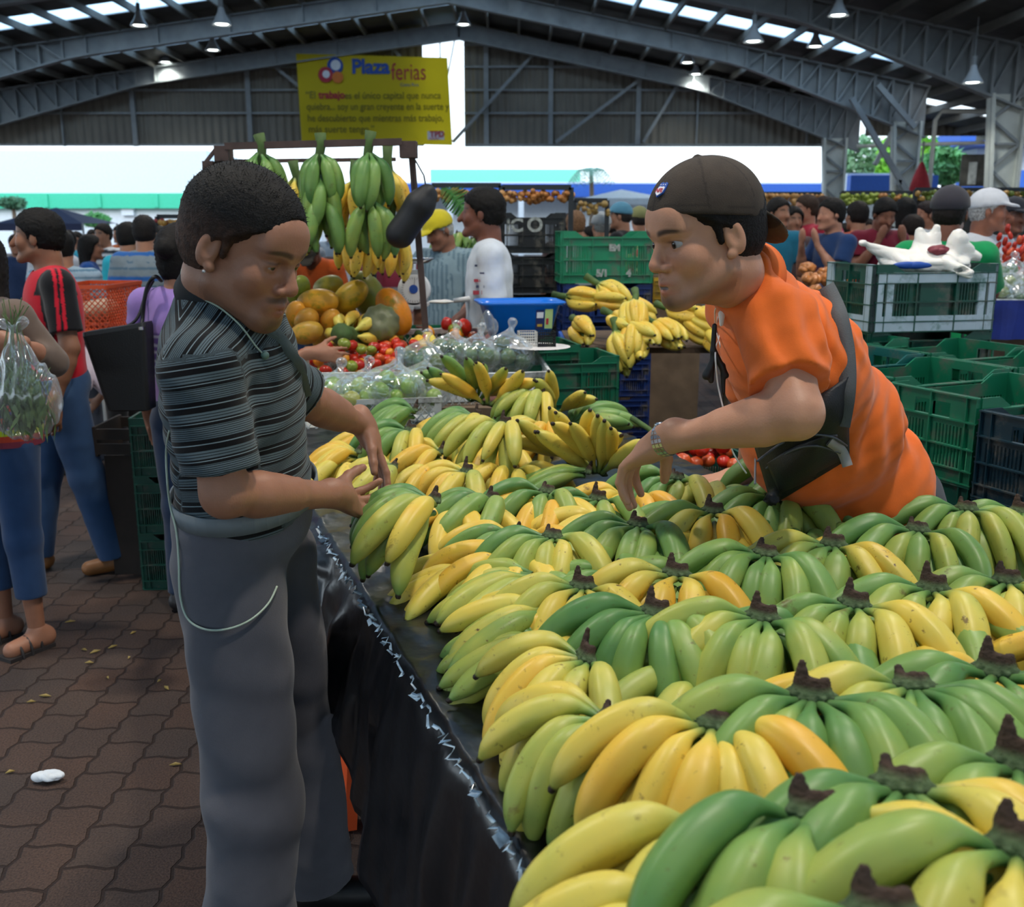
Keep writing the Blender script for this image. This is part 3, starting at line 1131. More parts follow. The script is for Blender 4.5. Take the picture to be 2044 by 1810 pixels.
# ------------------------------------------------------------------ the table
TO = Vector((.05, 1.03, 0))
TU = Vector((.3409, -.9401, 0))
TV = Vector((.9401, .3409, 0))
def T(u, v, z=0):
    return TO + TU * u + TV * v + Vector((0, 0, z))
TZ = .85
M_PLASTIC = mat('black_plastic_film', '#0c0e12', rough=.28, var=.3, scale=3, bump=.8, bscale=14, spec=.7)
M_WOOD = mat('old_board', '#6b5a48', rough=.8, var=.25, scale=6, bump=.3, bscale=40)
tb = empty('market_table', T(-.9, .65), 0, 'long table wrapped in black plastic film under the main banana pile', 'table')
def loc(p): return Vector(p) - tb.location
U0, U1, V1 = .62, -2.95, 1.28
rnd = random.Random(8)
# top board
mb = MB()
cs = [T(U0, .03), T(U0, V1), T(U1, V1), T(U1, .03)]
vs = [loc(c + Vector((0, 0, TZ - .04))) for c in cs] + [loc(c + Vector((0, 0, TZ - .004))) for c in cs]
mb.add(vs, [(0, 3, 2, 1), (4, 5, 6, 7), (0, 1, 5, 4), (1, 2, 6, 5), (2, 3, 7, 6), (3, 0, 4, 7)])
mb.build('tabletop', M_WOOD, tb)
for u in (U0 - .1, U1 + .1):
    for v in (.1, V1 - .08):
        MB().bar(loc(T(u, v)), loc(T(u, v, TZ - .04)), .05, .05, up=(0, 1, 0)).build('leg', M_WOOD, tb)
# plastic film: over the top, round the edge and down the customer's side
NU, NV = 150, 46
V_, F_ = [], []
def hem(u):
    return float(np.interp(-u, [0, .3, .6, .75, .85, .97, 1.1, 1.25, 1.4, 1.5], [.12, .17, .33, .41, .46, .505, .56, .62, .75, .82]))
def wrinkle(u, s):
    return .006 * math.sin(u * 37 + s * 5) + .004 * math.sin(u * 83 + s * 17 + 1) + .003 * math.sin(u * 151 - s * 9)
for i in range(NU + 1):
    u = U0 + (U1 - U0) * i / NU
    for j in range(NV + 1):
        if j <= 24:                                   # top, from far side to the edge
            v = V1 * (1 - j / 24) ** 1.6
            bul = .012 * math.sin(v * 9 + u * 6) * math.sin(u * 11)
            z = TZ + .004 + max(0, wrinkle(u, v * 6)) * .8 + max(0, bul) * (1 if v > .05 else 0)
            if j == 24: z -= .0
            p = T(u, v, z)
        else:
            s = (j - 24) / (NV - 24)
            zt = TZ - .002
            z = zt + (hem(u) - zt) * s ** 1.05 + (0.012 * math.sin(u * 29) + .01 * math.sin(u * 67)) * s
            fold = (.018 * math.sin(u * 13 + 2 * s) + .012 * math.sin(u * 29 + 1.3 * s) + .006 * math.sin(u * 61)) * min(1, s * 3)
            p = T(u + .01 * math.sin(s * 9 + u * 5) * s, -.012 - .05 * s - abs(fold) + wrinkle(u, s) * .3, z)
        V_.append(loc(p))
for i in range(NU):
    if U0 + (U1 - U0) * i / NU < -1.78:
        jm = 25
    else:
        jm = NV
    for j in range(jm):
        a = i * (NV + 1) + j
        F_.append((a, a + 1, a + NV + 2, a + NV + 1))
mb = MB()
mb.add(V_, F_)
film = mb.build('plastic_film', M_PLASTIC, tb, True)
sm = film.modifiers.new('thickness', 'SOLIDIFY')
sm.thickness = .0015
# jagged pale strip along the film edge, its reflected highlight built as colour
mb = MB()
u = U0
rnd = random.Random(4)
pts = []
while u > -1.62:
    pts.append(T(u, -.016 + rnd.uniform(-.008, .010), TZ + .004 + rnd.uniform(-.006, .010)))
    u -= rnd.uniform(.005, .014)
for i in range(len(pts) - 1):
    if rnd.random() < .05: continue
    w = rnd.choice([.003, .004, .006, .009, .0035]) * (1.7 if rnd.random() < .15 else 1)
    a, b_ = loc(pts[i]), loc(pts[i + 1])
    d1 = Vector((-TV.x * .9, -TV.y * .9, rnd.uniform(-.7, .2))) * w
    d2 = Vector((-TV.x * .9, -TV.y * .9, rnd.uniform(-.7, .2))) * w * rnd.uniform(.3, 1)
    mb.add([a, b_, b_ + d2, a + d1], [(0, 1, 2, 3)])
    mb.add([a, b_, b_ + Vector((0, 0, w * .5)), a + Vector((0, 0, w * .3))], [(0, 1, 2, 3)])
M_GLINT = mat('film_glint', '#8fa6b8', rough=.25, var=.6, scale=40, spec=.8)
mb.build('painted_glint', M_GLINT, tb)
# orange plastic stool standing under the table
st = empty('plastic_stool', (-.38, 2.63, 0), 0, 'orange plastic stool under the black wrapped table, its legs showing', 'stool')
st.rotation_euler = (0, 0, .45)
M_ORP = mat('orange_plastic', '#e2551f', rough=.4, var=.05)
for sx in (-1, 1):
    for sy in (-1, 1):
        MB().bar((sx * .13, sy * .09, 0), (sx * .09, sy * .065, .42), .035, .06, up=(0, 1, 0)).build('leg', M_ORP, st)
mb = MB()
mb.box((-.13, -.11, .42), (.13, .11, .45))
mb.build('seat', M_ORP, st)

# ------------------------------------------------------------------ the pile: top layer, read off row by row
G_, Y_, O_ = .12, .85, 1.0
def gl(az, row): return .12 if az > 0 else .8     # placeholder mixes
H = 238
def mix(left, mid, right):
    """colour by place in the fan as seen: left, middle, right"""
    def f(az, row):
        t = (az + 80) / 160
        return left + (mid - left) * min(1, t * 2) if t < .5 else mid + (right - mid) * (t - .5) * 2
    return f
rows = [
 # px, py, z, head, label, opts
 (872, 1003, .985, 205, 'banana bunch nearest the striped man, in his grip, with a ripe yellow finger', dict(n1=5, n2=4, spread=46, rip=mix(.15, .22, .95), Y=2.06)),
 (985, 1000, .96, 222, 'green bunch between the gripped one and the orange fingered one', dict(n1=4, n2=4, spread=50, rip=mix(.1, .15, .25))),
 (1040, 1075, .95, 215, 'green bunch with tips over the striped man bunch, low in the pile', dict(n1=4, n2=4, spread=45, rip=mix(.2, .2, .6))),
 (1095, 985, .96, 232, 'bunch with one fat green finger and an orange one, right of the gripped bunch', dict(n1=4, n2=4, spread=62, rip=mix(.1, .2, .45))),
 (1352, 958, .96, 225, 'dark green bunch under the vendor reaching hand', dict(n1=5, n2=4, rip=mix(.05, .15, .5))),
 (1105, 1075, .985, 240, 'bunch with a blackened crown and pale striped yellow-green fingers', dict(n1=6, n2=5, rip=mix(.1, .5, .65))),
 (1196, 1000, .95, 235, 'green bunch behind the blackened crown, left of the reaching hand', dict(n1=5, n2=4, rip=mix(.12, .2, .3))),
 (1275, 1052, .98, 235, 'green bunch just below the reaching hand', dict(n1=6, n2=5, rip=mix(.12, .3, .22))),
 (1425, 1025, .99, 245, 'bunch with two long bright yellow fingers in the second row', dict(n1=5, n2=4, rip=mix(.2, .9, .92), spread=62)),
 (1550, 995, .99, 238, 'light green bunch behind the two yellow fingers', dict(n1=6, n2=5, rip=mix(.12, .3, .35))),
 (1645, 970, 1.0, 238, 'green bunch against the vendor black pouch', dict(n1=6, n2=5, rip=mix(.18, .1, .25))),
 (1742, 952, 1.0, 245, 'back row bunch with yellow fingers under the orange shirt hem', dict(n1=5, n2=5, rip=mix(.15, .5, .82), spread=70)),
 (1600, 935, .98, 235, 'green bunch at the back of the pile against the pouch', dict(n1=5, n2=4, rip=mix(.2, .3, .3))),
 (1930, 1020, .99, 238, 'back row bunch right of the vendor with a green arching finger', dict(n1=6, n2=5, rip=mix(.18, .4, .42))),
 (2040, 1025, .98, 240, 'bunch cut by the right edge in the back row', dict(n1=6, n2=5, rip=mix(.3, .35, .4))),
 (1832, 1062, 1.0, 240, 'large green bunch with a tall brown stub crown, second row at right', dict(n1=6, n2=5, rip=mix(.15, .4, .2))),
 (1664, 1092, 1.0, 240, 'bunch with a scarred brownish finger left and a ripe yellow one right', dict(n1=6, n2=5, rip=mix(.55, .35, .92), spots=.8)),
 (1530, 1110, 1.0, 240, 'all green bunch right of the two long yellow fingers', dict(n1=7, n2=5, rip=mix(.12, .3, .2))),
 (1352, 1150, 1.0, 242, 'yellow bunch with a big grey leafy crown', dict(n1=5, n2=5, rip=mix(.66, .85, .95))),
 (1165, 1175, .98, 240, 'freckled yellow bunch left of centre, before the pile edge bunches', dict(n1=6, n2=5, rip=mix(.45, .7, .85), spots=.6)),
 (2010, 1165, 1.0, 240, 'bunch with a tall plain yellow finger at the right edge', dict(n1=6, n2=5, rip=mix(.2, .6, .9))),
 (1862, 1180, 1.01, 240, 'bunch with spotted yellow fingers right and dark green ones left', dict(n1=6, n2=5, rip=mix(.12, .6, .85), spots=.7)),
 (1708, 1212, 1.01, 240, 'bunch with scarred yellow right fingers and pale green left ones, mid pile', dict(n1=6, n2=5, rip=mix(.2, .5, .78), spots=.7)),
 (1524, 1238, 1.01, 240, 'yellow-green bunch right of the dark green one, mid pile', dict(n1=7, n2=5, rip=mix(.6, .38, .42))),
 (1312, 1228, 1.0, 240, 'dark blue-green bunch in the middle of the pile', dict(n1=7, n2=5, rip=mix(.04, .1, .24))),
 (1988, 1345, 1.02, 240, 'deep green bunch at the right edge below the tall yellow finger', dict(n1=6, n2=5, rip=mix(.08, .2, .3))),
 (1820, 1372, 1.02, 245, 'bunch with a wide open crown, long yellow finger left and bright green right', dict(n1=8, n2=6, rip=mix(.7, .35, .28))),
 (1620, 1395, 1.02, 242, 'green bunch with a curled crown and one brown bruised finger', dict(n1=7, n2=6, rip=mix(.4, .2, .22))),
 (1425, 1450, 1.01, 242, 'yellow bunch with a large dark cup shaped crown, front middle', dict(n1=7, n2=6, rip=mix(.72, .88, .92))),
 (1175, 1318, .975, 212, 'yellow bunch at the table edge with fingers pointing left, blackened crown', dict(n1=6, n2=5, spread=62, rip=mix(.75, .85, .62), spots=.5)),
 (1228, 1442, .99, 222, 'wide fan of yellow and green fingers at the front table edge', dict(n1=8, n2=6, spread=82, rip=mix(.66, .5, .2))),
 (2035, 1530, 1.03, 240, 'green bunch cut by the right edge in the front rows', dict(n1=6, n2=5, rip=mix(.2, .3, .4))),
 (1802, 1572, 1.03, 245, 'bunch with a huge orange-yellow finger, front right', dict(n1=7, n2=6, rip=mix(.12, .45, .95))),
 (1625, 1628, 1.02, 248, 'bunch with a brown streaked yellow finger, bottom middle', dict(n1=6, n2=6, rip=mix(.1, .3, .85), spots=.8)),
 (1462, 1672, 1.0, 238, 'broken topped pale yellow bunch at the bottom of the picture', dict(n1=6, n2=5, rip=mix(.66, .74, .7))),
 (2040, 1700, 1.03, 240, 'bunch in the bottom right corner', dict(n1=6, n2=5, rip=mix(.25, .85, .6))),
 (1400, 1825, 1.0, 215, 'pale yellow bunch along the bottom edge beside the black film', dict(n1=5, n2=4, spread=55, rip=mix(.7, .72, .66))),
 (1760, 1830, 1.03, 240, 'bunch on the bottom edge below the huge finger', dict(n1=6, n2=5, rip=mix(.4, .6, .7))),
 (1075, 1150, .95, 182, 'pale green and yellow bunch lying flat behind the table edge, tips left', dict(n1=5, n2=4, spread=38, rip=mix(.5, .45, .7), kind='flat', low='flat', crown=False)),
 (1110, 1215, .955, 180, 'stacked yellow-green fingers pointing left, upper layer at the edge', dict(n1=5, n2=4, spread=36, rip=mix(.7, .55, .35), kind='flat', low='flat', crown=False, spots=.6)),
 (1110, 1275, .93, 182, 'dull green fingers pointing left, lower layer at the edge', dict(n1=5, n2=4, spread=34, rip=mix(.35, .45, .6), kind='flat', low='flat', crown=False, spots=.6)),
 (960, 1130, .915, 186, 'yellow bunch lying low with tips over the film edge', dict(n1=4, n2=4, spread=32, rip=mix(.3, .85, .7), kind='flat', low='flat', crown=False)),
 (1235, 1140, .96, 205, 'small green bunch lying between the leafy crown and the blackened crown', dict(n1=3, n2=3, spread=40, rip=mix(.12, .2, .3), kind='flat', low='flat')),
]
for r_ in rows:
    px, py, z, hd, lab, kw = r_
    lift_ = min(1.2, max(0, (py - 1180) / 400)) * min(1, max(0, (px - 1270) / 350))
    z += .065 * lift_
    kw['scale'] = (1 + .08 * lift_) * (.93 if px < 1240 and py > 1050 else 1)
    hd += 16 * min(1, lift_ * 1.3)
    bunch(px, py, z, hd, lab, **kw)
# hidden layer underneath that carries the top one
under = []
ORD = ('first', 'second', 'third', 'fourth', 'fifth', 'sixth', 'seventh', 'eighth', 'ninth', 'tenth', 'eleventh', 'twelfth', 'thirteenth', 'fourteenth')
k = 0
for iu in range(9):
    for iv in range(5):
        u, v = .30 - iu * .205, .30 + iv * .235 + (iu % 2) * .08
        if v > 1.22: continue
        P = T(u, v, .925 + (.04 if u > -.45 and v > .4 else .0))
        k += 1
        mixq = random.Random(k).choice([.15, .25, .5, .8, .9])
        under.append(P)
        bunch(0, 0, 0, 238 + (k * 37 % 25) - 12, 'buried banana bunch, %s row from the near end, %s from the film edge' % (ORD[iu], ORD[iv]), pos=P, n1=5, n2=0, rip=mixq, spread=75, seed=k, crown=False,
              group='banana bunches of the lower layer', up=.12)
# ================================================================== PEOPLE
M_SKIN = mat('skin', (.4, .2, .13, 1), rough=.48, var=.06, scale=30, attr='Col', spec=.4, sub=.08, bump=.12, bscale=220)
M_HAIR = mat('hair', (.01, .008, .007, 1), rough=.65, var=.5, scale=90, attr='Col', bump=.6, bscale=320, spec=.25)
M_CLOTH = mat('cloth', (.5, .5, .5, 1), rough=.85, var=.06, scale=25, attr='Col', sheen=.15, spec=.2, bump=.15, bscale=500)
M_SHOE = mat('shoe_leather', (.1, .1, .1, 1), rough=.5, var=.1, attr='Col')
M_EYE = mat('eyeball', (.8, .8, .8, 1), rough=.15, var=0, attr='Col')

def n_(v):
    v = np.array(v, float)
    return v / max(np.linalg.norm(v), 1e-9)

def basis(fwd, up):
    f = n_(fwd)
    u = np.array(up, float)
    r = n_(np.cross(f, u))
    u = np.cross(r, f)
    return np.stack([r, f, u], 1)          # columns: right, forward, up

def head_prims(c, R, s, fine=True, o={}):
    P = lambda x, y, z: np.array(c) + s * (R @ np.array((x, y, z)))
    N = lambda x, y, z: R @ np.array((x, y, z))
    fat = o.get('fat', 1.0)
    pr = [EL(P(0, -.014, .034), np.array((.077, .098, .084)) * s, R, .02),
          EL(P(0, .022, -.03), np.array((.060 * fat, .070, .088)) * s, R, .02),
          RC(P(0, -.03, -.04), P(0, -.035, -.07), .056 * s * fat, .056 * s * fat, .03)]
    for q in (-1, 1):
        pr += [RC(P(q * .052 * fat, .0, -.062), P(q * .02, .070, -.098), .018 * s * fat, .018 * s, .022),
               EL(P(q * .037, .058, -.028), (.026 * s * fat, .024 * s, .026 * s), R, .02)]
    pr += [EL(P(0, .080, -.100), (.022 * s, .018 * s, .018 * s), R, .015)]
    if not fine:
        pr += [RC(P(0, .090, .0), P(0, .110, -.034), .009 * s, .014 * s, .012)]
        for q in (-1, 1):
            pr += [EL(P(q * .078, -.006, -.012), (.009 * s, .018 * s, .03 * s), R, .006)]
        return pr
    pr += [RC(P(-.04, .070, .022), P(-.012, .086, .018), .012 * s, .011 * s, .014),
           RC(P(.04, .070, .022), P(.012, .086, .018), .012 * s, .011 * s, .014),
           EL(P(0, .072, .045), (.05 * s, .022 * s, .03 * s), R, .03)]
    for q in (-1, 1):
        pr += [EL(P(q * .032, .094, -.001), (.019 * s, .015 * s, .012 * s), R, .010, 's')]
        ec = P(q * .032, .0715, -.001)
        # upper and lower lid around the eyeball, open by a slit
        op = o.get('eye', .0045)
        pr += [EL(ec, .0152 * s, R, .004, 'u', [(P(q * .032, .07, op), N(0, .25, -1))]),
               EL(ec, .0148 * s, R, .004, 'u', [(P(q * .032, .07, -.0045), N(0, .1, 1))])]
    w = o.get('nose', 1.0)
    pr += [RC(P(0, .084, .012), P(0, .1055, -.028), .0075 * s, .0095 * s * w, .010),
           EL(P(0, .1055, -.034), (.0118 * s * w, .011 * s, .010 * s), R, .008)]
    for q in (-1, 1):
        pr += [EL(P(q * .0130 * w, .0955, -.038), (.0078 * s * w, .0105 * s, .0075 * s), R, .006),
               EL(P(q * .007, .100, -.0465), (.0032 * s, .005 * s, .003 * s), R, .003, 's')]
    # mouth
    gap = o.get('mouth', .0)
    pr += [EL(P(0, .080, -.068), (.032 * s, .019 * s, .024 * s), R, .014),
           EL(P(0, .074, -.094), (.034 * s, .020 * s, .022 * s), R, .014),
           RC(P(-.022, .086, -.0695), P(0, .0975, -.0655), .0036 * s, .0050 * s, .007),
           RC(P(.022, .086, -.0695), P(0, .0975, -.0655), .0036 * s, .0050 * s, .007),
           RC(P(-.018, .086, -.0755 - gap), P(0, .0950, -.0785 - gap), .0038 * s, .0056 * s, .007),
           RC(P(.018, .086, -.0755 - gap), P(0, .0950, -.0785 - gap), .0038 * s, .0056 * s, .007),
           EL(P(0, .103, -.0715 - gap / 2), (.019 * s, .008 * s, (.0014 + gap * .55) * s), R, .0025, 's')]
    if gap:
        pr += [EL(P(0, .088, -.0700), (.014 * s, .008 * s, .004 * s), R, .001)]
    for q in (-1, 1):
        Re = R @ np.array(Matrix.Rotation(q * .32, 3, 'Z') @ Matrix.Rotation(-.18, 3, 'X'))
        pr += [EL(P(q * .079, -.010, -.008), (.0085 * s, .0185 * s, .032 * s), Re, .004),
               EL(P(q * .087, -.004, -.004), (.006 * s, .0095 * s, .019 * s), Re, .004, 's'),
               EL(P(q * .078, .0, -.036), (.007 * s, .009 * s, .009 * s), Re, .005)]
    return pr

def face_cols(V, c, R, s, skin, o={}):
    q = ((V - np.array(c)) @ R) / s
    x, y, z = np.abs(q[:, 0]), q[:, 1], q[:, 2]
    col = np.tile(np.array(skin[:3], float), (len(V), 1))
    g = lambda a, m, w: np.exp(-((a - m) / w) ** 2)
    def blend(m, c2):
        nonlocal col
        m = np.clip(m, 0, 1)[:, None]
        col = col * (1 - m) + np.array(c2[:3]) * m
    near = (y > .03) & (np.abs(z) < .2)
    blend(.45 * g(x, .035, .022) * g(z, -.03, .022) * (y > .04), np.array(skin[:3]) * (1.12, .86, .84))
    blend(.5 * g(x, .0, .012) * g(z, -.034, .012) * (y > .09), np.array(skin[:3]) * (1.15, .85, .8))
    lip = np.array(skin[:3]) * (.95, .66, .64)
    gap = o.get('mouth', 0)
    blend(1.2 * g(x, 0, .019) ** .7 * (np.exp(-((z + .0665) / .0046) ** 4) + np.exp(-((z + .0785 + gap) / .0058) ** 4)) * (y > .083) * .85, lip)
    if gap:
        blend(1.0 * (np.abs(z + .0715 + gap / 2) < .0032) * (x < .013) * (y > .089) * (y < .0985), (.20, .15, .14))
    bw = o.get('brow', .85)
    bz = .0215 + .0035 * np.sin(np.clip((x - .010) / .045, 0, 1) * PI)
    blend(bw * np.exp(-((z - bz) / (.0052 - .05 * np.clip(x - .02, 0, .04))) ** 4) * np.exp(-((x - .032) / .0215) ** 8) * (y > .045), (.016, .011, .009))
    # lash line
    blend(.75 * np.exp(-((z - .0045) / .0022) ** 2) * np.exp(-((x - .032) / .0145) ** 6) * (y > .066), (.02, .013, .01))
    st = o.get('stubble', 0)
    if st:
        m = ((z < -.048) & (y > -.02)) * np.clip((-.045 - z) / .02, 0, 1) * np.clip((x - .012) / .02 + (z < -.083), 0, 1) * (z > -.13)
        blend(st * m, np.array(skin[:3]) * .42)
    mu = o.get('moustache', 0)
    if mu:
        blend(mu * np.exp(-((z + .0535 + x * .12) / .0052) ** 4) * np.exp(-(x / .030) ** 6) * (y > .075), (.02, .014, .011))
    go = o.get('goatee', 0)
    if go:
        blend(go * np.exp(-((z + .100) / .012) ** 4) * np.exp(-(x / .022) ** 4) * (y > .05), (.02, .014, .011))
        blend(go * .6 * np.exp(-((z + .113 - x * .35) / .009) ** 2) * (y > -.01), (.025, .018, .014))
    return col.astype(np.float32)

def eyes(c, R, s, parent, look=(0, 0), iris='#2c1a10'):
    for q in (-1, 1):
        ec = np.array(c) + s * (R @ np.array((q * .032, .0715, -.001)))
        mb = MB()
        n, m_ = 20, 14
        vs, cols = [], []
        gz = n_((look[0] * .6, 1, look[1] * .6))
        for i in range(m_ + 1):
            a = PI * i / m_
            for k in range(n):
                b = 2 * PI * k / n
                d = np.array((math.sin(a) * math.cos(b), math.cos(a), math.sin(a) * math.sin(b)))
                vs.append(ec + s * .0136 * (R @ d))
                ang = math.acos(max(-1, min(1, float(d @ gz))))
                cols.append((.004, .004, .004) if ang < .2 else (rgb(iris)[:3] if ang < .52 else (.36, .33, .32)))
        F = [(i * n + k, i * n + (k + 1) % n, (i + 1) * n + (k + 1) % n, (i + 1) * n + k) for i in range(m_) for k in range(n)]
        o = mesh_np('eye', np.array(vs), np.array(F), M_EYE, parent, np.array(cols))

def hair_prims(c, R, s, style='short', thick=.012):
    P = lambda x, y, z: np.array(c) + s * (R @ np.array((x, y, z)))
    N = lambda x, y, z: R @ np.array((x, y, z))
    t = thick
    pr = []
    if style == 'short':
        pr = [EL(P(0, -.016, .034), np.array((.078 + t * .7, .098 + t, .084 + t)) * s, R, .008, 'u', [(P(0, .079, .058), N(0, .62, -1.0)), (P(0, .075, .05), N(0, 1, -.15))]),
              EL(P(0, -.03, .0), np.array((.0765 + t * .35, .086 + t * .6, .085)) * s, R, .006, 'u', [(P(0, -.01, -.01), N(0, 1, -.25)), (P(0, -.07, -.082), N(0, -.35, -1))]),
              EL(P(0, .000, .045), np.array((.0815, .072, .066)) * s, R, .006, 'u', [(P(0, .0, .006), N(0, .1, -1)), (P(0, .044, .04), N(0, 1, .25))]),
              RC(P(-.0735, .019, .03), P(-.0715, .013, -.012), .0085 * s, .005 * s, .006),
              RC(P(.0735, .019, .03), P(.0715, .013, -.012), .0085 * s, .005 * s, .006)]
    else:
        pr = [EL(P(0, -.018, .034), np.array((.083 + t, .102 + t, .088 + t)) * s, R, .008, 'u', [(P(0, .079, .058), N(0, .62, -1.0)), (P(0, .07, .05), N(0, 1, -.1))]),
              EL(P(0, -.045, -.02), np.array((.088, .075, .12)) * s, R, .02, 'u', [(P(0, -.0, 0), N(0, 1, 0))])]
        for q in (-1, 1):
            pr.append(RC(P(q * .075, .02, .05), P(q * .08, -.01, -.05), .018 * s, .018 * s, .012))
        if style == 'long':
            pr += [RC(P(0, -.07, -.03), P(0, -.085, -.24), .062 * s, .045 * s, .03), RC(P(-.05, -.05, -.03), P(-.06, -.06, -.22), .035 * s, .03 * s, .02), RC(P(.05, -.05, -.03), P(.06, -.06, -.22), .035 * s, .03 * s, .02)]
        if style == 'bun':
            pr += [EL(P(0, -.12, .03), .042 * s, R, .012)]
        if style == 'tail':
            pr += [EL(P(0, -.115, .03), .034 * s, R, .012), RC(P(0, -.13, .02), P(0, -.12, -.17), .030 * s, .016 * s, .02)]
    return pr

def hand_prims(w, d, nrm, t, curl=(.35, .5, .3), spread=.12, s=1.0, thumb=(.55, .75, .35), curls=None):
    """w wrist, d towards the fingers, nrm the way the palm faces, t towards the thumb side"""
    w = np.array(w, float)
    d = n_(d)
    nrm = n_(np.array(nrm) - d * np.dot(nrm, d))
    tt = np.cross(d, nrm)
    if np.dot(tt, t) < 0: tt = -tt
    t = tt
    R = np.stack([t, d, nrm], 1)
    pr = [EL(w + d * .048 * s, (.040 * s, .054 * s, .0155 * s), R, .012), EL(w + d * .03 * s + t * .022 * s + nrm * .008 * s, (.018 * s, .032 * s, .014 * s), R, .012),
          RC(w - d * .03 * s, w + d * .03 * s, .026 * s, .024 * s, .02)]
    L = (.080, .090, .084, .066)
    for i in range(4):
        cu = curls[i] if curls else curl
        b = w + d * (.088 - .004 * abs(i - 1.3)) * s + t * (.029 - .0195 * i) * s
        a0 = (1.4 - i) * spread
        f = n_(d * math.cos(a0) + t * math.sin(a0))
        ang = 0
        r = (.0092, .0093, .009, .0080)[i] * s
        for j, fr in enumerate((.44, .31, .25)):
            ang += cu[j]
            dd = f * math.cos(ang) + nrm * math.sin(ang)
            e = b + dd * L[i] * fr * s
            pr.append(RC(b, e, r * (1 - .07 * j), r * (.93 - .07 * j), .004 if j else .008))
            b = e
    b = w + d * .022 * s + t * .026 * s + nrm * .004 * s
    dd = n_(d * thumb[0] + t * thumb[1] + nrm * thumb[2])
    e = b + dd * .042 * s
    pr.append(RC(b, e, .0145 * s, .0115 * s, .012))
    d2 = n_(dd + d * .45 + nrm * .15)
    e2 = e + d2 * .032 * s
    pr.append(RC(e, e2, .0112 * s, .0102 * s, .006))
    pr.append(RC(e2, e2 + n_(d2 + d * .2 + nrm * .1) * .022 * s, .0100 * s, .0085 * s, .005))
    return pr

def folds(amp, axis, wl, seed=0, mask=None):
    rnd = np.random.RandomState(seed)
    ax = n_(axis)
    o1, o2 = n_(rnd.randn(3)), n_(rnd.randn(3))
    ph = rnd.rand(4) * 6
    def f(X, Y, Z):
        a = X * ax[0] + Y * ax[1] + Z * ax[2]
        b = X * o1[0] + Y * o1[1] + Z * o1[2]
        c = X * o2[0] + Y * o2[1] + Z * o2[2]
        v = np.sin(a * 6.283 / wl + 1.6 * np.sin(b * 17 + ph[0]) + 1.1 * np.sin(c * 29 + ph[1]))
        v = v * (.55 + .45 * np.sin(b * 11 + c * 13 + ph[2]))
        return (amp * v).astype(np.float32)
    return f

def pose(x, y, heading, H=1.70, z0=0, lean=0, headyaw=0, headpitch=0, armR='down', armL='down', bodyyaw=0, stride=0):
    """joints of a standing figure; heading 0 looks along +Y, 90 looks along -X"""
    k = H / 1.72
    Rz = np.array(Matrix.Rotation(math.radians(heading), 3, 'Z'))
    Rl = np.array(Matrix.Rotation(-math.radians(lean), 3, 'X'))
    hip = np.array((0, 0, .92))
    def W(p, upper=True):
        p = np.array(p, float)
        if upper:
            p = hip + Rl @ (p - hip)
        return np.array((x, y, z0)) + Rz @ (p * k)
    J = dict(k=k)
    J['pelvis'] = W((0, 0, .93))
    J['neck'] = W((0, -.015, 1.45))
    J['shR'], J['shL'] = W((.175, -.015, 1.40)), W((-.175, -.015, 1.40))
    arms = {'down': ((.235, -.03, 1.12), (.245, .06, .87), (0, .12, -1)), 'fwd': ((.22, .06, 1.14), (.17, .30, 1.12), (-.1, 1, 0)),
            'up': ((.22, .10, 1.17), (.10, .20, 1.38), (-.3, .2, 1)), 'low': ((.22, .04, 1.13), (.14, .26, .98), (-.1, 1, -.4)),
            'hip': ((.28, -.08, 1.14), (.2, .1, .98), (-.6, .6, 0)), 'reach': ((.21, .16, 1.22), (.16, .40, 1.10), (0, 1, -.2))}
    for sd_, a in (('R', armR), ('L', armL)):
        q = 1 if sd_ == 'R' else -1
        e, w, d = arms[a]
        J['el' + sd_] = W((e[0] * q, e[1], e[2]))
        J['wr' + sd_] = W((w[0] * q, w[1], w[2]))
        J['hd' + sd_] = Rz @ (Rl @ np.array((d[0] * q, d[1], d[2])))
    for sd_ in 'RL':
        q = 1 if sd_ == 'R' else -1
        st = stride * q
        J['hip' + sd_] = W((.09 * q, 0, .88), False)
        J['kn' + sd_] = W((.10 * q, st * .5 + .01, .49), False)
        J['an' + sd_] = W((.11 * q, st, .08), False)
    J['fwd'] = Rz @ np.array((0, 1.0, 0))
    hh = Rz @ Rl @ np.array(Matrix.Rotation(math.radians(lean * .6), 3, 'X')) @ np.array(Matrix.Rotation(math.radians(headyaw), 3, 'Z')) @ np.array(Matrix.Rotation(-math.radians(headpitch), 3, 'X'))
    J['headR'] = hh
    J['head'] = J['neck'] + k * (Rz @ Rl @ np.array((0, .01, .065))) + hh @ (np.array((0, .035, .095)) * k)
    return J

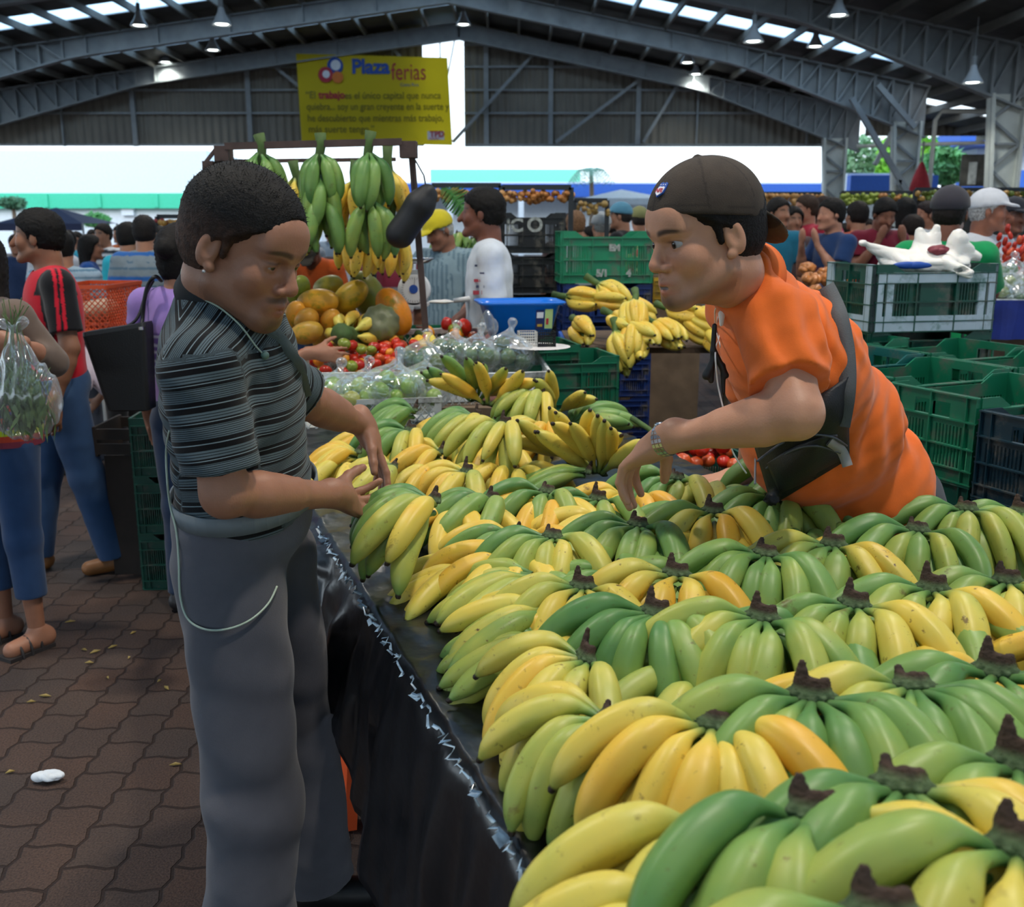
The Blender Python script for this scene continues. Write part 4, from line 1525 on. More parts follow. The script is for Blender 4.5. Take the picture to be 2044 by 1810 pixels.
def build_person(J, label, skin='#a8785e', shirt='#888888', pants='#2c3e5c', hair='#0d0b0a', style='short', sleeve=.65, cap=None, res=.012, hres=None, arms=True,
                 legs=True, pants_len=1.0, shoes='#3a2d25', shirt_fn=None, fat=1.0, group=None, hs=1.0, face={}, fold=.004, belly=0, neckline=.0, hem=.02, skirt=False,
                 name='person', skin_fine=False, fingers=True, shirt_name='shirt', look=(0, 0), baggy=0, capdir=1, capmat=None, arm_res=None, shoe_name='shoe', wl=.055, pfold=None, strap=False, extra_shirt=None):
    k = J['k']
    skc = rgb(skin)
    org = Vector((float(J['pelvis'][0]), float(J['pelvis'][1]), 0.0))
    pel, nk = J['pelvis'], J['neck']
    up = n_(nk - pel)
    right = n_(J['shR'] - J['shL'])
    fwd = n_(np.cross(up, right))
    right = np.cross(fwd, up)
    BR_ = np.stack([right, fwd, up], 1)
    L = np.linalg.norm(nk - pel)
    C = lambda t, f=0, r=0: pel + up * L * t + fwd * f * k + right * r * k
    hres = hres or res
    arm_res = arm_res or res
    # --- skin: trunk and neck, head, arms, legs as one mesh
    parts = []
    core = [EL(C(.68), np.array((.150 * fat, .098 * fat, .19)) * k, BR_, .04), EL(C(.1), np.array((.14 * fat, .1 * fat, .16)) * k, BR_, .04),
            RC(C(.9), nk + up * .05 * k, .055 * k, .05 * k, .03)]
    core += [RC(J['neck'] - up * .02, J['shR'], .045 * k, .05 * k, .03), RC(J['neck'] - up * .02, J['shL'], .045 * k, .05 * k, .03)]
    hp = head_prims(J['head'], J['headR'], k * hs, fine=skin_fine, o=face)
    nb = J['head'] + k * hs * (J['headR'] @ np.array((0, -.028, -.065)))
    hp.append(RC(nb, nk - up * .03 * k, .054 * k * hs * face.get('fat', 1), .060 * k, .03))
    if style is not None and skin_fine: pass
    leg = []
    for s in 'RL':
        leg += [RC(J['hip' + s], J['kn' + s], .075 * k * fat, .05 * k, .03), RC(J['kn' + s], J['an' + s], .05 * k, .033 * k, .02), RC(J['kn' + s] * .7 + J['an' + s] * .3 - J['fwd'] * .01, J['kn' + s] * .5 + J['an' + s] * .5, .052 * k, .045 * k, .03)]
    arm = []
    handd = {}
    for s in 'RL':
        if arms:
            u_, e_, w_ = J['sh' + s], J['el' + s], J['wr' + s]
            ar = [RC(u_, e_, .048 * k * fat, .038 * k * fat, .02), RC(e_, w_, .040 * k * fat, .0245 * k, .02), RC(e_ * .75 + w_ * .25, e_ * .5 + w_ * .5, .041 * k * fat, .036 * k, .02)]
            H_ = J.get('hand' + s)
            if H_ is None:
                dd = J['hd' + s]
                inw = (J['fwd'] * .2 + (right if s == 'L' else -right))
                ar += hand_prims(w_, dd, inw, J['fwd'], s=k) if fingers else [EL(w_ + n_(dd) * .07 * k, np.array((.02, .075, .038)) * k, basis(dd, right), .02)]
            else:
                ar += H_
            arm.append(ar)
    if skin_fine:
        parts = [blob(hp, hres), blob(core, .012)]
        for a in arm: parts.append(blob(a, arm_res))
        if legs: parts.append(blob(leg, .012))
    else:
        allp = core + hp
        if legs: allp += leg
        parts = [blob(allp, res)]
        for a in arm: parts.append(blob(a, min(res, .009 if fingers else res)))
    V, F = joinVF(parts)
    cols = face_cols(V, J['head'], J['headR'], k * hs, skc, face)
    V = V - np.array(org)
    body = mesh_np(name, V, F, M_SKIN, None, cols)
    body.location = org
    tag(body, label, 'person', group)
    oa = np.array(org)
    def child(nm, prims, r, m, colfn, disp=None, attrs=None):
        V, F = blob(prims, r, disp)
        c_ = colfn(V) if callable(colfn) else np.tile(np.array(rgb(colfn)[:3]), (len(V), 1))
        at_ = attrs(V) if attrs else None
        o = mesh_np(nm, V - oa, F, m, body, c_.astype(np.float32), at_)
        return o
    # --- shirt
    t = .012 * k
    sh = [EL(C(.70), np.array((.158 * fat + t, .108 * fat + t, .20)) * k, BR_, .04), EL(C(.42, belly * .5), np.array((.142 * fat + t, .104 * fat + t + belly, .17)) * k, BR_, .05),
          EL(C(.13, belly * .4), np.array((.150 * fat + t, .108 * fat + t + belly * .8, .17)) * k, BR_, .04, 'u', (C(-hem), -up)),
          RC(C(.93), J['shR'] + up * .002, .055 * k + t, .052 * k + t, .03), RC(C(.93), J['shL'] + up * .002, .055 * k + t, .052 * k + t, .03)]
    for s in 'RL':
        if strap or not arms: continue
        u_, e_, w_ = J['sh' + s], J['el' + s], J['wr' + s]
        if sleeve <= 1:
            q = u_ + (e_ - u_) * sleeve
            sh.append(RC(u_, u_ + (e_ - u_) * (sleeve + .15), .054 * k * fat + t, .052 * k * fat + t * 1.3, .025, 'u', (q, n_(e_ - u_))))
        else:
            q = e_ + (w_ - e_) * (sleeve - 1)
            sh += [RC(u_, e_, .052 * k * fat + t, .044 * k * fat + t, .025), RC(e_, q + (q - e_) * .1, .044 * k * fat + t, .030 * k + t, .025, 'u', (q, n_(w_ - e_)))]
    if neckline:
        sh.append(EL(nk + up * .03 * k + fwd * neckline * .5, np.array((.062, .05 + neckline, .05 + neckline)) * k, BR_, .012, 's'))
    if extra_shirt: sh += extra_shirt
    f1, f2 = folds(fold, up + right * .25, wl, 3), folds(fold * .8, fwd + up * .6, wl * 1.6, 5)
    dp = (lambda X, Y, Z: f1(X, Y, Z) + f2(X, Y, Z)) if fold else None
    shobj = child(shirt_name, sh, res, capmat or M_CLOTH, shirt_fn or shirt, dp) if not callable(shirt) else child(shirt_name, sh, res, shirt(), '#888888', dp, shirt_fn)
    # --- trousers
    if legs:
        t2 = .012 * k
        pt = [EL(C(.02, -.01), np.array((.150 * fat + t2, .112 * fat + t2, .13)) * k, BR_, .04, 'u', (C(.19), up))]
        if skirt:
            pt.append(RC(pel, pel * .25 + (J['knR'] + J['knL']) * .375, .16 * k, .2 * k, .03))
        else:
            for s in 'RL':
                h_, kn, an = J['hip' + s], J['kn' + s], J['an' + s]
                pt.append(RC(h_, kn, .086 * k * fat + t2 + baggy * .3, .058 * k + t2 + baggy, .03))
                e = kn + (an - kn) * pants_len
                pt.append(RC(kn, e + (an - kn) * .05, .058 * k + t2 + baggy, .050 * k + t2 + baggy * 1.3, .03, 'u', (e, n_(an - kn))))
        ff = folds(fold * .9 if pfold is None else pfold, up + fwd * .5 + right * .3, wl * 1.6 if pfold is None else .17, 9)
        pnt = child('skirt' if skirt else 'trousers', pt, res, M_CLOTH, pants, ff if fold else None)
        for s in 'RL':
            an = J['an' + s]
            f_ = J.get('foot' + s, J['fwd'])
            g0 = np.array((an[0], an[1], .045 * k)) - f_ * .03 * k
            child(shoe_name, [RC(g0, g0 + f_ * .15 * k - np.array((0, 0, .01)), .042 * k, .036 * k, .03, 'u', (np.array((0, 0, 0.0)), (0, 0, -1))), RC(an, g0, .040 * k, .042 * k, .02)], max(res * .7, .006), M_SHOE, shoes)
    # --- hair and cap
    if style and style != 'bald':
        hsd = max(hres, .004)
        hf = None
        ho = child('hair', hair_prims(J['head'], J['headR'], k * hs, style, face.get('hair', .012) if not cap else .0), hsd, M_HAIR, hair, hf)
        n_v = len(ho.data.vertices)
        co = np.zeros(n_v * 3, np.float32)
        ho.data.vertices.foreach_get('co', co)
        nr = np.zeros(n_v * 3, np.float32)
        ho.data.vertices.foreach_get('normal', nr)
        am = .0007 if skin_fine else .0022
        co = co.reshape(-1, 3) + nr.reshape(-1, 3) * np.abs(np.random.RandomState(3).randn(n_v, 1)) * am
        ho.data.vertices.foreach_set('co', co.astype(np.float32).ravel())
        ho.data.update()
        if skin_fine and face.get('strands', 1):
            c_, R_, s_ = J['head'] - np.array(org), J['headR'], k * hs
            q = ((co - c_) @ R_) / s_
            rs = np.random.RandomState(5)
            top = np.clip((q[:, 2] - .0) / .09, 0.05, 1) ** 1.3
            pick = rs.rand(n_v) < .33 * top
            b0, nn = co[pick], nr.reshape(-1, 3)[pick]
            tp_ = top[pick][:, None]
            dr = nn + R_[:, 1] * .35 + rs.randn(len(b0), 3) * .35
            dr /= np.linalg.norm(dr, axis=1, keepdims=True)
            sd_ = np.cross(dr, rs.randn(len(b0), 3))
            sd_ /= np.linalg.norm(sd_, axis=1, keepdims=True) + 1e-9
            L_ = (.002 + .0065 * tp_ * rs.rand(len(b0), 1))
            st_V = np.stack([b0 - sd_ * .0006 - nn * .001, b0 + sd_ * .0006 - nn * .001, b0 + dr * L_ + sd_ * .0001, b0 + dr * L_ - sd_ * .0001], 1).reshape(-1, 3)
            nq = len(b0)
            F2 = np.arange(nq * 4).reshape(-1, 4)
            me_ = ho.data
            F1 = np.zeros(len(me_.loops), np.int32)
            me_.loops.foreach_get('vertex_index', F1)
            F1 = F1.reshape(-1, 4)
            V2, F3 = joinVF([(co, F1), (st_V.astype(np.float32), F2)])
            side_ = np.clip((.055 - q[:, 2]) / .05, 0, 1)[:, None]
            c1 = np.array(rgb(hair)[:3]) * (1 - side_ * .6) + np.array(rgb(skin)[:3]) * .16 * side_
            c2 = np.tile(np.array(rgb(hair)[:3]), (len(st_V), 1))
            bpy.data.objects.remove(ho)
            mesh_np('hair', V2, F3, M_HAIR, body, np.concatenate([c1, c2]))
    if cap:
        c, R, s = J['head'], J['headR'], k * hs
        P = lambda x, y, z: np.array(c) + s * (R @ np.array((x, y, z)))
        N = lambda x, y, z: R @ np.array((x, y, z))
        q = capdir
        cp = [EL(P(0, -.012, .040), np.array((.094, .114, .098)) * s, R, .004, 'u', (P(0, 0, .028), N(0, .12 * q, -1)))]
        cp.append(EL(P(0, q * .112 - .012, .040), np.array((.064, .068, .010)) * s, R @ np.array(Matrix.Rotation(-.2 * q, 3, 'X')), .006))
        cp.append(EL(P(0, -.012, .138), .006 * s, R, .003))
        child('cap', cp, max(hres, .005), M_CLOTH, cap)
    if skin_fine:
        eyes(np.array(J['head']) - oa, J['headR'], k * hs, body, look)
    return body
# ================================================================== THE TWO MEN AT THE TABLE
A = lambda px, py, Y: np.array(at(px, py, Y))
# --- shopper in the striped shirt, standing at the left, sorting through a bunch
J = dict(k=1.0)
J['head'] = A(490, 492, 1.80)
J['headR'] = basis((.86, -.36, -.38), (.38, -.12, .92))
J['neck'] = A(445, 622, 1.87)
J['shR'], J['shL'] = A(400, 742, 1.71), A(520, 742, 2.05)
J['elR'], J['wrR'] = A(450, 985, 1.70), A(676, 988, 2.00)
J['elL'], J['wrL'] = A(615, 800, 2.16), A(728, 852, 2.36)
J['pelvis'] = A(497, 1030, 1.93)
J['fwd'] = n_((.94, .10, 0))
J['hipR'], J['knR'], J['anR'] = A(455, 1120, 1.86), np.array((-.52, 1.82, .49)), np.array((-.555, 1.80, .08))
J['hipL'], J['knL'], J['anL'] = A(525, 1110, 2.02), np.array((-.50, 2.10, .49)), np.array((-.475, 2.15, .08))
J['handR'] = hand_prims(J['wrR'], n_(A(752, 1030, 2.17) - J['wrR']), (.55, .8, -.25), (-.1, -.1, 1), curls=[(.5, .6, .4), (.55, .7, .4), (.6, .75, .4), (.6, .8, .4)], spread=.1, s=1.02, thumb=(.75, .6, .5))
J['handL'] = hand_prims(J['wrL'], (.42, -.10, -1.0), (-.6, -.3, -.35), (-.7, -.6, .0), curls=[(.1, .25, .15), (.15, .3, .2), (.15, .3, .2), (.2, .35, .2)], spread=.15, s=1.02, thumb=(.75, .55, .3))

def stripe_mat():
    m = mat('striped_knit', '#59666c', rough=.9, var=.05, sheen=.1, spec=.15, bump=.15, bscale=500)
    b = m.node_tree.nodes['Principled BSDF']
    a = nd(m, 'ShaderNodeAttribute', attribute_name='stripe')
    def M2(op, x, y=0):
        n = nd(m, 'ShaderNodeMath', operation=op)
        for i, v in enumerate((x, y)):
            if isinstance(v, (int, float)): n.inputs[i].default_value = v
            else: lk(m, v, n.inputs[i])
        return n.outputs[0]
    fr = M2('FRACT', M2('DIVIDE', a.outputs['Fac'], .064))
    cr = nd(m, 'ShaderNodeValToRGB')
    cr.color_ramp.interpolation = 'CONSTANT'
    g, k_, l = rgb('#56646a'), rgb('#0c0d10'), rgb('#7d8d92')
    stops = [(0, k_), (.155, l), (.18, k_), (.30, g)]
    t = .33
    while t < .62:
        stops += [(t, k_), (t + .018, g)]
        t += .055
    stops += [(.64, k_), (.72, l), (.745, k_), (.79, g), (.845, k_), (.865, g), (.92, k_), (.94, g)]
    e = cr.color_ramp.elements
    e[0].position, e[0].color = stops[0]
    e[1].position, e[1].color = stops[1]
    for p, c in stops[2:]:
        q = e.new(p)
        q.color = c
    lk(m, fr, cr.inputs[0])
    lk(m, cr.outputs[0], b.inputs['Base Color'])
    return m

def stripe_coord(J):
    up = n_(J['neck'] - J['pelvis'])
    r = n_(J['shR'] - J['shL'])
    f = n_(np.cross(up, r))
    def fn(V):
        q = V - J['pelvis']
        z, y = q @ up, q @ f
        c = z + .30 * np.clip(y, -.2, .2) * np.clip(z / .3, 0, 1)
        hi = np.clip((z - .34) / .05, 0, 1)
        c2 = .62 * z - 1.0 * np.abs(y + .035)
        c = np.where(z > .37, c2, c)
        for s in 'RL':
            u, e = J['sh' + s], J['el' + s]
            d = n_(e - u)
            t = (V - u) @ d
            dist = np.linalg.norm(V - u - t[:, None] * d, axis=1)
            side = (V - u) @ n_((r if s == 'R' else -r) * .85 + d * .45)
            m = (t > -.03) & (dist < .15) & (side > .005)
            c = np.where(m, -t, c)
        return {'stripe': c}
    return fn
def neckband(J, f=.5, r=.064):
    up = n_(J['neck'] - J['pelvis'])
    nb = J['head'] + J['headR'] @ np.array((0, -.028, -.065))
    d = nb - J['neck']
    return [RC(J['neck'] - up * .03, J['neck'] + d * .9, r + .012, r, .03, 'u', (J['neck'] + d * f, n_(n_(d) + up * .12)))]
man = build_person(J, 'person in a black and grey striped polo and grey trousers sorting bananas at the left', skin='#9c6e56', shirt=stripe_mat, shirt_fn=stripe_coord(J), pants='#57575e', pfold=.0065, style='short',
                   hair='#0b0908', sleeve=.80, baggy=.022, res=.0065, hres=.0026, arm_res=.0032, skin_fine=True, fat=1.04, hs=1.06, fold=.0032, hem=-.03, shoes='#121214', extra_shirt=neckband(J, .68),
                   face=dict(eye=-.0052, hair=.013, moustache=.75, goatee=.55, stubble=.3, brow=.8, nose=1.15), look=(0, -.5), wl=.06)
mo = np.array(man.location)
def onman(name, prims, r, m, col, parent=man, org=mo, disp=None):
    V, F = blob(prims, r, disp)
    return mesh_np(name, V - org, F, m, parent, np.tile(np.array(rgb(col)[:3]), (len(V), 1)))
up = n_(J['neck'] - J['pelvis'])
rt = n_(J['shR'] - J['shL'])
fw = n_(np.cross(up, rt))
rt = np.cross(fw, up)
def ring(c, up, a, b, w, fw, rt, n=40, z=0):
    return [c + up * z + rt * a * math.cos(2 * PI * i / n) + fw * b * math.sin(2 * PI * i / n) for i in range(n + 1)]
# belt
P_ = J['pelvis'] + up * .055
mbb = MB()
Rg = ring(P_, up, .171, .136, .03, fw, rt)
for i in range(len(Rg) - 1):
    a, b_ = Rg[i], Rg[i + 1]
    h = up * .018
    ra, rb = n_(a - P_) * .004, n_(b_ - P_) * .004
    mbb.add([a - h - mo, b_ - h - mo, b_ + h - mo, a + h - mo, a - h + ra - mo, b_ - h + rb - mo, b_ + h + rb - mo, a + h + ra - mo], [(0, 1, 2, 3), (7, 6, 5, 4), (0, 4, 5, 1), (3, 2, 6, 7)])
mbb.build('belt', mat('grey_belt', '#6c757a', rough=.6), man, True)
# collar of the polo
nk, hd = J['neck'], J['head']
def collar(J, m, parent, org, rr=.066, h=.035, name='collar', gap=35, tilt=.3, off=.05):
    up = n_(J['neck'] - J['pelvis'])
    rt = n_(J['shR'] - J['shL'])
    fw = n_(np.cross(up, rt))
    nb = J['head'] + J['headR'] @ np.array((0, -.028, -.065))
    up2 = n_(n_(nb - J['neck']) + up * .12)
    rt2 = n_(np.cross(fw, up2))
    fw2 = np.cross(up2, rt2)
    c = J['neck'] + n_(nb - J['neck']) * off
    mb = MB()
    n = 36
    vs, fs = [], []
    rr = rr * 1.0
    for i in range(n + 1):
        a = math.radians(90 + gap / 2) + (2 * PI - math.radians(gap)) * i / n
        d = rt2 * math.cos(a) + fw2 * math.sin(a)
        dip = -.022 * max(0, math.sin(a)) ** 2
        for (r, z) in ((rr - .010, h - .012), (rr - .007, h), (rr - .001, h + .003), (rr + .008, h - .012), (rr + .018, h - .034)):
            vs.append(c + d * r + up2 * (z + dip) - org)
    for i in range(n):
        for j in range(4):
            fs.append((i * 5 + j, (i + 1) * 5 + j, (i + 1) * 5 + j + 1, i * 5 + j + 1))
    mb.add(vs, fs)
    o = mb.build(name, m, parent, True)
    sm = o.modifiers.new('t', 'SOLIDIFY')
    sm.thickness = .002
    return o
collar(J, mat('dark_collar', '#1c1f22', rough=.9), man, mo)
# grey bag strap across the back and chest, thin grey cable looping out of the pocket
def strap(name, pts, w, m, parent, org, nrm):
    mb = MB()
    pts = [np.array(p) for p in pts]
    # catmull-rom
    Q = []
    for i in range(len(pts) - 1):
        p0, p1, p2, p3 = pts[max(i - 1, 0)], pts[i], pts[i + 1], pts[min(i + 2, len(pts) - 1)]
        for t in np.linspace(0, 1, 7)[:-1]:
            Q.append(.5 * ((2 * p1) + (-p0 + p2) * t + (2 * p0 - 5 * p1 + 4 * p2 - p3) * t * t + (-p0 + 3 * p1 - 3 * p2 + p3) * t ** 3))
    Q.append(pts[-1])
    vs, fs = [], []
    for i, q in enumerate(Q):
        d = n_(Q[min(i + 1, len(Q) - 1)] - Q[max(i - 1, 0)])
        nn = n_(nrm(q)) if callable(nrm) else n_(nrm)
        s_ = n_(np.cross(d, nn))
        nn = np.cross(s_, d)
        for (a, b_) in ((-w / 2, 0), (w / 2, 0), (w / 2, .003), (-w / 2, .003)):
            vs.append(q + s_ * a + nn * b_ - org)
    for i in range(len(Q) - 1):
        for j in range(4):
            fs.append((i * 4 + j, i * 4 + (j + 1) % 4, (i + 1) * 4 + (j + 1) % 4, (i + 1) * 4 + j))
    mb.add(vs, fs)
    return mb.build(name, m, parent, True)
def smooth_pts(pts, n=7):
    pts = [np.array(p, float) for p in pts]
    Q = []
    for i in range(len(pts) - 1):
        p0, p1, p2, p3 = pts[max(i - 1, 0)], pts[i], pts[i + 1], pts[min(i + 2, len(pts) - 1)]
        for t in np.linspace(0, 1, n)[:-1]:
            Q.append(.5 * ((2 * p1) + (-p0 + p2) * t + (2 * p0 - 5 * p1 + 4 * p2 - p3) * t * t + (-p0 + 3 * p1 - 3 * p2 + p3) * t ** 3))
    Q.append(pts[-1])
    return Q
def onbody(px, py, Y0, obj, lift=.004):
    """first point of the given thing's clothing under a pixel"""
    o = Vector((0, 0, CAMH))
    d = (at(px, py, 1.0) - o).normalized()
    best = None
    for ob in obj:
        M_ = ob.matrix_world.inverted()
        a = M_ @ o
        dd = (M_.to_3x3() @ d).normalized()
        ok, p, n, _ = ob.ray_cast(a, dd)
        if ok:
            w = ob.matrix_world @ p
            if best is None or (w - o).length < best:
                best = (w - o).length
    if best is None: return A(px, py, Y0)
    return np.array(o + d * (best - lift))
bpy.context.view_layer.update()
mk = [c for c in man.children if c.name.startswith(('shirt', 'trousers', 'belt'))]
M_STRAP = mat('grey_webbing', '#4d5a60', rough=.8, bump=.3, bscale=400)
pp = [onbody(px, py, 1.8, mk) for px, py in ((425, 596), (468, 612), (520, 645), (560, 680), (592, 730), (610, 790))]
camn = lambda q: np.array((0, 0, CAMH)) - q
strap('bag_strap', pp, .026, M_STRAP, man, mo, camn)
pp = [onbody(px, py, 1.8, mk, .006) for px, py in ((338, 860), (332, 900), (334, 960), (340, 1010), (352, 1060))] + [onbody(px, py, 1.78, mk, .008) for px, py in ((357, 1120), (360, 1190), (375, 1235), (410, 1256), (455, 1255))] + [onbody(px, py, 1.8, mk, .008) for px, py in ((500, 1237), (535, 1205), (553, 1170))]
MB().tube([tuple(q - mo) for q in smooth_pts(pp)], .0022, 6).build('cable', mat('pale_cable', '#a9b9a8', rough=.5), man, True)
pp = [onbody(px, py, 1.8, mk, .004) for px, py in ((372, 560), (362, 545), (372, 520), (380, 535), (376, 565), (395, 590), (440, 615), (480, 650), (510, 690), (527, 708))]
MB().tube([tuple(q - mo) for q in smooth_pts(pp)], .0017, 6).build('earphone_wire', mat('pale_cable', '#a9b9a8'), man, True)
q = onbody(529, 709, 1.8, mk, .006)
onman('earphone', [EL(q, .0075, None, .002)], .0015, M_SHOE, '#5d7a70')
c_, R_ = J['head'], J['headR']
q = c_ + 1.06 * (R_ @ np.array((.083, -.004, -.045)))
onman('earring', [EL(q, .003, None, .002)], .001, M_LAMP, '#c8b070')
J1 = J

# --- vendor in orange, leaning in from behind the table
J = dict(k=1.02)
J['head'] = A(1403, 468, 1.98)
J['headR'] = basis((-.90, -.40, -.22), (-.2, -.05, 1))
J['neck'] = A(1502, 575, 2.12)
J['shL'], J['shR'] = A(1552, 645, 2.00), A(1480, 615, 2.40)
J['elL'], J['wrL'] = A(1590, 825, 1.86), A(1322, 880, 2.03)
J['elR'], J['wrR'] = A(1530, 850, 2.72), A(1480, 948, 2.86)
J['pelvis'] = A(1748, 1010, 2.46)
J['fwd'] = n_((-.94, -.34, 0))
for s, o_ in (('R', .1), ('L', -.1)):
    b_ = J['pelvis'] + np.array((-.34, .94, 0)) * o_
    J['hip' + s] = b_ + np.array((0, 0, -.05))
    J['kn' + s] = np.array((b_[0] + .02, b_[1], .48))
    J['an' + s] = np.array((b_[0] + .08, b_[1] + .02, .08))
J['handL'] = hand_prims(J['wrL'], n_(A(1243, 935, 2.10) - J['wrL']), (-.15, .3, -1), (-.35, .9, .1), curls=[(.45, .55, .3), (.55, .45, .3), (.6, .5, .3), (.7, .55, .3)], spread=.13, s=1.2, thumb=(.62, .5, .6))
J['handR'] = hand_prims(J['wrR'], n_(np.array((-.9, -.12, -.12))), (0, 0, -1), (.3, -1, .1), curls=[(.05, .12, .05)] * 4, spread=.2, s=1.08, thumb=(.7, .75, .05))
up = n_(J['neck'] - J['pelvis'])
rt = n_(J['shR'] - J['shL'])
fw = n_(np.cross(up, rt))
ven = build_person(J, 'person in a bright orange polo and backward brown cap leaning over the bananas', skin='#bd8a6e', shirt='#e06a26', pants='#3c4048', style='short', hair='#0d0a09', sleeve=.70, res=.0065, hres=.0026,
                   arm_res=.0034, skin_fine=True, fat=1.2, hs=1.06, fold=.0085, hem=.0, shoes='#121214', extra_shirt=neckband(J, .62, .068), belly=.05,
                   face=dict(eye=.0036, goatee=.6, stubble=.22, brow=.9, nose=1.2, mouth=.0032, strands=0, fat=1.08), look=(-.1, .02), wl=.042)
vo = np.array(ven.location)
def onven(name, prims, r, m, col, disp=None): return onman(name, prims, r, m, col, ven, vo, disp)
collar(J, mat('orange_collar', '#e06a26', rough=.9), ven, vo, rr=.070, h=.036, gap=60, off=.04)
# backward cap
c, R, s = J['head'], J['headR'], 1.02 * 1.06
P = lambda x, y, z: np.array(c) + s * (R @ np.array((x, y, z)))
N = lambda x, y, z: R @ np.array((x, y, z))
Rt = R @ np.array(Matrix.Rotation(.16, 3, 'X'))
cp = [EL(P(0, -.014, .040), np.array((.090, .110, .094)) * s, R, .004, 'u', (P(0, .08, .052), N(0, .26, -1))),
      EL(P(0, -.128, -.012), np.array((.062, .050, .007)) * s, R @ np.array(Matrix.Rotation(.95, 3, 'X')), .008),
      EL(P(0, -.014, .134), (.007 * s, .007 * s, .004 * s), R, .002)]
for a in range(6):
    t_ = 2 * PI * a / 6 + .3
    cp.append(EL(P(.055 * math.sin(t_), -.014 + .067 * math.cos(t_), .108), (.004 * s, .004 * s, .004 * s), R, .002))
V, F = blob(cp, .0035)
q = ((V - c) @ R) / s
th = np.arctan2(q[:, 0], q[:, 1] + .014)
seam = np.minimum(np.abs(((th / (PI / 3) + .5) % 1) - .5), 1) * (PI / 3) * np.hypot(q[:, 0], q[:, 1] + .014)
brown = np.array(rgb('#3b322a')[:3])
cc = np.tile(brown, (len(V), 1))
cc[(seam < .0018) & (q[:, 2] > .05)] *= .55
band = (np.abs(q[:, 2] - (.052 + (q[:, 1] - .08) * .26) - .014) < .0012)
cc[band] *= .6
cc[q[:, 1] < -.125] = np.array(rgb('#5a4c3c')[:3])
cap = mesh_np('cap', V - vo, F, mat('cap_cloth', '#3b322a', rough=.9, attr='Col', var=.2, scale=30, bump=.3, bscale=500), ven, cc)
# shield emblem on the cap's side panel
bpy.context.view_layer.update()
cq = A(1319, 378, 1.9)
cp_ = onbody(1320, 378, 1.9, [cap], .0015)
ca = onbody(1314, 378, 1.9, [cap], .0015)
cb_ = onbody(1328, 378, 1.9, [cap], .0015)
cd = onbody(1319, 366, 1.9, [cap], .0015)
ex = n_(cb_ - ca)
ez = n_(cd - cp_)
ez = n_(ez - ex * np.dot(ex, ez))
ny = np.cross(ex, ez)
if np.dot(ny, np.array((0, 0, CAMH)) - cp_) < 0: ny = -ny
def plate(name, pts, off, m, parent=None):
    mb = MB()
    vs = [cp_ + ex * a + ez * b_ + ny * off - vo for a, b_ in pts] + [cp_ + ex * a + ez * b_ - vo - ny * .002 for a, b_ in pts]
    n = len(pts)
    mb.add(vs, [tuple(range(n)), tuple(range(n, 2 * n))[::-1]] + [(i, n + i, n + (i + 1) % n, (i + 1) % n) for i in range(n)])
    return mb.build(name, m, parent or ven)
sc_ = .0135
sh_ = [(-.8, 1.0), (-.35, 1.18), (0, 1.0), (.35, 1.18), (.8, 1.0), (.86, .3), (.82, -.6), (.4, -.95), (0, -1.3), (-.4, -.95), (-.82, -.6), (-.86, .3)]
plate('emblem', [(a * sc_, b_ * sc_) for a, b_ in sh_], .001, M_BLU, cap)
plate('emblem_field', [(a * sc_ * .8, b_ * sc_ * .62 - .004) for a, b_ in sh_], .0018, M_WHT, cap)
cu = bpy.data.curves.new('emblem_letters', 'FONT')
cu.body = 'NFL'
cu.size = .0125
cu.align_x = 'CENTER'
cu.offset = .0005
ob = bpy.data.objects.new('emblem_letters', cu)
COL.objects.link(ob)
bpy.context.view_layer.update()
me = bpy.data.meshes.new_from_object(ob)
bpy.data.objects.remove(ob)
me.materials.clear()
me.materials.append(M_RED)
lt = link('emblem_letters', me, cap)
Mx = Matrix((tuple(ex), tuple(ez), tuple(ny))).transposed().to_4x4()
Mx.translation = Vector(cp_ + ny * .0028 - ez * .008 - vo)
lt.matrix_local = Mx
for i in range(3):
    plate('emblem_star', [((-.55 + .5 * i) * sc_ + .08 * sc_ * math.cos(t * PI / 4), .72 * sc_ + .1 * sc_ * math.sin(t * PI / 4)) for t in range(8)], .0018, M_WHT, cap)
# wristwatch on the reaching arm
def bracelet(w, d, rx, rz, name, m, parent, org, n=22, nrm=(0, 0, 1)):
    d = n_(d)
    u_ = n_(np.array(nrm) - d * np.dot(nrm, d))
    v_ = np.cross(d, u_)
    mb = MB()
    for i in range(n):
        a, b_ = 2 * PI * i / n, 2 * PI * (i + .82) / n
        for off, w2 in ((-.0085, .0045), (0, .006), (.0085, .0045)):
            pa, pb = w + d * off + u_ * math.sin(a) * rz + v_ * math.cos(a) * rx - org, w + d * off + u_ * math.sin(b_) * rz + v_ * math.cos(b_) * rx - org
            mb.bar(pa, pb, .0036, w2 * 1.3, up=d)
    o = mb.build(name, m, parent)
    return o, u_, v_
dW = J['wrL'] - J['elL']
wp = J['wrL'] + n_(dW) * (-.006)
M_CHROME = mat('watch_steel', '#c9ccd0', rough=.2, metal=.9, var=.03)
wat, u_, v_ = bracelet(wp, dW, .0345, .0320, 'wristwatch', M_CHROME, ven, vo, nrm=(.1, .2, 1))
fc = wp + u_ * .033 + v_ * .0 - vo
Mw = Matrix((tuple(n_(dW)), tuple(v_), tuple(np.cross(n_(dW), v_)))).transposed().to_4x4()
Mw.translation = Vector(fc)
MB().lathe([(.017, -.004), (.0185, 0), (.018, .006), (.015, .0075)], 24, Mw).build('watch_case', M_CHROME, wat, True)
MB().lathe([(.0145, .0076), (.0145, .0082)], 24, Mw).build('watch_dial', mat('dial', '#dfe3e6', rough=.2), wat)
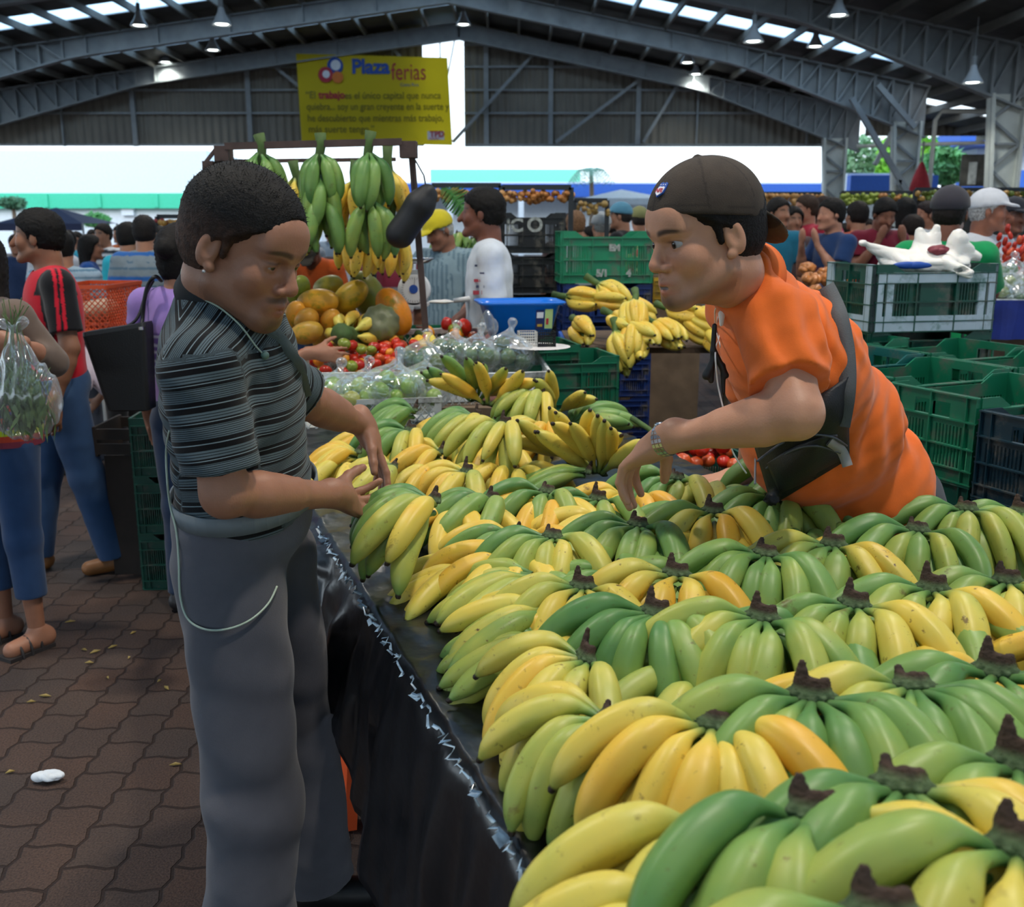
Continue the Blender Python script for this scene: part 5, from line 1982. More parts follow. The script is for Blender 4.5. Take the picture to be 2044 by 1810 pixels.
# earphones, pen, pouch with strap
bpy.context.view_layer.update()
vk = [c for c in ven.children if c.name.startswith(('shirt', 'trousers', 'collar'))]
pp = [A(1446, 560, 2.0)] + [onbody(px, py, 2.0, vk, .005) for px, py in ((1440, 600), (1432, 640), (1436, 672), (1428, 700), (1432, 760), (1440, 800), (1452, 850), (1462, 900), (1490, 945))]
MB().tube([tuple(q - vo) for q in smooth_pts(pp)], .0017, 6).build('earphone_wire', mat('white_wire', '#e4e4e4', rough=.4), ven, True)
pp = [onbody(px, py, 2.0, vk, .005) for px, py in ((1444, 612), (1428, 618), (1430, 660), (1438, 690), (1440, 720))]
MB().tube([tuple(q - vo) for q in smooth_pts(pp)], .0017, 6).build('earphone_wire', mat('white_wire', '#e4e4e4', rough=.4), ven, True)
q = onbody(1441, 626, 2.0, vk, .006)
onven('earphone', [RC(q, q - np.array((0, 0, .022)), .0075, .004, .003)], .0015, mat('white_bud', '#e4e4e4', attr='Col', var=0), '#e8e8e8')
q = onbody(1424, 700, 2.0, vk, .008)
onven('cord_knot', [RC(q + (.0, 0, .05), q + (-.002, 0, -.06), .005, .006, .004), RC(q, q + (.028, 0, -.05), .007, .006, .003), RC(q + (0, 0, -.02), q + (-.012, 0, -.05), .006, .009, .003), RC(q + (.02, 0, -.03), q + (.024, 0, -.085), .006, .004, .003)], .0025, M_SHOE, '#101014')
M_POUCH = mat('black_nylon', '#14161b', rough=.55, var=.2, scale=12, bump=.25, bscale=300)
pch = empty('waist_pouch', tuple(vo), 0, 'black nylon pouch slung across the orange shirt of the vendor', 'bag')
def patch(name, TL, TR, BR_, BL, lift, edge, m, parent, org, targets, nu=30, nv=20, Y0=2.2, thick=.02, arch=0):
    vs, fs = [], []
    for j in range(nv + 1):
        for i in range(nu + 1):
            u, v = i / nu, j / nv
            x = (TL[0] * (1 - u) + TR[0] * u) * (1 - v) + (BL[0] * (1 - u) + BR_[0] * u) * v
            y = (TL[1] * (1 - u) + TR[1] * u) * (1 - v) + (BL[1] * (1 - u) + BR_[1] * u) * v - arch * math.sin(PI * u) * (1 - v)
            l = edge + lift * (max(0, math.sin(PI * u)) ** .5) * (max(0, math.sin(PI * v)) ** .5) + .004 * math.sin(u * 9 + v * 14) * math.sin(PI * u)
            vs.append(onbody(x, y, Y0, targets, l))
    vs = np.array(vs).reshape(nv + 1, nu + 1, 3)
    for _ in range(12):
        vs[1:-1, 1:-1] = .25 * (vs[:-2, 1:-1] + vs[2:, 1:-1] + vs[1:-1, :-2] + vs[1:-1, 2:]) * .7 + vs[1:-1, 1:-1] * .3
    vs = vs.reshape(-1, 3) - org
    for j in range(nv):
        for i in range(nu):
            k = j * (nu + 1) + i
            fs.append((k, k + nu + 1, k + nu + 2, k + 1))
    o = MB().add(vs, fs).build(name, m, parent, True)
    sm = o.modifiers.new('t', 'SOLIDIFY')
    sm.thickness = thick
    sm.offset = -1
    return o
patch('pouch_body', (1500, 872), (1694, 752), (1696, 915), (1540, 1010), .045, .012, M_POUCH, pch, vo, vk)
bpy.context.view_layer.update()
patch('pouch_pocket', (1530, 925), (1672, 868), (1678, 935), (1556, 985), .022, .004, mat('black_nylon_pocket', '#1a1c22', rough=.5, var=.2, scale=12, bump=.25, bscale=300), pch, vo, [c for c in pch.children], thick=.006, arch=12)
bpy.context.view_layer.update()
pk = [c for c in pch.children]
for k_, pts in enumerate((((1512, 920), (1560, 885), (1610, 868), (1660, 872), (1690, 890)), ((1530, 935), (1580, 900), (1630, 890), (1680, 905)))):
    pp = [onbody(px, py, 2.1, pk, .002) for px, py in pts]
    MB().tube([tuple(q - vo) for q in smooth_pts(pp)], .0028, 6).build('zip', mat('zip_grey', '#4a4e55', rough=.5), pch, True)
pp = [onbody(px, py, 2.1, pk, .003) for px, py in ((1655, 880), (1680, 900), (1692, 930))]
strap('reflective_patch', pp, .022, mat('patch_grey', '#8f8d8c', rough=.5), pch, vo, camn)
allk = vk + pk
pp = [onbody(px, py, 2.2, allk, .004) for px, py in ((1650, 572), (1664, 600), (1676, 632), (1688, 690), (1692, 740), (1690, 790), (1680, 850))]
strap('pouch_strap', pp, .034, mat('strap_grey', '#4b5054', rough=.8, bump=.3, bscale=300), pch, vo, camn)
pp = [onbody(px, py, 2.1, allk, .005) for px, py in ((1509, 870), (1508, 920), (1507, 965))]
MB().tube([tuple(q - vo) for q in smooth_pts(pp)], .0025, 6).build('zip_cord', mat('cord_grey', '#8d949b', rough=.5), pch, True)
J2 = J
# ================================================================== CRATES
M_CRATE = mat('crate_plastic', (.1, .3, .2, 1), rough=.42, var=.12, scale=6, objcol=True, dirt=(.12, .11, .09, 1), dscale=7)
def crate_mesh(L=.54, Wd=.36, H=.30, dip=.035, lattice=False, handle=True):
    mb = MB()
    t = .006
    def wall(p0, d, ln, nrm, long):
        p0, d, nrm = Vector(p0), Vector(d), Vector(nrm)
        def bx(a0, a1, z0, z1, o0=0, o1=t):
            P = [p0 + d * a + nrm * o for o in (o0, o1) for a in (a0, a1)]
            mb.add([P[0] + Vector((0, 0, z0)), P[1] + Vector((0, 0, z0)), P[3] + Vector((0, 0, z0)), P[2] + Vector((0, 0, z0)),
                    P[0] + Vector((0, 0, z1)), P[1] + Vector((0, 0, z1)), P[3] + Vector((0, 0, z1)), P[2] + Vector((0, 0, z1))],
                   [(0, 3, 2, 1), (4, 5, 6, 7), (0, 1, 5, 4), (1, 2, 6, 5), (2, 3, 7, 6), (3, 0, 4, 7)])
        if lattice:
            bx(0, ln, 0, .02)
            bx(0, ln, H - .025, H, -.004, t + .004)
            for q in (0, ln - .02): bx(q, q + .02, 0, H)
            n = int(ln / .03)
            for k in range(-3, n + 1):
                for sgn in (1, -1):
                    a0 = k * .03 if sgn > 0 else k * .03 + (H - .04) * .6
                    a1 = a0 + sgn * (H - .04) * .6
                    # clip to the panel
                    za, zb = .02, H - .025
                    A_, B_ = (a0, za), (a1, zb)
                    def cl(Pa, Pb, lim):
                        tt = (lim - Pa[0]) / (Pb[0] - Pa[0])
                        return (lim, Pa[1] + tt * (Pb[1] - Pa[1]))
                    if max(a0, a1) < 0 or min(a0, a1) > ln: continue
                    if A_[0] < 0: A_ = cl(A_, B_, 0)
                    if B_[0] < 0: B_ = cl(A_, B_, 0)
                    if A_[0] > ln: A_ = cl(A_, B_, ln)
                    if B_[0] > ln: B_ = cl(A_, B_, ln)
                    if abs(A_[0] - B_[0]) < .004: continue
                    mb.bar(p0 + d * A_[0] + Vector((0, 0, A_[1])) + nrm * t / 2, p0 + d * B_[0] + Vector((0, 0, B_[1])) + nrm * t / 2, .004, .004, up=nrm)
            return
        top = H - (dip if long else 0)
        bx(0, ln, 0, .045)
        if long:
            bx(0, ln, top - .05, top)
            for q in (0, ln - .075):
                bx(q, q + .075, top, H)
            # sloped shoulders of the rim
            for q, s in ((.075, 1), (ln - .075, -1)):
                a, b_ = p0 + d * q + Vector((0, 0, top)), p0 + d * (q + s * .05) + Vector((0, 0, top))
                c = p0 + d * q + Vector((0, 0, H))
                o = nrm * t
                mb.add([a, b_, c, a + o, b_ + o, c + o], [(0, 1, 2), (5, 4, 3), (0, 3, 4, 1), (1, 4, 5, 2), (2, 5, 3, 0)])
        else:
            bx(0, ln, H - .035, H)
            bx(0, ln * .3, H - .085, H - .035)
            bx(ln * .7, ln, H - .085, H - .035)
            bx(0, ln, H - .11, H - .085)
        zt = top - .05 if long else H - .11
        rows = ((.045, .045 + (zt - .045) * .48), (.045 + (zt - .045) * .55, zt))
        bx(0, ln, rows[0][1], rows[1][0])
        npan = 3 if long else 2
        for (z0, z1) in rows:
            for q in range(npan):
                a0, a1 = ln * q / npan, ln * (q + 1) / npan
                bx(a0, a0 + .022, z0, z1)
                bx(a1 - .022, a1, z0, z1)
                if q == 1 and long:
                    bx(a0, a1, z0, z1)
                    continue
                n = int((a1 - a0 - .044) / .0125)
                for j in range(n):
                    s0 = a0 + .022 + (a1 - a0 - .044) * (j + .55) / n
                    bx(s0, s0 + .006, z0, z1)
        # ribs standing out
        for z in (.0, .045, rows[0][1] + .005, top - .05 if long else H - .09, H - .006 if not long else top - .006):
            bx(-.004, ln + .004, z, z + .005, t, t + .012)
        for q in range(npan + 1):
            a = ln * q / npan
            bx(max(0, a - .003), min(ln, a + .003), 0, top, t, t + .011)
        for a in (.04, ln - .04):
            bx(a - .002, a + .002, 0, top, t, t + .010)
    x, y = L / 2, Wd / 2
    wall((-x, -y, 0), (1, 0, 0), L, (0, -1, 0), True)
    wall((x, y, 0), (-1, 0, 0), L, (0, 1, 0), True)
    wall((x, -y, 0), (0, 1, 0), Wd, (1, 0, 0), False)
    wall((-x, y, 0), (0, -1, 0), Wd, (-1, 0, 0), False)
    mb.box((-x, -y, .0), (x, y, .008))
    me = bpy.data.meshes.new('crate')
    me.from_pydata([tuple(v) for v in mb.v], [], mb.f)
    me.materials.append(M_CRATE)
    return me
CR_A = crate_mesh()
CR_B = crate_mesh(.56, .38, .165, 0, lattice=True)
CR_C = crate_mesh(.50, .34, .20, .03)
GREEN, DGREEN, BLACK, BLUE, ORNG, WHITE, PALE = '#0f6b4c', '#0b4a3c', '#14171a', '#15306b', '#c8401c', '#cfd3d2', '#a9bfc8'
def crate(me, p, rz, col, lab, group=None, sc=(1, 1, 1), rot=None):
    o = link('plastic_crate', me)
    o.location = p
    o.rotation_euler = rot or (0, 0, math.radians(rz))
    o.scale = sc
    o.color = rgb(col)
    return tag(o, lab, 'crate', group)
ZH = .285
def stack(px, Y, ztop, rz, cols, where, group, me=CR_A, sc=(1, 1, 1)):
    """crates from the floor up to ztop; the top one gets the first colour and label"""
    n = len(cols)
    x = at(px, 600, Y).x
    h = ztop / n
    o = []
    for i in range(n):
        lab = cols[i][1]
        o.append(crate(me, (x, Y, ztop - h * (i + 1) + .001), rz, cols[i][0], lab, group, (sc[0], sc[1], h / .30 * .995)))
    return o
G1 = 'empty green crates stacked behind the vendor'
def stackw(x, Y, ztop, rz, cols, group):
    stack(CX + x * FPX / (Y * math.cos(PITCH) + (CAMH - at(0, 600, Y).z) * math.sin(PITCH)), Y, ztop, rz, cols, '', group)
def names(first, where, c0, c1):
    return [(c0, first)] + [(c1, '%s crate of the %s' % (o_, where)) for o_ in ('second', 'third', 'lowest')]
RZ = 24
a0 = Vector((1.60, 3.28))
al, pp_ = Vector((math.cos(math.radians(RZ)), math.sin(math.radians(RZ)))), Vector((-math.sin(math.radians(RZ)), math.cos(math.radians(RZ))))
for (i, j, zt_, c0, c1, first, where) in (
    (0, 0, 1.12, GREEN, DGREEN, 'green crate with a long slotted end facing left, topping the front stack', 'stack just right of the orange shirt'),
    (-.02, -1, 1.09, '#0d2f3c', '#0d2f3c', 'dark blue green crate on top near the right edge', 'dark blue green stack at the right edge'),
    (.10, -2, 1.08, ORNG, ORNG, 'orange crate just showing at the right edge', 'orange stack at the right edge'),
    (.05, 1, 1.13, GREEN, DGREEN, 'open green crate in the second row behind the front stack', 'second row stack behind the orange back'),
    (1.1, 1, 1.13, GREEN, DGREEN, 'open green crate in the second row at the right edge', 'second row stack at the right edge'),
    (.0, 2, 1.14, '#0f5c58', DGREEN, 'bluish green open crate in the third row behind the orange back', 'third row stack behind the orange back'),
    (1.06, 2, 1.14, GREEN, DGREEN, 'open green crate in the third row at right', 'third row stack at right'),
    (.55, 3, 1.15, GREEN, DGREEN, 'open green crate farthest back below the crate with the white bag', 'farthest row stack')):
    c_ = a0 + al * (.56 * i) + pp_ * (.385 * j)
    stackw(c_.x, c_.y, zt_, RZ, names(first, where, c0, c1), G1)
s1 = stack(1812, 4.75, 1.16, 12, [(DGREEN, 'dark green crate carrying the white and green one'), (DGREEN, 'crate under the pair with the white bag'), (DGREEN, 'third crate under the white bag stack'), (DGREEN, 'lowest crate under the white bag stack')], '', G1, sc=(1.1, 1.1, 1))
p = at(1812, 600, 4.75)
two = crate(CR_A, (p.x, 4.75, 1.163), 12, DGREEN, 'white and green two tone crate with a crumpled white bag on top', None, (1.1, 1.1, 1.0))
# its white rim, base and corner mouldings
mb = MB()
L, Wd, H = .54, .36, .30
for sx in (-1, 1):
    for (z0, z1) in ((0, .072), (H - .080, H - .036)):
        mb.box((-L / 2, sx * Wd / 2 - .001 + (.006 if sx > 0 else -.014), z0), (L / 2, sx * Wd / 2 + (.014 if sx > 0 else -.006), z1))
    for sy in (-1, 1):
        for q in (0, .045):
            mb.box((sx * L / 2 - (.03 if sx > 0 else 0) - sx * q, sy * Wd / 2 - (.0 if sy > 0 else .016), .0), (sx * L / 2 + (.0 if sx > 0 else .03) - sx * q, sy * Wd / 2 + (.016 if sy > 0 else 0), H - .036))
        mb.box((sx * L / 2 - (.0 if sx > 0 else .016), sy * Wd / 2 - (.05 if sy > 0 else 0), 0), (sx * L / 2 + (.016 if sx > 0 else 0), sy * Wd / 2 + (0 if sy > 0 else .05), H))
    mb.box((sx * L / 2 - (.0 if sx > 0 else .015), -Wd / 2, 0), (sx * L / 2 + (.015 if sx > 0 else 0), Wd / 2, .072))
mb.build('pale_moulding', mat('pale_crate', '#aebfca', rough=.5, dirt=(.1, .2, .18, 1), dscale=9), two)

# crumpled plastic bag
def crumple(name, c, r, n, amp, m, seed, lab=None, cat='plastic bag', group=None, zmin=None, flat=.6, parent=None):
    rnd = np.random.RandomState(seed)
    V, F = blob([EL((0, 0, 0), r)], min(r) / 9)
    N = V / (np.linalg.norm(V / np.array(r), axis=1, keepdims=True) + 1e-6)
    d = np.zeros(len(V))
    for k in range(n):
        w = n_(rnd.randn(3)) * rnd.uniform(12, 45) / (max(r) / .15)
        d += np.abs(np.sin(V @ w + rnd.rand() * 6)) * rnd.uniform(.3, 1)
    d = (d / n - .45) * amp
    V = V + (V / np.linalg.norm(V, axis=1, keepdims=True)) * d[:, None]
    if zmin is not None: V[:, 2] = np.maximum(V[:, 2], zmin)
    o = mesh_np(name, V, F, m, parent, None, smooth=False)
    o.location = c
    if lab: tag(o, lab, cat, group)
    return o
M_WBAG = mat('white_bag_film', '#e6e4de', rough=.45, var=.06, sub=.1)
top = 1.163 + .30
V, F = blob([EL((0, 0, -.01), (.20, .12, .055), None, .04), RC((-.12, 0, 0), (-.27, -.02, .075), .06, .012, .03), RC((-.27, -.02, .075), (-.30, -.03, .085), .010, .016, .006),
             RC((.0, .02, .02), (-.02, .03, .135), .06, .022, .04), RC((.03, .02, .03), (.05, .02, .15), .05, .018, .03), RC((.12, 0, .0), (.14, .0, .125), .05, .014, .03), RC((.14, 0, .1), (.24, 0, .02), .03, .02, .05), RC((.05, -.09, .0), (.12, -.19, -.045), .03, .022, .02), EL((.095, -.17, -.03), (.022, .05, .012), None, .004, 's')], .008)
rs_ = np.random.RandomState(4)
d = sum(np.abs(np.sin(V @ (n_(rs_.randn(3)) * rs_.uniform(25, 80)))) * w_ for w_ in (.012, .009, .007, .006, .006))
nr_ = V / (np.linalg.norm(V * (1, 1.4, 2.2), axis=1, keepdims=True) + .02)
bag = mesh_np('plastic_bag', V + nr_ * (d - .02)[:, None], F, M_WBAG, None, None, smooth=False)
bag.location = (p.x + .05, 4.72, top + .005)
tag(bag, 'crumpled white plastic bag with a red print lying on the two tone crate', 'plastic bag')
crumple('printed_patch', (.03, -.075, .055), (.045, .03, .02), 5, .02, mat('maroon_print', '#7c2f3c'), 6, parent=bag)
crumple('printed_patch', (-.10, -.115, -.012), (.09, .014, .018), 5, .01, M_BLU, 7, parent=bag)
# ------------------------------------------------------------------ crates of the stalls in the middle
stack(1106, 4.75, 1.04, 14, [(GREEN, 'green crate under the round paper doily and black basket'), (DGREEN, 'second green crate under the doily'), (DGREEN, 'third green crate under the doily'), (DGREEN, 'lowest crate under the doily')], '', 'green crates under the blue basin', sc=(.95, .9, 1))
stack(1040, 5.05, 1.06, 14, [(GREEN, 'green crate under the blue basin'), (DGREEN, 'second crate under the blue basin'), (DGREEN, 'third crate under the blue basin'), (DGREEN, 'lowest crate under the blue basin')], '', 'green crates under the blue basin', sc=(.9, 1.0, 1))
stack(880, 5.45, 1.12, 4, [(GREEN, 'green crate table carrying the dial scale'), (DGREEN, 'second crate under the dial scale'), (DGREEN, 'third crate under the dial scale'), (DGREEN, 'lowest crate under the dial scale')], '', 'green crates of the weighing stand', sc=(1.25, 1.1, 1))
zt = at(0, 562, 7.0).z
zb = at(0, 598, 7.0).z
stack(1205, 6.9, zt, 4, [(BLUE, 'topmost dark blue crate carrying the bright green crate')] + [(BLUE, l) for l in ('dark blue crate under the green crate behind the plantains', 'second blue crate behind the plantain table', 'third blue crate behind the plantain table', 'lowest blue crate behind the plantain table')], '', 'crates behind the plantain table', sc=(1.05, 1, 1))
g_ = at(1203, 562, 6.9)
crate(CR_A, (g_.x, 6.9, g_.z), 3, '#17805a', 'large bright green crate standing on the blue crates', None, (1.08, 1, 1.12))
crate(CR_A, (at(1318, 600, 6.9).x, 6.9, at(0, 600, 6.9).z), 3, '#a88820', 'mustard yellow crate beside the blue crates behind the plantains', None, (.3, 1, .55))
stack(1060, 7.6, at(0, 425, 7.6).z, 3, [(BLACK, l) for l in ('topmost black crate of the tall stack behind the white shirted man', 'second black crate of the tall stack', 'third black crate of the tall stack', 'fourth black crate of the tall stack', 'fifth black crate of the tall stack', 'lowest black crate of the tall stack')], '', 'tall stack of black crates', sc=(.82, 1, 1))
stack(352, 4.55, .80, 4, [(DGREEN, 'dark green crate showing between the purple shirt and the striped man'), (DGREEN, 'second crate between the purple shirt and the striped man'), (DGREEN, 'lowest crate between the purple shirt and the striped man')], '', 'dark crates left of the striped man', sc=(.7, 1, 1))

# white lattice crates on the next stand
M_W = WHITE
def lat(px, py, Y, rz, lab, tilt=0, sc=(1, 1, 1)):
    p = at(px, py, Y)
    return crate(CR_B, p, rz, WHITE, lab, 'white lattice crates', sc, rot=(math.radians(tilt), 0, math.radians(rz)))
c1 = lat(728, 846, 4.05, 10, 'white lattice crate with bagged pale green fruit behind the striped man arm', 0, (1.05, .9, .8))
c2 = lat(958, 788, 4.55, 12, 'white lattice crate with bagged dark green fruit', 12, (1.0, .85, 1))
c3 = lat(905, 738, 5.0, 14, 'white lattice crate with peppers, tilted behind the bagged fruit', 14, (1.1, .8, 1))
c4 = lat(690, 792, 4.5, 6, 'white lattice crate heaped with red tomatoes', 8, (1.1, .9, 1))
# wooden stand under them
st = empty('display_stand', (-.75, 4.5, 0), 0, 'dark wooden stand carrying the white lattice crates', 'stand')
mb = MB()
mb.box((-.12, -.22, .80), (.80, .75, .86))
mb.build('stand_top', M_WOOD, st)
for sx in (-.06, .74):
    for sy in (-.18, .7):
        MB().box((sx - .03, sy - .03, 0), (sx + .03, sy + .03, .82)).build('leg', M_WOOD, st)

# ------------------------------------------------------------------ fruit
def round_fruit(name, r, m, sq=(1, 1, 1), seed=0, dimple=.12, lobes=0, lob=.0, n=20):
    mb = MB()
    prof = []
    for i in range(n // 2 + 1):
        a = -PI / 2 + PI * i / (n // 2)
        z = math.sin(a)
        rr = math.cos(a)
        z2 = z - dimple * math.exp(-(rr / .28) ** 2) * (1 if z > 0 else .6 if z < 0 else 0) * (1 if z > 0 else -1)
        prof.append((max(rr, .001) * r, z2 * r))
    mb.lathe(prof, n, cap=False)
    vs = []
    for v in mb.v:
        th = math.atan2(v[1], v[0])
        k = 1 + lob * math.cos(lobes * th)
        vs.append((v[0] * sq[0] * k, v[1] * sq[1] * k, v[2] * sq[2]))
    me = bpy.data.meshes.new(name)
    me.from_pydata(vs, [], mb.f)
    me.polygons.foreach_set('use_smooth', [True] * len(me.polygons))
    me.materials.append(m)
    return me
M_FRUIT = mat('fruit_skin', (.5, .5, .2, 1), rough=.32, var=.2, scale=22, objcol=True, spec=.5)
TOM = round_fruit('tomato', .027, M_FRUIT, (1, 1, .85), lobes=5, lob=.03)
GUA = round_fruit('green_fruit', .042, M_FRUIT, (1, 1, 1.05), dimple=.05)
PEP = round_fruit('pepper', .032, M_FRUIT, (1, 1, 1.3), lobes=4, lob=.07, dimple=.2)
def heap(me, name, cx, cy, z, sx, sy, n, cols, labf, cat, group, r, layers=2, seed=1, rz=0, zbase=None):
    rnd = random.Random(seed)
    out = []
    placed = []
    tries = 0
    while len(out) < n and tries < 4000:
        tries += 1
        x, y = rnd.uniform(-sx, sx), rnd.uniform(-sy, sy)
        zz_ = z
        for (a, b_, c_) in placed:
            d = math.hypot(a - x, b_ - y)
            if d < r * 1.85:
                zz_ = max(zz_, c_ + math.sqrt(max((r * 1.9) ** 2 - d * d, 0)))
        if zz_ > z + r * 1.8 * layers * (1 - .5 * math.hypot(x / sx, y / sy)): continue
        placed.append((x, y, zz_))
        ca, sa = math.cos(math.radians(rz)), math.sin(math.radians(rz))
        o = link(name, me)
        o.location = (cx + x * ca - y * sa, cy + x * sa + y * ca, zz_)
        o.rotation_euler = (rnd.uniform(-.7, .7), rnd.uniform(-.7, .7), rnd.uniform(0, 6))
        o.scale = (rnd.uniform(.85, 1.12),) * 3
        col = rnd.choice(cols)
        o.color = rgb(col[0])
        tag(o, labf(col[1]), cat, group)
        out.append(o)
    return out
REDS = [('#c02a14', 'red'), ('#a81c12', 'deep red'), ('#c8501c', 'orange red'), ('#c02a14', 'red')]
MIXP = REDS + [('#7c8a2c', 'green'), ('#d88a20', 'orange'), ('#c02a14', 'red')]
p = c4.location
heap(TOM, 'tomato', p.x, p.y, p.z + .12, .26, .15, 70, MIXP, lambda c: 'small %s tomato in the heaped lattice crate' % c, 'tomato', 'tomatoes in the heaped lattice crate', .027, 3, 3, 6)
heap(TOM, 'tomato', p.x + .26, p.y + .2, p.z + .15, .18, .14, 34, MIXP, lambda c: 'small %s tomato in the rear heap by the plantain stalk' % c, 'tomato', 'tomatoes in the rear heap', .027, 3, 4, 6)
p = c3.location
heap(PEP, 'bell_pepper', p.x - .02, p.y, p.z + .12, .28, .14, 30, MIXP, lambda c: '%s pepper in the tilted lattice crate' % c, 'pepper', 'peppers in the tilted lattice crate', .033, 2, 5, 14)
heap(TOM, 'tomato', at(1392, 905, 3.55).x, 3.6, at(0, 925, 3.5).z, .14, .12, 26, REDS[:3], lambda c: 'small %s tomato in the box beside the vendor pouch' % c, 'tomato', 'tomatoes beside the vendor pouch', .028, 1.6, 6)
pb = at(1392, 935, 3.55)
crate(CR_C, (pb.x, 3.62, pb.z - .17), 10, DGREEN, 'low dark crate of small tomatoes between the vendor and the plantain table', None, (.75, .9, 1))
stack(1392, 3.62, pb.z - .175, 10, [(DGREEN, 'crate under the small tomatoes by the vendor'), (DGREEN, 'lower crate under the small tomatoes by the vendor'), (BLACK, 'lowest crate under the small tomatoes')], '', 'crates under the small tomatoes', sc=(.75, .9, 1))

# knotted clear bags around fruit
def clear_film():
    m = bpy.data.materials.new('clear_bag_film')
    m.use_nodes = True
    nt = m.node_tree
    b = nt.nodes['Principled BSDF']
    nt.nodes.remove(b)
    g = nt.nodes.new('ShaderNodeBsdfGlossy')
    g.inputs['Roughness'].default_value = .12
    g.inputs['Color'].default_value = (.9, .95, 1, 1)
    d = nt.nodes.new('ShaderNodeBsdfDiffuse')
    d.inputs[0].default_value = (.75, .8, .8, 1)
    t = nt.nodes.new('ShaderNodeBsdfTransparent')
    lw = nt.nodes.new('ShaderNodeLayerWeight')
    lw.inputs[0].default_value = .35
    m1 = nt.nodes.new('ShaderNodeMixShader')
    m1.inputs[0].default_value = .45
    nt.links.new(g.outputs[0], m1.inputs[1])
    nt.links.new(d.outputs[0], m1.inputs[2])
    m2 = nt.nodes.new('ShaderNodeMixShader')
    mr = nt.nodes.new('ShaderNodeMapRange')
    mr.inputs['To Min'].default_value = .12
    mr.inputs['To Max'].default_value = .75
    nt.links.new(lw.outputs['Facing'], mr.inputs[0])
    nt.links.new(mr.outputs[0], m2.inputs[0])
    nt.links.new(t.outputs[0], m2.inputs[1])
    nt.links.new(m1.outputs[0], m2.inputs[2])
    nt.links.new(m2.outputs[0], nt.nodes['Material Output'].inputs[0])
    return m
M_FILM = clear_film()
def bagged(px, py, Y, r, cols, lab, glab, seed, n=7, knot=(.2, .3, 1), group='knotted clear bags of fruit'):
    c = at(px, py, Y)
    rnd = random.Random(seed)
    got = []
    k = 0
    while len(got) < n and k < 600:
        k += 1
        q = Vector((rnd.uniform(-1, 1), rnd.uniform(-1, 1), rnd.uniform(-1, 1)))
        if q.length > 1: continue
        q = Vector((q.x * (r - .032), q.y * (r - .035) * .8, q.z * (r * .72 - .03)))
        if all((q - g).length > .062 for g in got):
            got.append(q)
    for q in got:
        o = link('green_fruit', GUA)
        o.location = c + q
        o.rotation_euler = (rnd.uniform(0, 3), rnd.uniform(0, 3), 0)
        o.scale = (rnd.uniform(.8, .95),) * 3
        o.color = rgb(rnd.choice(cols))
        tag(o, 'green fruit inside the %s' % glab, 'fruit', 'fruit inside the ' + glab)
    # knot kept above everything as a ruffled neck
    V, F = blob([EL((0, 0, 0), (r * 1.02, r * .86, r * .80), None, .03), RC((0, 0, r * .5), n_(knot) * r * 1.0, .035, .012, .03),
                 RC(n_(knot) * r * 1.0, n_(knot) * r * 1.22, .009, .024, .006)], r / 16)
    d = np.zeros(len(V))
    rs = np.random.RandomState(seed)
    for i in range(7):
        w = n_(rs.randn(3)) * rs.uniform(40, 120)
        d += np.abs(np.sin(V @ w))
    V = V + V / np.linalg.norm(V, axis=1, keepdims=True) * ((d / 7 - .6) * .012)[:, None]
    o = mesh_np('clear_bag', V, F, M_FILM, None)
    o.location = c
    return tag(o, lab, 'bag', group)
GY = ['#8fae4a', '#7fa53c', '#9cb85a', '#a8a840']
DG = ['#46663a', '#5a7440', '#3f5c38', '#6a7a3c']
bagged(668, 792, 4.0, .115, GY, 'clear knotted bag of pale green fruit, leftmost in the front crate', 'leftmost front bag', 1)
bagged(722, 795, 3.95, .125, GY, 'clear bag of pale green fruit second from left in the front crate', 'second front bag', 2)
bagged(782, 782, 3.98, .135, GY, 'large clear bag of pale green fruit in the front crate', 'large front bag', 3, 8)
bagged(840, 778, 4.05, .125, GY, 'clear bag of pale green fruit at the crate corner, right end of the front crate', 'right front bag', 4)
bagged(842, 722, 4.4, .105, DG, 'clear bag of dark green fruit behind the front crate', 'left rear bag', 5)
bagged(900, 712, 4.5, .12, DG, 'clear bag of dark green fruit with a white knot in the rear crate', 'white knotted bag', 6, 9)
bagged(950, 712, 4.5, .11, DG, 'clear bag of dark green fruit in the middle of the rear crate', 'middle rear bag', 7, 8)
bagged(1010, 712, 4.55, .13, DG, 'wide glossy clear bag of green vegetables at the rear crate end', 'wide glossy bag', 8, 9)

# papayas, gourd, pumpkin
M_PAP = mat('papaya_skin', (.7, .4, .08, 1), rough=.4, var=.25, scale=7, objcol=True, dirt=rgb('#6a7a20'), dscale=6, spec=.4)
PAP = round_fruit('papaya', .11, M_PAP, (.82, .82, 1.35), dimple=.03, lobes=5, lob=.02, n=28)
def papaya(px, py, Y, s, rot, col, lab, nm='papaya', cat='papaya', me=PAP, sc=None):
    o = link(nm, me)
    o.location = at(px, py, Y)
    o.rotation_euler = rot
    o.scale = sc or (s, s, s)
    o.color = rgb(col)
    return tag(o, lab, cat, 'papayas on the fruit stall' if cat == 'papaya' else None)
papaya(635, 602, 4.9, .72, (.3, 1.5, .1), '#d09a2c', 'large yellow papaya with green blotches in the middle of the heap')
papaya(698, 592, 5.0, .72, (.2, .9, .3), '#c09a28', 'yellow green papaya right of the large one')
papaya(655, 572, 5.15, .62, (.5, 1.2, 0), '#a89a38', 'greenish papaya at the top of the heap')
papaya(596, 580, 5.0, .6, (.5, .5, 0), '#8f9a38', 'green papaya beside the striped man chin')
papaya(588, 632, 4.85, .6, (.5, .4, 0), '#d0902c', 'orange papaya half hidden by the striped man collar')
papaya(612, 640, 4.8, .62, (.9, .8, 0), '#d89834', 'orange papaya low in the heap, left')
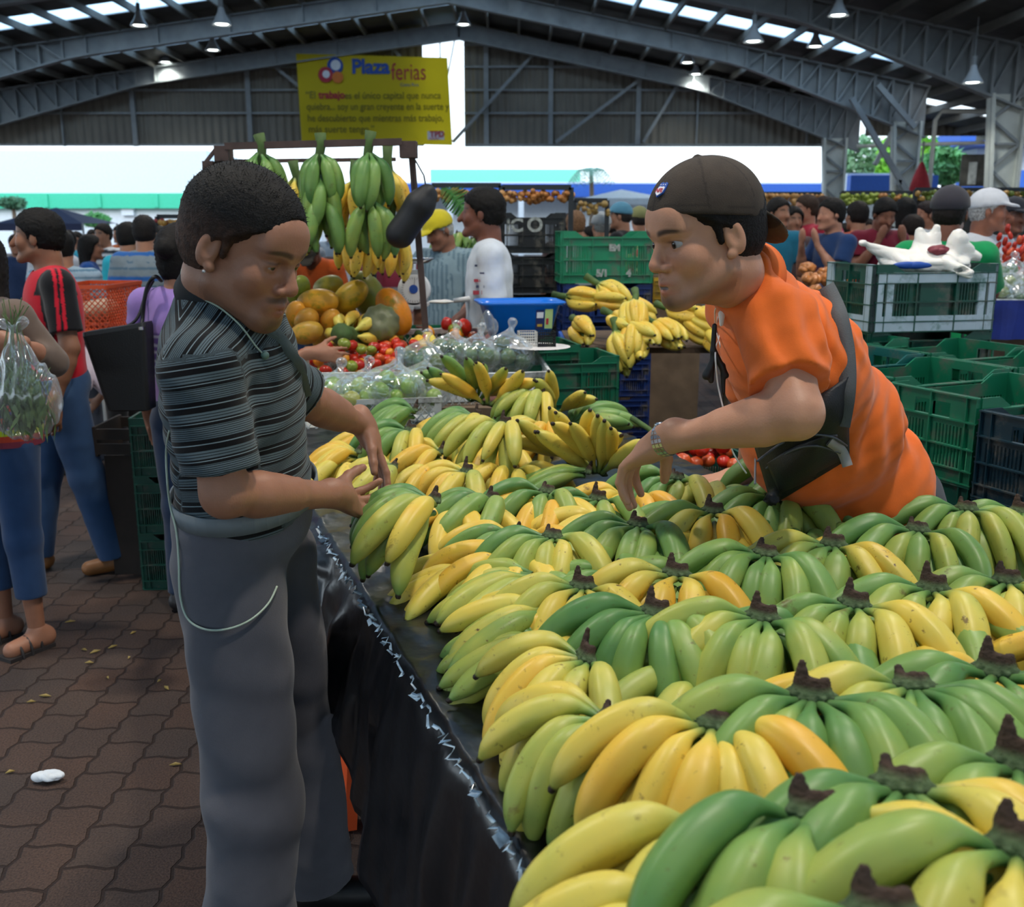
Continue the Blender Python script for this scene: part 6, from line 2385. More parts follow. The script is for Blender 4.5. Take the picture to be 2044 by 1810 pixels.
papaya(660, 642, 4.8, .55, (.9, .2, .4), '#e09a30', 'bright orange papaya below the large one')
papaya(612, 664, 4.7, .6, (.4, 1.3, 0), '#c09434', 'green striped papaya in front at the bottom of the heap')
papaya(735, 590, 5.2, .95, (.4, -.4, 0), '#6f7434', 'dark green long papaya standing at the right of the heap')
papaya(786, 622, 4.85, .85, (-.3, -.5, 0), '#cf7c18', 'big plain orange papaya right of the heap')
PUM = round_fruit('pumpkin', .12, M_PAP, (1, 1, .72), dimple=.2, lobes=10, lob=.04, n=40)
o = papaya(760, 645, 4.75, 1, (1.2, .3, 0), '#6d7050', 'grey green ribbed pumpkin beside the orange papaya', 'pumpkin', 'pumpkin', PUM, (.75, .75, .75))
# stand under the papayas
st = empty('fruit_stand', (at(690, 600, 5).x, 5.05, 0), 0, 'boarded stand heaped with papayas', 'stand')
MB().box((-.42, -.35, .92), (.40, .35, .96)).build('stand_top', M_WOOD, st)
for sx in (-.38, .36):
    for sy in (-.3, .3):
        MB().box((sx - .03, sy - .03, 0), (sx + .03, sy + .03, .92)).build('leg', M_WOOD, st)
for (px, py, Y) in ((640, 625, 5.05), (600, 610, 5.1), (690, 635, 5.1), (720, 650, 5.0), (650, 665, 4.95)):
    papaya(px, py + 6, Y, .6, (.6, .6, .3), '#c8902c', 'papaya buried in the heap, %s one of the inner layer' % ORD[(640, 600, 690, 720, 650).index(px)])

# ------------------------------------------------------------------ plantains, rack, second banana area
g2 = 'banana bunches at the far end of the table'
rows2 = [
 (832, 822, .98, 195, 'green bunch against the white lattice crate, fingers pointing left', dict(n1=4, n2=4, spread=42, rip=mix(.1, .1, .2))),
 (822, 862, .97, 222, 'bunch with a long black scar on a yellow finger, behind the hanging hand', dict(n1=5, n2=4, spread=62, rip=mix(.15, .3, .95), spots=.8)),
 (955, 835, .99, 208, 'bunch with blue green fingers and a yellow tip, middle of the far end', dict(n1=5, n2=4, spread=50, rip=mix(.08, .2, .85))),
 (1010, 850, 1.02, 238, 'bunch with three stout fingers pointing down left, yellow and olive', dict(n1=4, n2=3, spread=38, rip=mix(.7, .42, .95))),
 (1080, 790, 1.02, 230, 'green over yellow bunch below the paper price card', dict(n1=5, n2=5, spread=50, rip=mix(.25, .4, .9))),
 (1090, 850, .96, 232, 'ripe yellow bunch under the green one below the price card', dict(n1=4, n2=4, spread=45, rip=mix(.6, .9, 1.0), crown=False)),
 (720, 905, .93, 192, 'yellow bunch under the striped man forearm', dict(n1=5, n2=4, spread=40, rip=.85)),
 (790, 935, .92, 200, 'yellow bunch under the hanging hand', dict(n1=5, n2=3, spread=60, rip=mix(.8, .7, .5))),
 (935, 945, .92, 215, 'orange yellow bunch in front of the stout fingered one', dict(n1=5, n2=3, spread=65, rip=mix(.9, .85, .6))),
 (1178, 938, .93, 178, 'two long dull green fingers lying level left of the reaching hand', dict(n1=2, n2=3, spread=14, rip=mix(.3, .3, .4), kind='flat', low='flat')),
 (885, 905, .92, 190, 'yellow bunch lying between the two men hands', dict(n1=5, n2=3, spread=50, rip=.9)),
]
for px, py, z, hd, lab, kw in rows2:
    bunch(px, py, z, hd, lab, group=g2, **kw)
# bunches standing with their tips up
for px, py, z, hd, lab, kw in [
 (1150, 925, .90, 250, 'yellow bunch standing with its tips up, left of the pair', dict(n1=4, n2=3, rip=.75, pitch=-78)),
 (1195, 945, .90, 250, 'yellow bunch standing with its tips up, nearest the reaching hand', dict(n1=5, n2=4, rip=.8, pitch=-75)),
 (950, 800, .97, 255, 'green and yellow bunch standing tips up behind the lattice crate corner', dict(n1=4, n2=3, rip=mix(.3, .3, .95), pitch=-72)),
 (975, 808, .97, 255, 'orange ripe bunch standing tips up beside the dark red slices', dict(n1=3, n2=3, rip=1.0, pitch=-75)),
 (1108, 826, .93, 250, 'small yellow bunch beside the green crate, tips up', dict(n1=3, n2=3, rip=.7, pitch=-70)),
 (1140, 850, .90, 25, 'green plantain bunch with its tips pointing up right', dict(n1=5, n2=4, spread=50, rip=.22, pitch=-38, kind='plant', low='plant', spots=.5)),
]:
    bunch(px, py, z, hd, lab, group=g2, low=kw.pop('low', 'flat'), kind=kw.pop('kind', 'flat'), spread=kw.pop('spread', 55), **kw)
# ones buried below
for k, (px, py) in enumerate(((700, 930), (760, 880), (860, 880), (920, 880), (980, 900), (1060, 870), (881, 940), (830, 900), (1020, 940), (900, 850))):
    bunch(px, py, .90, 230 + k * 7, 'yellow bunch buried in the far end heap, %s one counted from the left' % ORD[sorted((700, 760, 860, 880, 920, 980, 1060, 881, 830, 1020, 900)).index(px)], n1=5, n2=0, rip=.8, crown=False, group='buried bunches of the far end')

M_STALK = mat('banana_stalk', '#46602c', rough=.7, var=.3, scale=20)
def raceme(px, py, Y, L, hands, rip, lab, tilt=(0, 0), kind='plant', n=5, dirn=(0, 0, -1), group='green plantain stems on the rack', seed=0, s=1.22, thick=.022, droop=55, spots=.35):
    """a stem with several whorls of plantains"""
    rnd = random.Random(seed)
    p = at(px, py, Y)
    e = empty('plantain_cluster', p, 0, lab, 'plantains', group)
    d = Vector(dirn).normalized()
    pts = [d * (L * t) + Vector((.012 * math.sin(t * 5 + seed), 0, 0)) for t in (-.22, 0, .3, .6, .9, 1.05)]
    MB().tube(pts, [thick * 1.2, thick, thick * .9, thick * .8, thick * .6, thick * .3], 10).build('stalk', M_STALK, e, True)
    q0 = Vector((1, 0, 0)).rotation_difference(d)
    for h in range(hands):
        base = d * (L * (.12 + .8 * h / max(1, hands - 1)))
        for i in range(n):
            az = 2 * PI * (i + .5 * (h % 2)) / n + rnd.uniform(-.2, .2)
            o = link('plantain', rnd.choice(BM[kind]), e)
            # leaves the stem sideways and hangs along it
            Rm = q0.to_matrix() @ Matrix.Rotation(az, 3, 'X') @ Matrix.Rotation(math.radians(-droop + rnd.uniform(-8, 8)), 3, 'Y') 
            o.rotation_euler = (Rm @ Matrix.Rotation(rnd.uniform(-.3, .3), 3, 'X')).to_euler()
            o.location = base + Rm @ Vector((thick * .6, 0, 0))
            o.scale = (s * rnd.uniform(.88, 1.08),) * 3
            r0 = rip + rnd.uniform(-.1, .1)
            o.color = (r0, rnd.random(), spots * (.3 + r0), 1)
    return e
raceme(518, 290, 4.7, .22, 2, .2, 'green plantain stem hanging left, behind the striped man head', seed=1, n=6, droop=50)
raceme(636, 290, 4.7, .24, 3, .18, 'middle green plantain stem hanging from the rack, longest of the three', seed=2, n=7, droop=48)
raceme(736, 288, 4.7, .26, 2, .2, 'right green plantain stem hanging from the rack near the post', seed=3, n=7, droop=48)
raceme(710, 345, 5.0, .26, 2, .9, 'ripe blackened plantain stem hanging behind the green ones', seed=4, n=7, droop=52, group='ripe plantain stems on the rack', spots=1.5)
raceme(778, 320, 5.0, .34, 2, .88, 'tall ripe yellow plantain stem hanging beside the rack post', seed=5, n=6, droop=48, group='ripe plantain stems on the rack', spots=.8)
raceme(590, 340, 5.05, .2, 2, .85, 'ripe plantain stem half hidden by the middle green one', seed=6, n=4, droop=35, group='ripe plantain stems on the rack', spots=.9)
raceme(690, 668, 4.62, .16, 2, .8, 'plantain stem with its cut stalk end facing the aisle, before the papayas', dirn=(.1, 1, -.15), seed=31, n=8, droop=62, group='plantain stems before the papayas', s=1.1, thick=.045, spots=.9)
raceme(838, 672, 4.8, .14, 1, .85, 'small plantain stem beside the orange papaya, fingers toward the aisle', dirn=(.2, -.8, -.3), seed=32, n=7, droop=40, group='plantain stems before the papayas', s=1.0, thick=.018, spots=.9)
# the rack
M_RUST = mat('rusty_steel', '#4a3a36', rough=.75, var=.35, scale=9, bump=.3, bscale=40)
rk = empty('hanging_rack', (at(640, 400, 4.75).x, 4.75, 0), 0, 'rusty steel rack with a bar over the plantain stems', 'rack')
ro = rk.location
def rb(a, b_, w, nm, m=M_RUST):
    MB().bar(Vector(a) - ro, Vector(b_) - ro, w, w, up=(0, 1, 0)).build(nm, m, rk)
rb(at(450, 292, 4.7), at(802, 283, 4.7), .03, 'bar')
rb(at(455, 322, 5.1), at(790, 318, 5.1), .018, 'rear_bar')
rb(at(820, 285, 4.75), Vector((at(848, 640, 4.75).x, 4.75, 0)) if False else at(849, 650, 4.75), .028, 'post')
rb(at(849, 650, 4.75), (at(852, 650, 4.75).x, 4.75, 0), .028, 'post_foot')
rb(at(436, 300, 4.75), (at(445, 800, 4.75).x, 4.75, 0), .03, 'post')
rb(at(742, 470, 5.3), (at(752, 600, 5.3).x, 5.3, 0), .03, 'rear_post', mat('dark_blue_post', '#1a2740'))
for (a, b_) in (((798, 282), (832, 315)), ((430, 292), (460, 322)), ((407, 322), (430, 350))):
    p0, p1 = at(a[0], a[1], 4.72), at(b_[0], b_[1], 4.72)
    MB().box(Vector((min(p0.x, p1.x), 4.69, min(p0.z, p1.z))) - ro, Vector((max(p0.x, p1.x), 4.78, max(p0.z, p1.z))) - ro).build('clamp', M_RUST, rk)
rb(at(432, 296, 4.72), at(410, 325, 4.72), .015, 'strut')
# rolled black umbrella cover hung by a string from the post
a, b_ = at(853, 388, 4.6), at(796, 470, 4.6)
um = empty('rolled_black_bag', a, 0, 'rolled black cloth bundle tied to the rack post', 'bundle')
d = b_ - a
V, F = blob([RC((0, 0, 0), tuple(d * .25), .045, .062, .03), RC(tuple(d * .25), tuple(d * .95), .062, .066, .03)], .008, folds(.0022, (1, .2, -.8), .07, 2))
mesh_np('bundle_cloth', V, F, M_POUCH, um, np.tile(np.array(rgb('#15171c')[:3]), (len(V), 1)))
MB().tube([(0, 0, 0), tuple(at(846, 350, 4.6) - a), tuple(at(828, 318, 4.7) - a)], .004, 6).build('string', M_POUCH, um)
# scale with round dial
s0 = at(828, 610, 5.25)
sl = empty('dial_scale', s0, 0, 'white dial scale with a metal pan on the green crate stand', 'scale')
sl.scale = (.8, .8, .8)
M_WPLA = mat('white_enamel', '#dfe2e4', rough=.35, var=.04)
mb = MB()
mb.box((-.09, -.05, 0), (.09, .07, .02))
mb.lathe([(.001, -.05), (.098, -.05), (.105, -.03), (.105, .03), (.098, .05), (.001, .05)], 32, Matrix.Translation((0, 0, .105)) @ Matrix.Rotation(PI / 2, 4, 'X'))
mb.box((-.05, -.03, .19), (.05, .03, .23))
mb.build('scale_body', M_WPLA, sl)
MB().lathe([(.001, 0), (.085, 0), (.085, .004)], 32, Matrix.Translation((0, -.052, .105)) @ Matrix.Rotation(PI / 2, 4, 'X')).build('dial', mat('dial', '#dfe3e6', rough=.2), sl)
MB().lathe([(.001, 0), (.028, 0), (.028, .004)], 20, Matrix.Translation((0, -.058, .11)) @ Matrix.Rotation(PI / 2, 4, 'X')).build('dial_emblem', M_BLU, sl)
mb = MB()
for k in range(30):
    a = 2 * PI * k / 30
    mb.bar((math.cos(a) * .068, -.058, .105 + math.sin(a) * .068), (math.cos(a) * .080, -.058, .105 + math.sin(a) * .080), .002, .002)
mb.bar((0, -.06, .105), (.01, -.06, .175), .003, .002)
mb.build('dial_marks', mat('dial_ink', '#30343a'), sl)
MB().tube([(0, 0, .22), (0, 0, .27)], .015, 8).build('stem', M_CHROME, sl)
MB().lathe([(.04, .268), (.09, .272), (.13, .30), (.133, .305), (.13, .303), (.09, .277), (.04, .273)], 28, cap=False).build('pan', M_CHROME, sl, True)
# blue basin, basket on a doily
bp_ = at(1036, 668, 4.95)
bs = empty('washing_basin', bp_, .15, 'bright blue rectangular plastic basin on green crates', 'basin')
def rrect(a, b_, r, n=6):
    out = []
    for (cx, cy, a0) in ((a - r, b_ - r, 0), (-a + r, b_ - r, 90), (-a + r, -b_ + r, 180), (a - r, -b_ + r, 270)):
        for i in range(n + 1):
            t = math.radians(a0 + 90 * i / n)
            out.append((cx + r * math.cos(t), cy + r * math.sin(t)))
    return out
def tub(name, prof, m, parent, r=.05):
    mb = MB()
    rings = [(rrect(a, b_, r), z) for a, b_, z in prof]
    n = len(rings[0][0])
    vs = [(x, y, z) for R_, z in rings for x, y in R_]
    fs = [(i * n + k, i * n + (k + 1) % n, (i + 1) * n + (k + 1) % n, (i + 1) * n + k) for i in range(len(rings) - 1) for k in range(n)]
    fs.append(tuple(range(n))[::-1])
    fs.append(tuple((len(rings) - 1) * n + k for k in range(n)))
    mb.add(vs, fs)
    return mb.build(name, m, parent, True)
M_BASIN = mat('blue_plastic', '#0f6fd8', rough=.3, var=.04, sub=.05)
bsn = tub('basin_body', [(.145, .10, 0), (.185, .135, .15), (.205, .155, .155), (.212, .162, .165), (.205, .155, .17), (.180, .130, .158), (.14, .095, .012)], M_BASIN, bs)
def sticker(x, w, z, h, m, off=0.0, nm='sticker'):
    mb = MB()
    f = lambda zz_: -(.10 + .035 * zz_ / .15) - .004 - off
    mb.add([(x, f(z), z), (x + w, f(z), z), (x + w, f(z + h), z + h), (x, f(z + h), z + h), (x, f(z) + .003, z), (x + w, f(z) + .003, z), (x + w, f(z + h) + .003, z + h), (x, f(z + h) + .003, z + h)], [(0, 1, 2, 3), (7, 6, 5, 4), (0, 4, 5, 1), (1, 5, 6, 2), (2, 6, 7, 3), (3, 7, 4, 0)])
    mb.build(nm, m, bs)
sticker(.062, .040, .035, .095, mat('navy_label', '#16255c'))
sticker(.106, .038, .040, .095, mat('pale_label', '#b9d48a'))
sticker(.066, .032, .092, .028, M_WHT, .003, 'crown_mark')
sticker(.070, .024, .050, .012, mat('label_gold', '#c8a43a'), .003, 'label_line')
sticker(.112, .012, .06, .03, M_RED, .003, 'label_mark')
dp_ = at(1076, 692, 4.62)
MB().lathe([(.001, 0), (.13, 0), (.145, .002), (.13, .004), (.001, .004)], 40, Matrix.Translation(dp_)).build('paper_doily', mat('paper', '#dcd8d6', var=.03))
tag(COL.objects[-1], 'round white scalloped paper doily on the green crate', 'doily')
bk = empty('small_basket', dp_ + Vector((-.01, 0, .005)), .1, 'small black and white perforated plastic basket on the paper doily', 'basket')
def mesh_wall(mb, x0, x1, y, z0, z1, n, m):
    for i in range(n + 1):
        x = x0 + (x1 - x0) * i / n
        mb.bar((x, y, z0), (x, y, z1), .0022, .003)
    for j in range(m + 1):
        z = z0 + (z1 - z0) * j / m
        mb.bar((x0, y, z), (x1, y, z), .003, .003)
for nm, m, x0, x1 in (('white_half', mat('white_plastic', '#d4d2cc', rough=.4), -.085, -.005), ('black_half', mat('black_plastic', '#15161a', rough=.4), 0.0, .08)):
    mb = MB()
    for y in (-.045, .045): mesh_wall(mb, x0, x1, y, 0, .065, 8, 5)
    for x in (x0, x1):
        for j in range(6):
            mb.bar((x, -.045, .065 * j / 5), (x, .045, .065 * j / 5), .003, .003)
        for j in range(9):
            mb.bar((x, -.045 + .09 * j / 8, 0), (x, -.045 + .09 * j / 8, .065), .003, .003, up=(1, 0, 0))
    mb.box((x0, -.045, 0), (x1, .045, .003))
    mb.build(nm, m, bk)

# plantain table
tx = at(1275, 690, 5.3)
pt = empty('plantain_table', (tx.x + .05, 5.6, 0), 0, 'trestle table with brown sacking and a blue side under yellow plantains', 'table')
zt = tx.z
MB().box((-.42, -.38, zt - .03), (.65, .5, zt)).build('tabletop', mat('sacking', '#5b4a3c', rough=.95, var=.25, scale=20, bump=.6, bscale=120), pt)
MB().box((-.44, -.36, zt - .09), (-.42, .5, zt - .005)).build('blue_side', M_BLU, pt)
for sx in (-.34, .55):
    for sy in (-.3, .42):
        MB().bar((sx, sy, 0), (sx + .04, sy, zt - .03), .035, .035).build('leg', M_WOOD, pt)
MB().bar((-.34, -.3, .35), (.55, -.3, .33), .03, .03).build('rail', M_WOOD, pt)
g3 = 'yellow plantain stems heaped on the trestle table'
for q in [(1120, 590, 5.7, (1, -.5, -.1), 'plantain stem with a thick green stalk at the back left of the heap', 11, 2, 6),
          (1185, 560, 5.65, (.8, -.3, -.6), 'plantain stem arching over the heap with a long green stalk', 12, 2, 6),
          (1215, 625, 5.35, (.6, -1, -.35), 'plantain stem with pale straight fingers at the left of the heap', 13, 2, 6),
          (1265, 590, 5.3, (-.1, -.9, -.9), 'plantain stem on top of the heap, fingers fanned toward the aisle', 14, 2, 6),
          (1225, 650, 5.15, (.3, -.6, -1), 'plantain stem hanging over the sacking edge', 15, 1, 6),
          (1320, 610, 5.4, (.8, -.7, -.2), 'plantain stem right of the top one, curved fingers', 16, 2, 6),
          (1360, 630, 5.35, (.6, -.8, -.4), 'plantain stem beside the vendor chin', 17, 2, 6),
          (1300, 640, 5.25, (.5, -.8, -.4), 'plantain stem low at the front middle of the table', 18, 1, 7),
          (1150, 640, 5.35, (.2, -1, -.3), 'small plantain stem beside the blue basin', 19, 1, 6),
          (1395, 650, 5.5, (.9, -.5, -.2), 'plantain stem at the right end against the orange shirt', 20, 2, 5)]:
    raceme(q[0], q[1], q[2], .20, q[6], .82, q[4], dirn=q[3], seed=q[5], n=q[7] + 2, droop=38, group=g3, thick=.018, s=1.12, spots=.8)

# dark red slices with the price card, stake
p = at(1010, 795, 4.05)
crumple('dark_meat_slices', (p.x, p.y, p.z - .01), (.10, .06, .03), 6, .03, mat('dried_red', '#5c3026', rough=.7, var=.3, scale=30), 12, 'heap of dark red dried slices behind the green bunch', 'dried slices')
pc = at(1036, 775, 3.98)
o = MB().box((-.055, -.001, -.018), (.055, .001, .022)).build('price_card', M_WHTW)
o.location = pc
o.rotation_euler = (-.4, -.2, .2)
tag(o, 'small white card with a thin red border among the bananas', 'card')
for (a, b_, c_, d_) in ((-.05, .05, -.014, -.012), (-.05, .05, .016, .018)):
    MB().box((a, -.003, c_), (b_, -.001, d_)).build('red_border', M_RED, o)
o = MB().box((-.013, -.002, -.05), (.013, .002, .05)).build('blank_tag', mat('grey_card', '#8f9ca4'))
o.location = at(799, 716, 4.35)
tag(o, 'grey upright card stuck between the tomato heap and the bags', 'card')
crumple('clear_bag_scrap', at(975, 660, 4.75), (.045, .04, .09), 6, .05, M_FILM, 14, 'white translucent bag standing behind the blue basin corner', 'plastic bag')
p0, p1 = at(1262, 835, 3.5), at(1330, 890, 3.3)
ps = MB().tube([p0, p0.lerp(p1, .5) + Vector((0, 0, .01)), p1], [.011, .009, .006], 8).build('cut_banana_stalk', M_STALK, None, True)
tag(ps, 'bare green banana stalk lying on the black film behind the watch', 'stalk')
# litter on the floor
p = atz(97, 1548, .02)
crumple('paper_scrap', p, (.05, .028, .018), 9, .075, M_WHTW, 15, 'crumpled white paper scrap on the pavers at lower left', 'litter')
rnd = random.Random(9)
M_LEAF = mat('dry_leaf', '#a08a4a', var=.3)
leafs = [(168, 1296), (190, 1300), (178, 1322), (215, 1352), (350, 1525), (62, 1400), (266, 1262), (318, 1358), (258, 1312), (90, 1388), (140, 1240), (332, 1372), (20, 1540), (225, 1290)]
for i, (px, py) in enumerate(leafs):
    p = atz(px, py, .006)
    mb = MB()
    a = rnd.uniform(0, 6)
    L = rnd.uniform(.009, .024)
    d, s = Vector((math.cos(a), math.sin(a), 0)), Vector((-math.sin(a), math.cos(a), 0))
    mb.add([-d * L, s * L * .35 + Vector((0, 0, .006)), d * L, -s * L * .35 + Vector((0, 0, .004)), -d * L - Vector((0, 0, .002)), s * L * .35, d * L - Vector((0, 0, .002)), -s * L * .35], [(0, 1, 2, 3), (7, 6, 5, 4), (0, 4, 5, 1), (1, 5, 6, 2), (2, 6, 7, 3), (3, 7, 4, 0)])
    o = mb.build('leaf_scrap', M_LEAF)
    o.location = p
    tag(o, 'tiny dry leaf scrap lying on the aisle pavers', 'litter', 'leaf scraps on the pavers')

# chalky marks and lettering on the far crates
def mark(s_, px, py, Y, size, m, host, nm='lettering'):
    cu = bpy.data.curves.new(nm, 'FONT')
    cu.body, cu.size, cu.offset = s_, size, .004
    cu.materials.append(m)
    ob = bpy.data.objects.new(nm, cu)
    COL.objects.link(ob)
    bpy.context.view_layer.update()
    me = bpy.data.meshes.new_from_object(ob)
    bpy.data.objects.remove(ob)
    q = link(nm, me, host)
    W_ = Matrix.Translation(at(px, py, Y)) @ Matrix.Rotation(PI / 2, 4, 'X')
    q.matrix_local = host.matrix_basis.inverted() @ W_
    return q
M_CHALK = mat('chalk_paint', '#9aa09c', rough=.9, var=.4, scale=40)
def by_label(l): return [o for o in COL.objects if o.get('label') == l][0]
h_ = by_label('topmost black crate of the tall stack behind the white shirted man')
mark('O', 1052, 462, 7.40, .14, M_CHALK, h_)
mark('IC', 1010, 462, 7.40, .13, M_CHALK, h_)
h_ = by_label('large bright green crate standing on the blue crates')
mark('EM', 1216, 500, 6.67, .055, M_CHALK, h_)
mark('5/1', 1190, 551, 6.67, .06, M_CHALK, h_)
mark('4', 1250, 551, 6.67, .06, M_CHALK, h_)
# ================================================================== THE OTHER PEOPLE
def C3(h): return np.array(rgb(h)[:3])
def hstripes(cols, wl, J, axis=None):
    """colours repeating along the trunk; cols = [(share, colour)]"""
    up = n_(J['neck'] - J['pelvis']) if axis is None else n_(axis)
    def fn(V):
        t = ((V - J['pelvis']) @ up / wl) % 1.0
        out = np.zeros((len(V), 3))
        a = 0
        for sh, c in cols:
            m = (t >= a) & (t < a + sh + 1e-6)
            out[m] = C3(c)
            a += sh
        return out
    return fn
def px_pose(px, py, Y, heading, H=1.68, **kw):
    """figure of height H on the floor whose head shows near px at depth Y"""
    p = at(px, py, Y)
    return pose(p.x, Y, heading, H=H, **kw)
def fit_H(py_top, Y): return at(0, py_top, Y).z
PEOPLE = []
SPOTS = []
def build2(J, label, colfn=None, **kw):
    if colfn is not None:
        kw['shirt_fn'] = colfn
        kw['shirt'] = '#808080'
    b = build_person(J, label, **kw)
    PEOPLE.append(b)
    return b
def person(px, top, Y, heading, label, H=None, stripes=None, res=None, **kw):
    pk = {k: kw.pop(k) for k in list(kw) if k in ('lean', 'headyaw', 'headpitch', 'armR', 'armL', 'stride')}
    H0 = H
    H = H or fit_H(top, Y)
    jf = kw.pop('joints', None)
    tops = top
    if Y > 6.4:
        for _ in range(12):
            p = at(px, 440, Y)
            if all(math.hypot(p.x - a, Y - b_) > .5 for a, b_ in SPOTS): break
            Y += .3
            H = fit_H(tops, Y) if H0 is None else H
    SPOTS.append((at(px, 440, Y).x, Y))
    J = px_pose(px, 440, Y, heading, H=H, **pk)
    if jf: jf(J)
    if callable(stripes): fn = stripes(J)
    elif stripes: fn = hstripes(stripes[0], stripes[1], J)
    else: fn = None
    res = res or (.009 if Y < 5 else .012 if Y < 7 else .016 if Y < 11 else .022)
    kw.setdefault('fold', .0016 if Y < 8 else 0)
    kw.setdefault('wl', .11)
    return build2(J, label, fn, res=res, hres=min(res, .008 if Y < 6 else .011), fingers=Y < 7, **kw), J

# --- left side
M_LEATH0 = mat('dark_sandal', '#2c2828', rough=.6)
def redshirt(J):
    up = n_(J['neck'] - J['pelvis']); r = n_(J['shR'] - J['shL']); f = np.cross(up, r)
    def fn(V):
        c = np.tile(C3('#c01228'), (len(V), 1))
        for s, q in (('L', -1), ('R', 1)):
            u, e = J['sh' + s], J['el' + s]
            d = n_(e - u)
            rel = V - (J['neck'] * .35 + u * .65)
            side = (rel @ r) * q
            zz_ = (V - u) @ up
            blk = side > (-.02 + .0 * zz_) - np.clip(zz_ + .02, -.3, 0) * -.12
            arm = (np.linalg.norm((V - u) - np.outer((V - u) @ d, d), axis=1) < .09) & (((V - u) @ d) > 0) & (side > .035)
            blk = arm | ((side > .0) & (zz_ > -.05))
            c[blk] = C3('#16161a')
            t = (V - u) @ f
            st = blk & ((np.abs(t - .02) < .007) | (np.abs(t + .004) < .007))
            c[st] = C3('#c81a30')
        return c
    return fn
rm, JR = person(84, 428, 4.62, 122, 'person in a red and black football shirt and blue jeans walking at the left', H=1.69, stripes=redshirt, pants='#2f4a6e', skin='#96684f', hair='#0f0d0c', headyaw=-24,
       shoes='#8a5a30', stride=.16, armL='down', armR='low', res=.006, fat=1.08, sleeve=.75, neckline=.02, hem=.06, baggy=.01)
def bw_arm(J):
    J['elL'], J['wrL'] = A(104, 722, 3.72), A(30, 682, 3.52)
    J['hdL'] = n_((-.8, -.2, .1))
bw, JB = person(-52, 455, 3.75, 150, 'person at the left edge in a brown sweater carrying a bag of greens', H=1.6, shirt='#6a5a50', pants='#2a4468', skin='#9a6a52', hair='#181210', style='long', sleeve=1.45,
       armR='down', armL='low', joints=bw_arm, pants_len=.62, shoes='#9a6a52', shoe_name='foot', res=.008, fat=1.05)
for s_ in 'RL':
    an = JB['an' + s_]
    f_ = JB['fwd']
    g0 = np.array((an[0], an[1], .0)) - f_ * .035
    side = np.cross(f_, (0, 0, 1))
    mb = MB()
    mb.bar(g0 - f_ * .01 - np.array(bw.location), g0 + f_ * .185 - np.array(bw.location), .085, .03)
    for d_, h_, w_ in ((.045, .085, .036), (.09, .068, .040), (.13, .058, .041)):
        pts = [g0 + f_ * d_ + side * w_ * math.cos(t) * 1.08 + np.array((0, 0, max(0.0, h_ * math.sin(t)))) - np.array(bw.location) for t in np.linspace(0, PI, 9)]
        mb.tube(pts, .006, 6)
    mb.build('sandal', M_LEATH0, bw)
# striped hem of the blouse under the sweater
def ringband(J, parent, z, h, r1, r2, cols, name):
    up = n_(J['neck'] - J['pelvis']); r = n_(J['shR'] - J['shL']); f = np.cross(up, r)
    org = np.array(parent.location)
    mb = MB()
    n = 32
    for k, c in enumerate(cols):
        z0, z1 = z + h * k / len(cols), z + h * (k + 1) / len(cols)
        for i in range(n):
            a, b_ = 2 * PI * i / n, 2 * PI * (i + 1) / n
            P = lambda t, zz_: J['pelvis'] + up * zz_ + r * r1 * math.cos(t) + f * r2 * math.sin(t) - org
            mb.cur = k
            mb.add([P(a, z0), P(b_, z0), P(b_, z1), P(a, z1)], [(0, 1, 2, 3)])
    return mb.build(name, [mat('dye_' + c, c, rough=.9) for c in cols], parent, True)
ringband(JB, bw, -.04, .16, .178, .150, ['#7a2a3c', '#b03a20', '#a8b81c', '#7a3a2c', '#c04a20', '#3a2a6a', '#b03a20'], 'striped_hem')
# the bag of greens in her hand
hp_ = at(30, 660, 3.42)
vb = empty('bag_of_greens', hp_, 0, 'clear plastic bag stuffed with leafy greens hanging from a hand at the left edge', 'bag')
V, F = blob([RC((0, 0, 0), (0, 0, -.09), .018, .045, .03), EL((-.0, 0, -.235), (.135, .085, .145), None, .06), RC((0, 0, 0), (.03, 0, .03), .012, .020, .01), RC((0, 0, 0), (-.04, 0, .025), .010, .018, .01)], .007, folds(.006, (1, .3, .1), .04, 4))
mesh_np('bag_film', V, F, M_FILM, vb)
rnd = random.Random(3)
mb = MB()
for i in range(420):
    a = rnd.uniform(0, 2 * PI)
    r0 = rnd.uniform(.02, .105)
    z0 = -.235 + rnd.uniform(-.11, .10)
    p0 = Vector((math.cos(a) * r0, math.sin(a) * r0 * .62, z0))
    t_ = Vector((rnd.gauss(0, .3), rnd.gauss(0, .3), 1)).normalized()
    s_ = t_.cross(Vector((math.cos(a), math.sin(a), 0))).normalized()
    L, w = rnd.uniform(.02, .05), rnd.uniform(.004, .010)
    mb.add([p0 - t_ * L, p0 + s_ * w, p0 + t_ * L, p0 - s_ * w], [(0, 1, 2, 3)])
for i in range(14):
    p0 = Vector((rnd.uniform(-.05, .05), rnd.uniform(-.03, .03), -.12))
    mb.tube([p0, p0 * .4 + Vector((0, 0, .06)), p0 * .3 + Vector((rnd.uniform(-.06, .06), 0, rnd.uniform(.08, .15)))], .0016, 4)
mb.build('leafy_greens', mat('leafy_greens', '#55703c', rough=.6, var=.4, scale=30), vb)

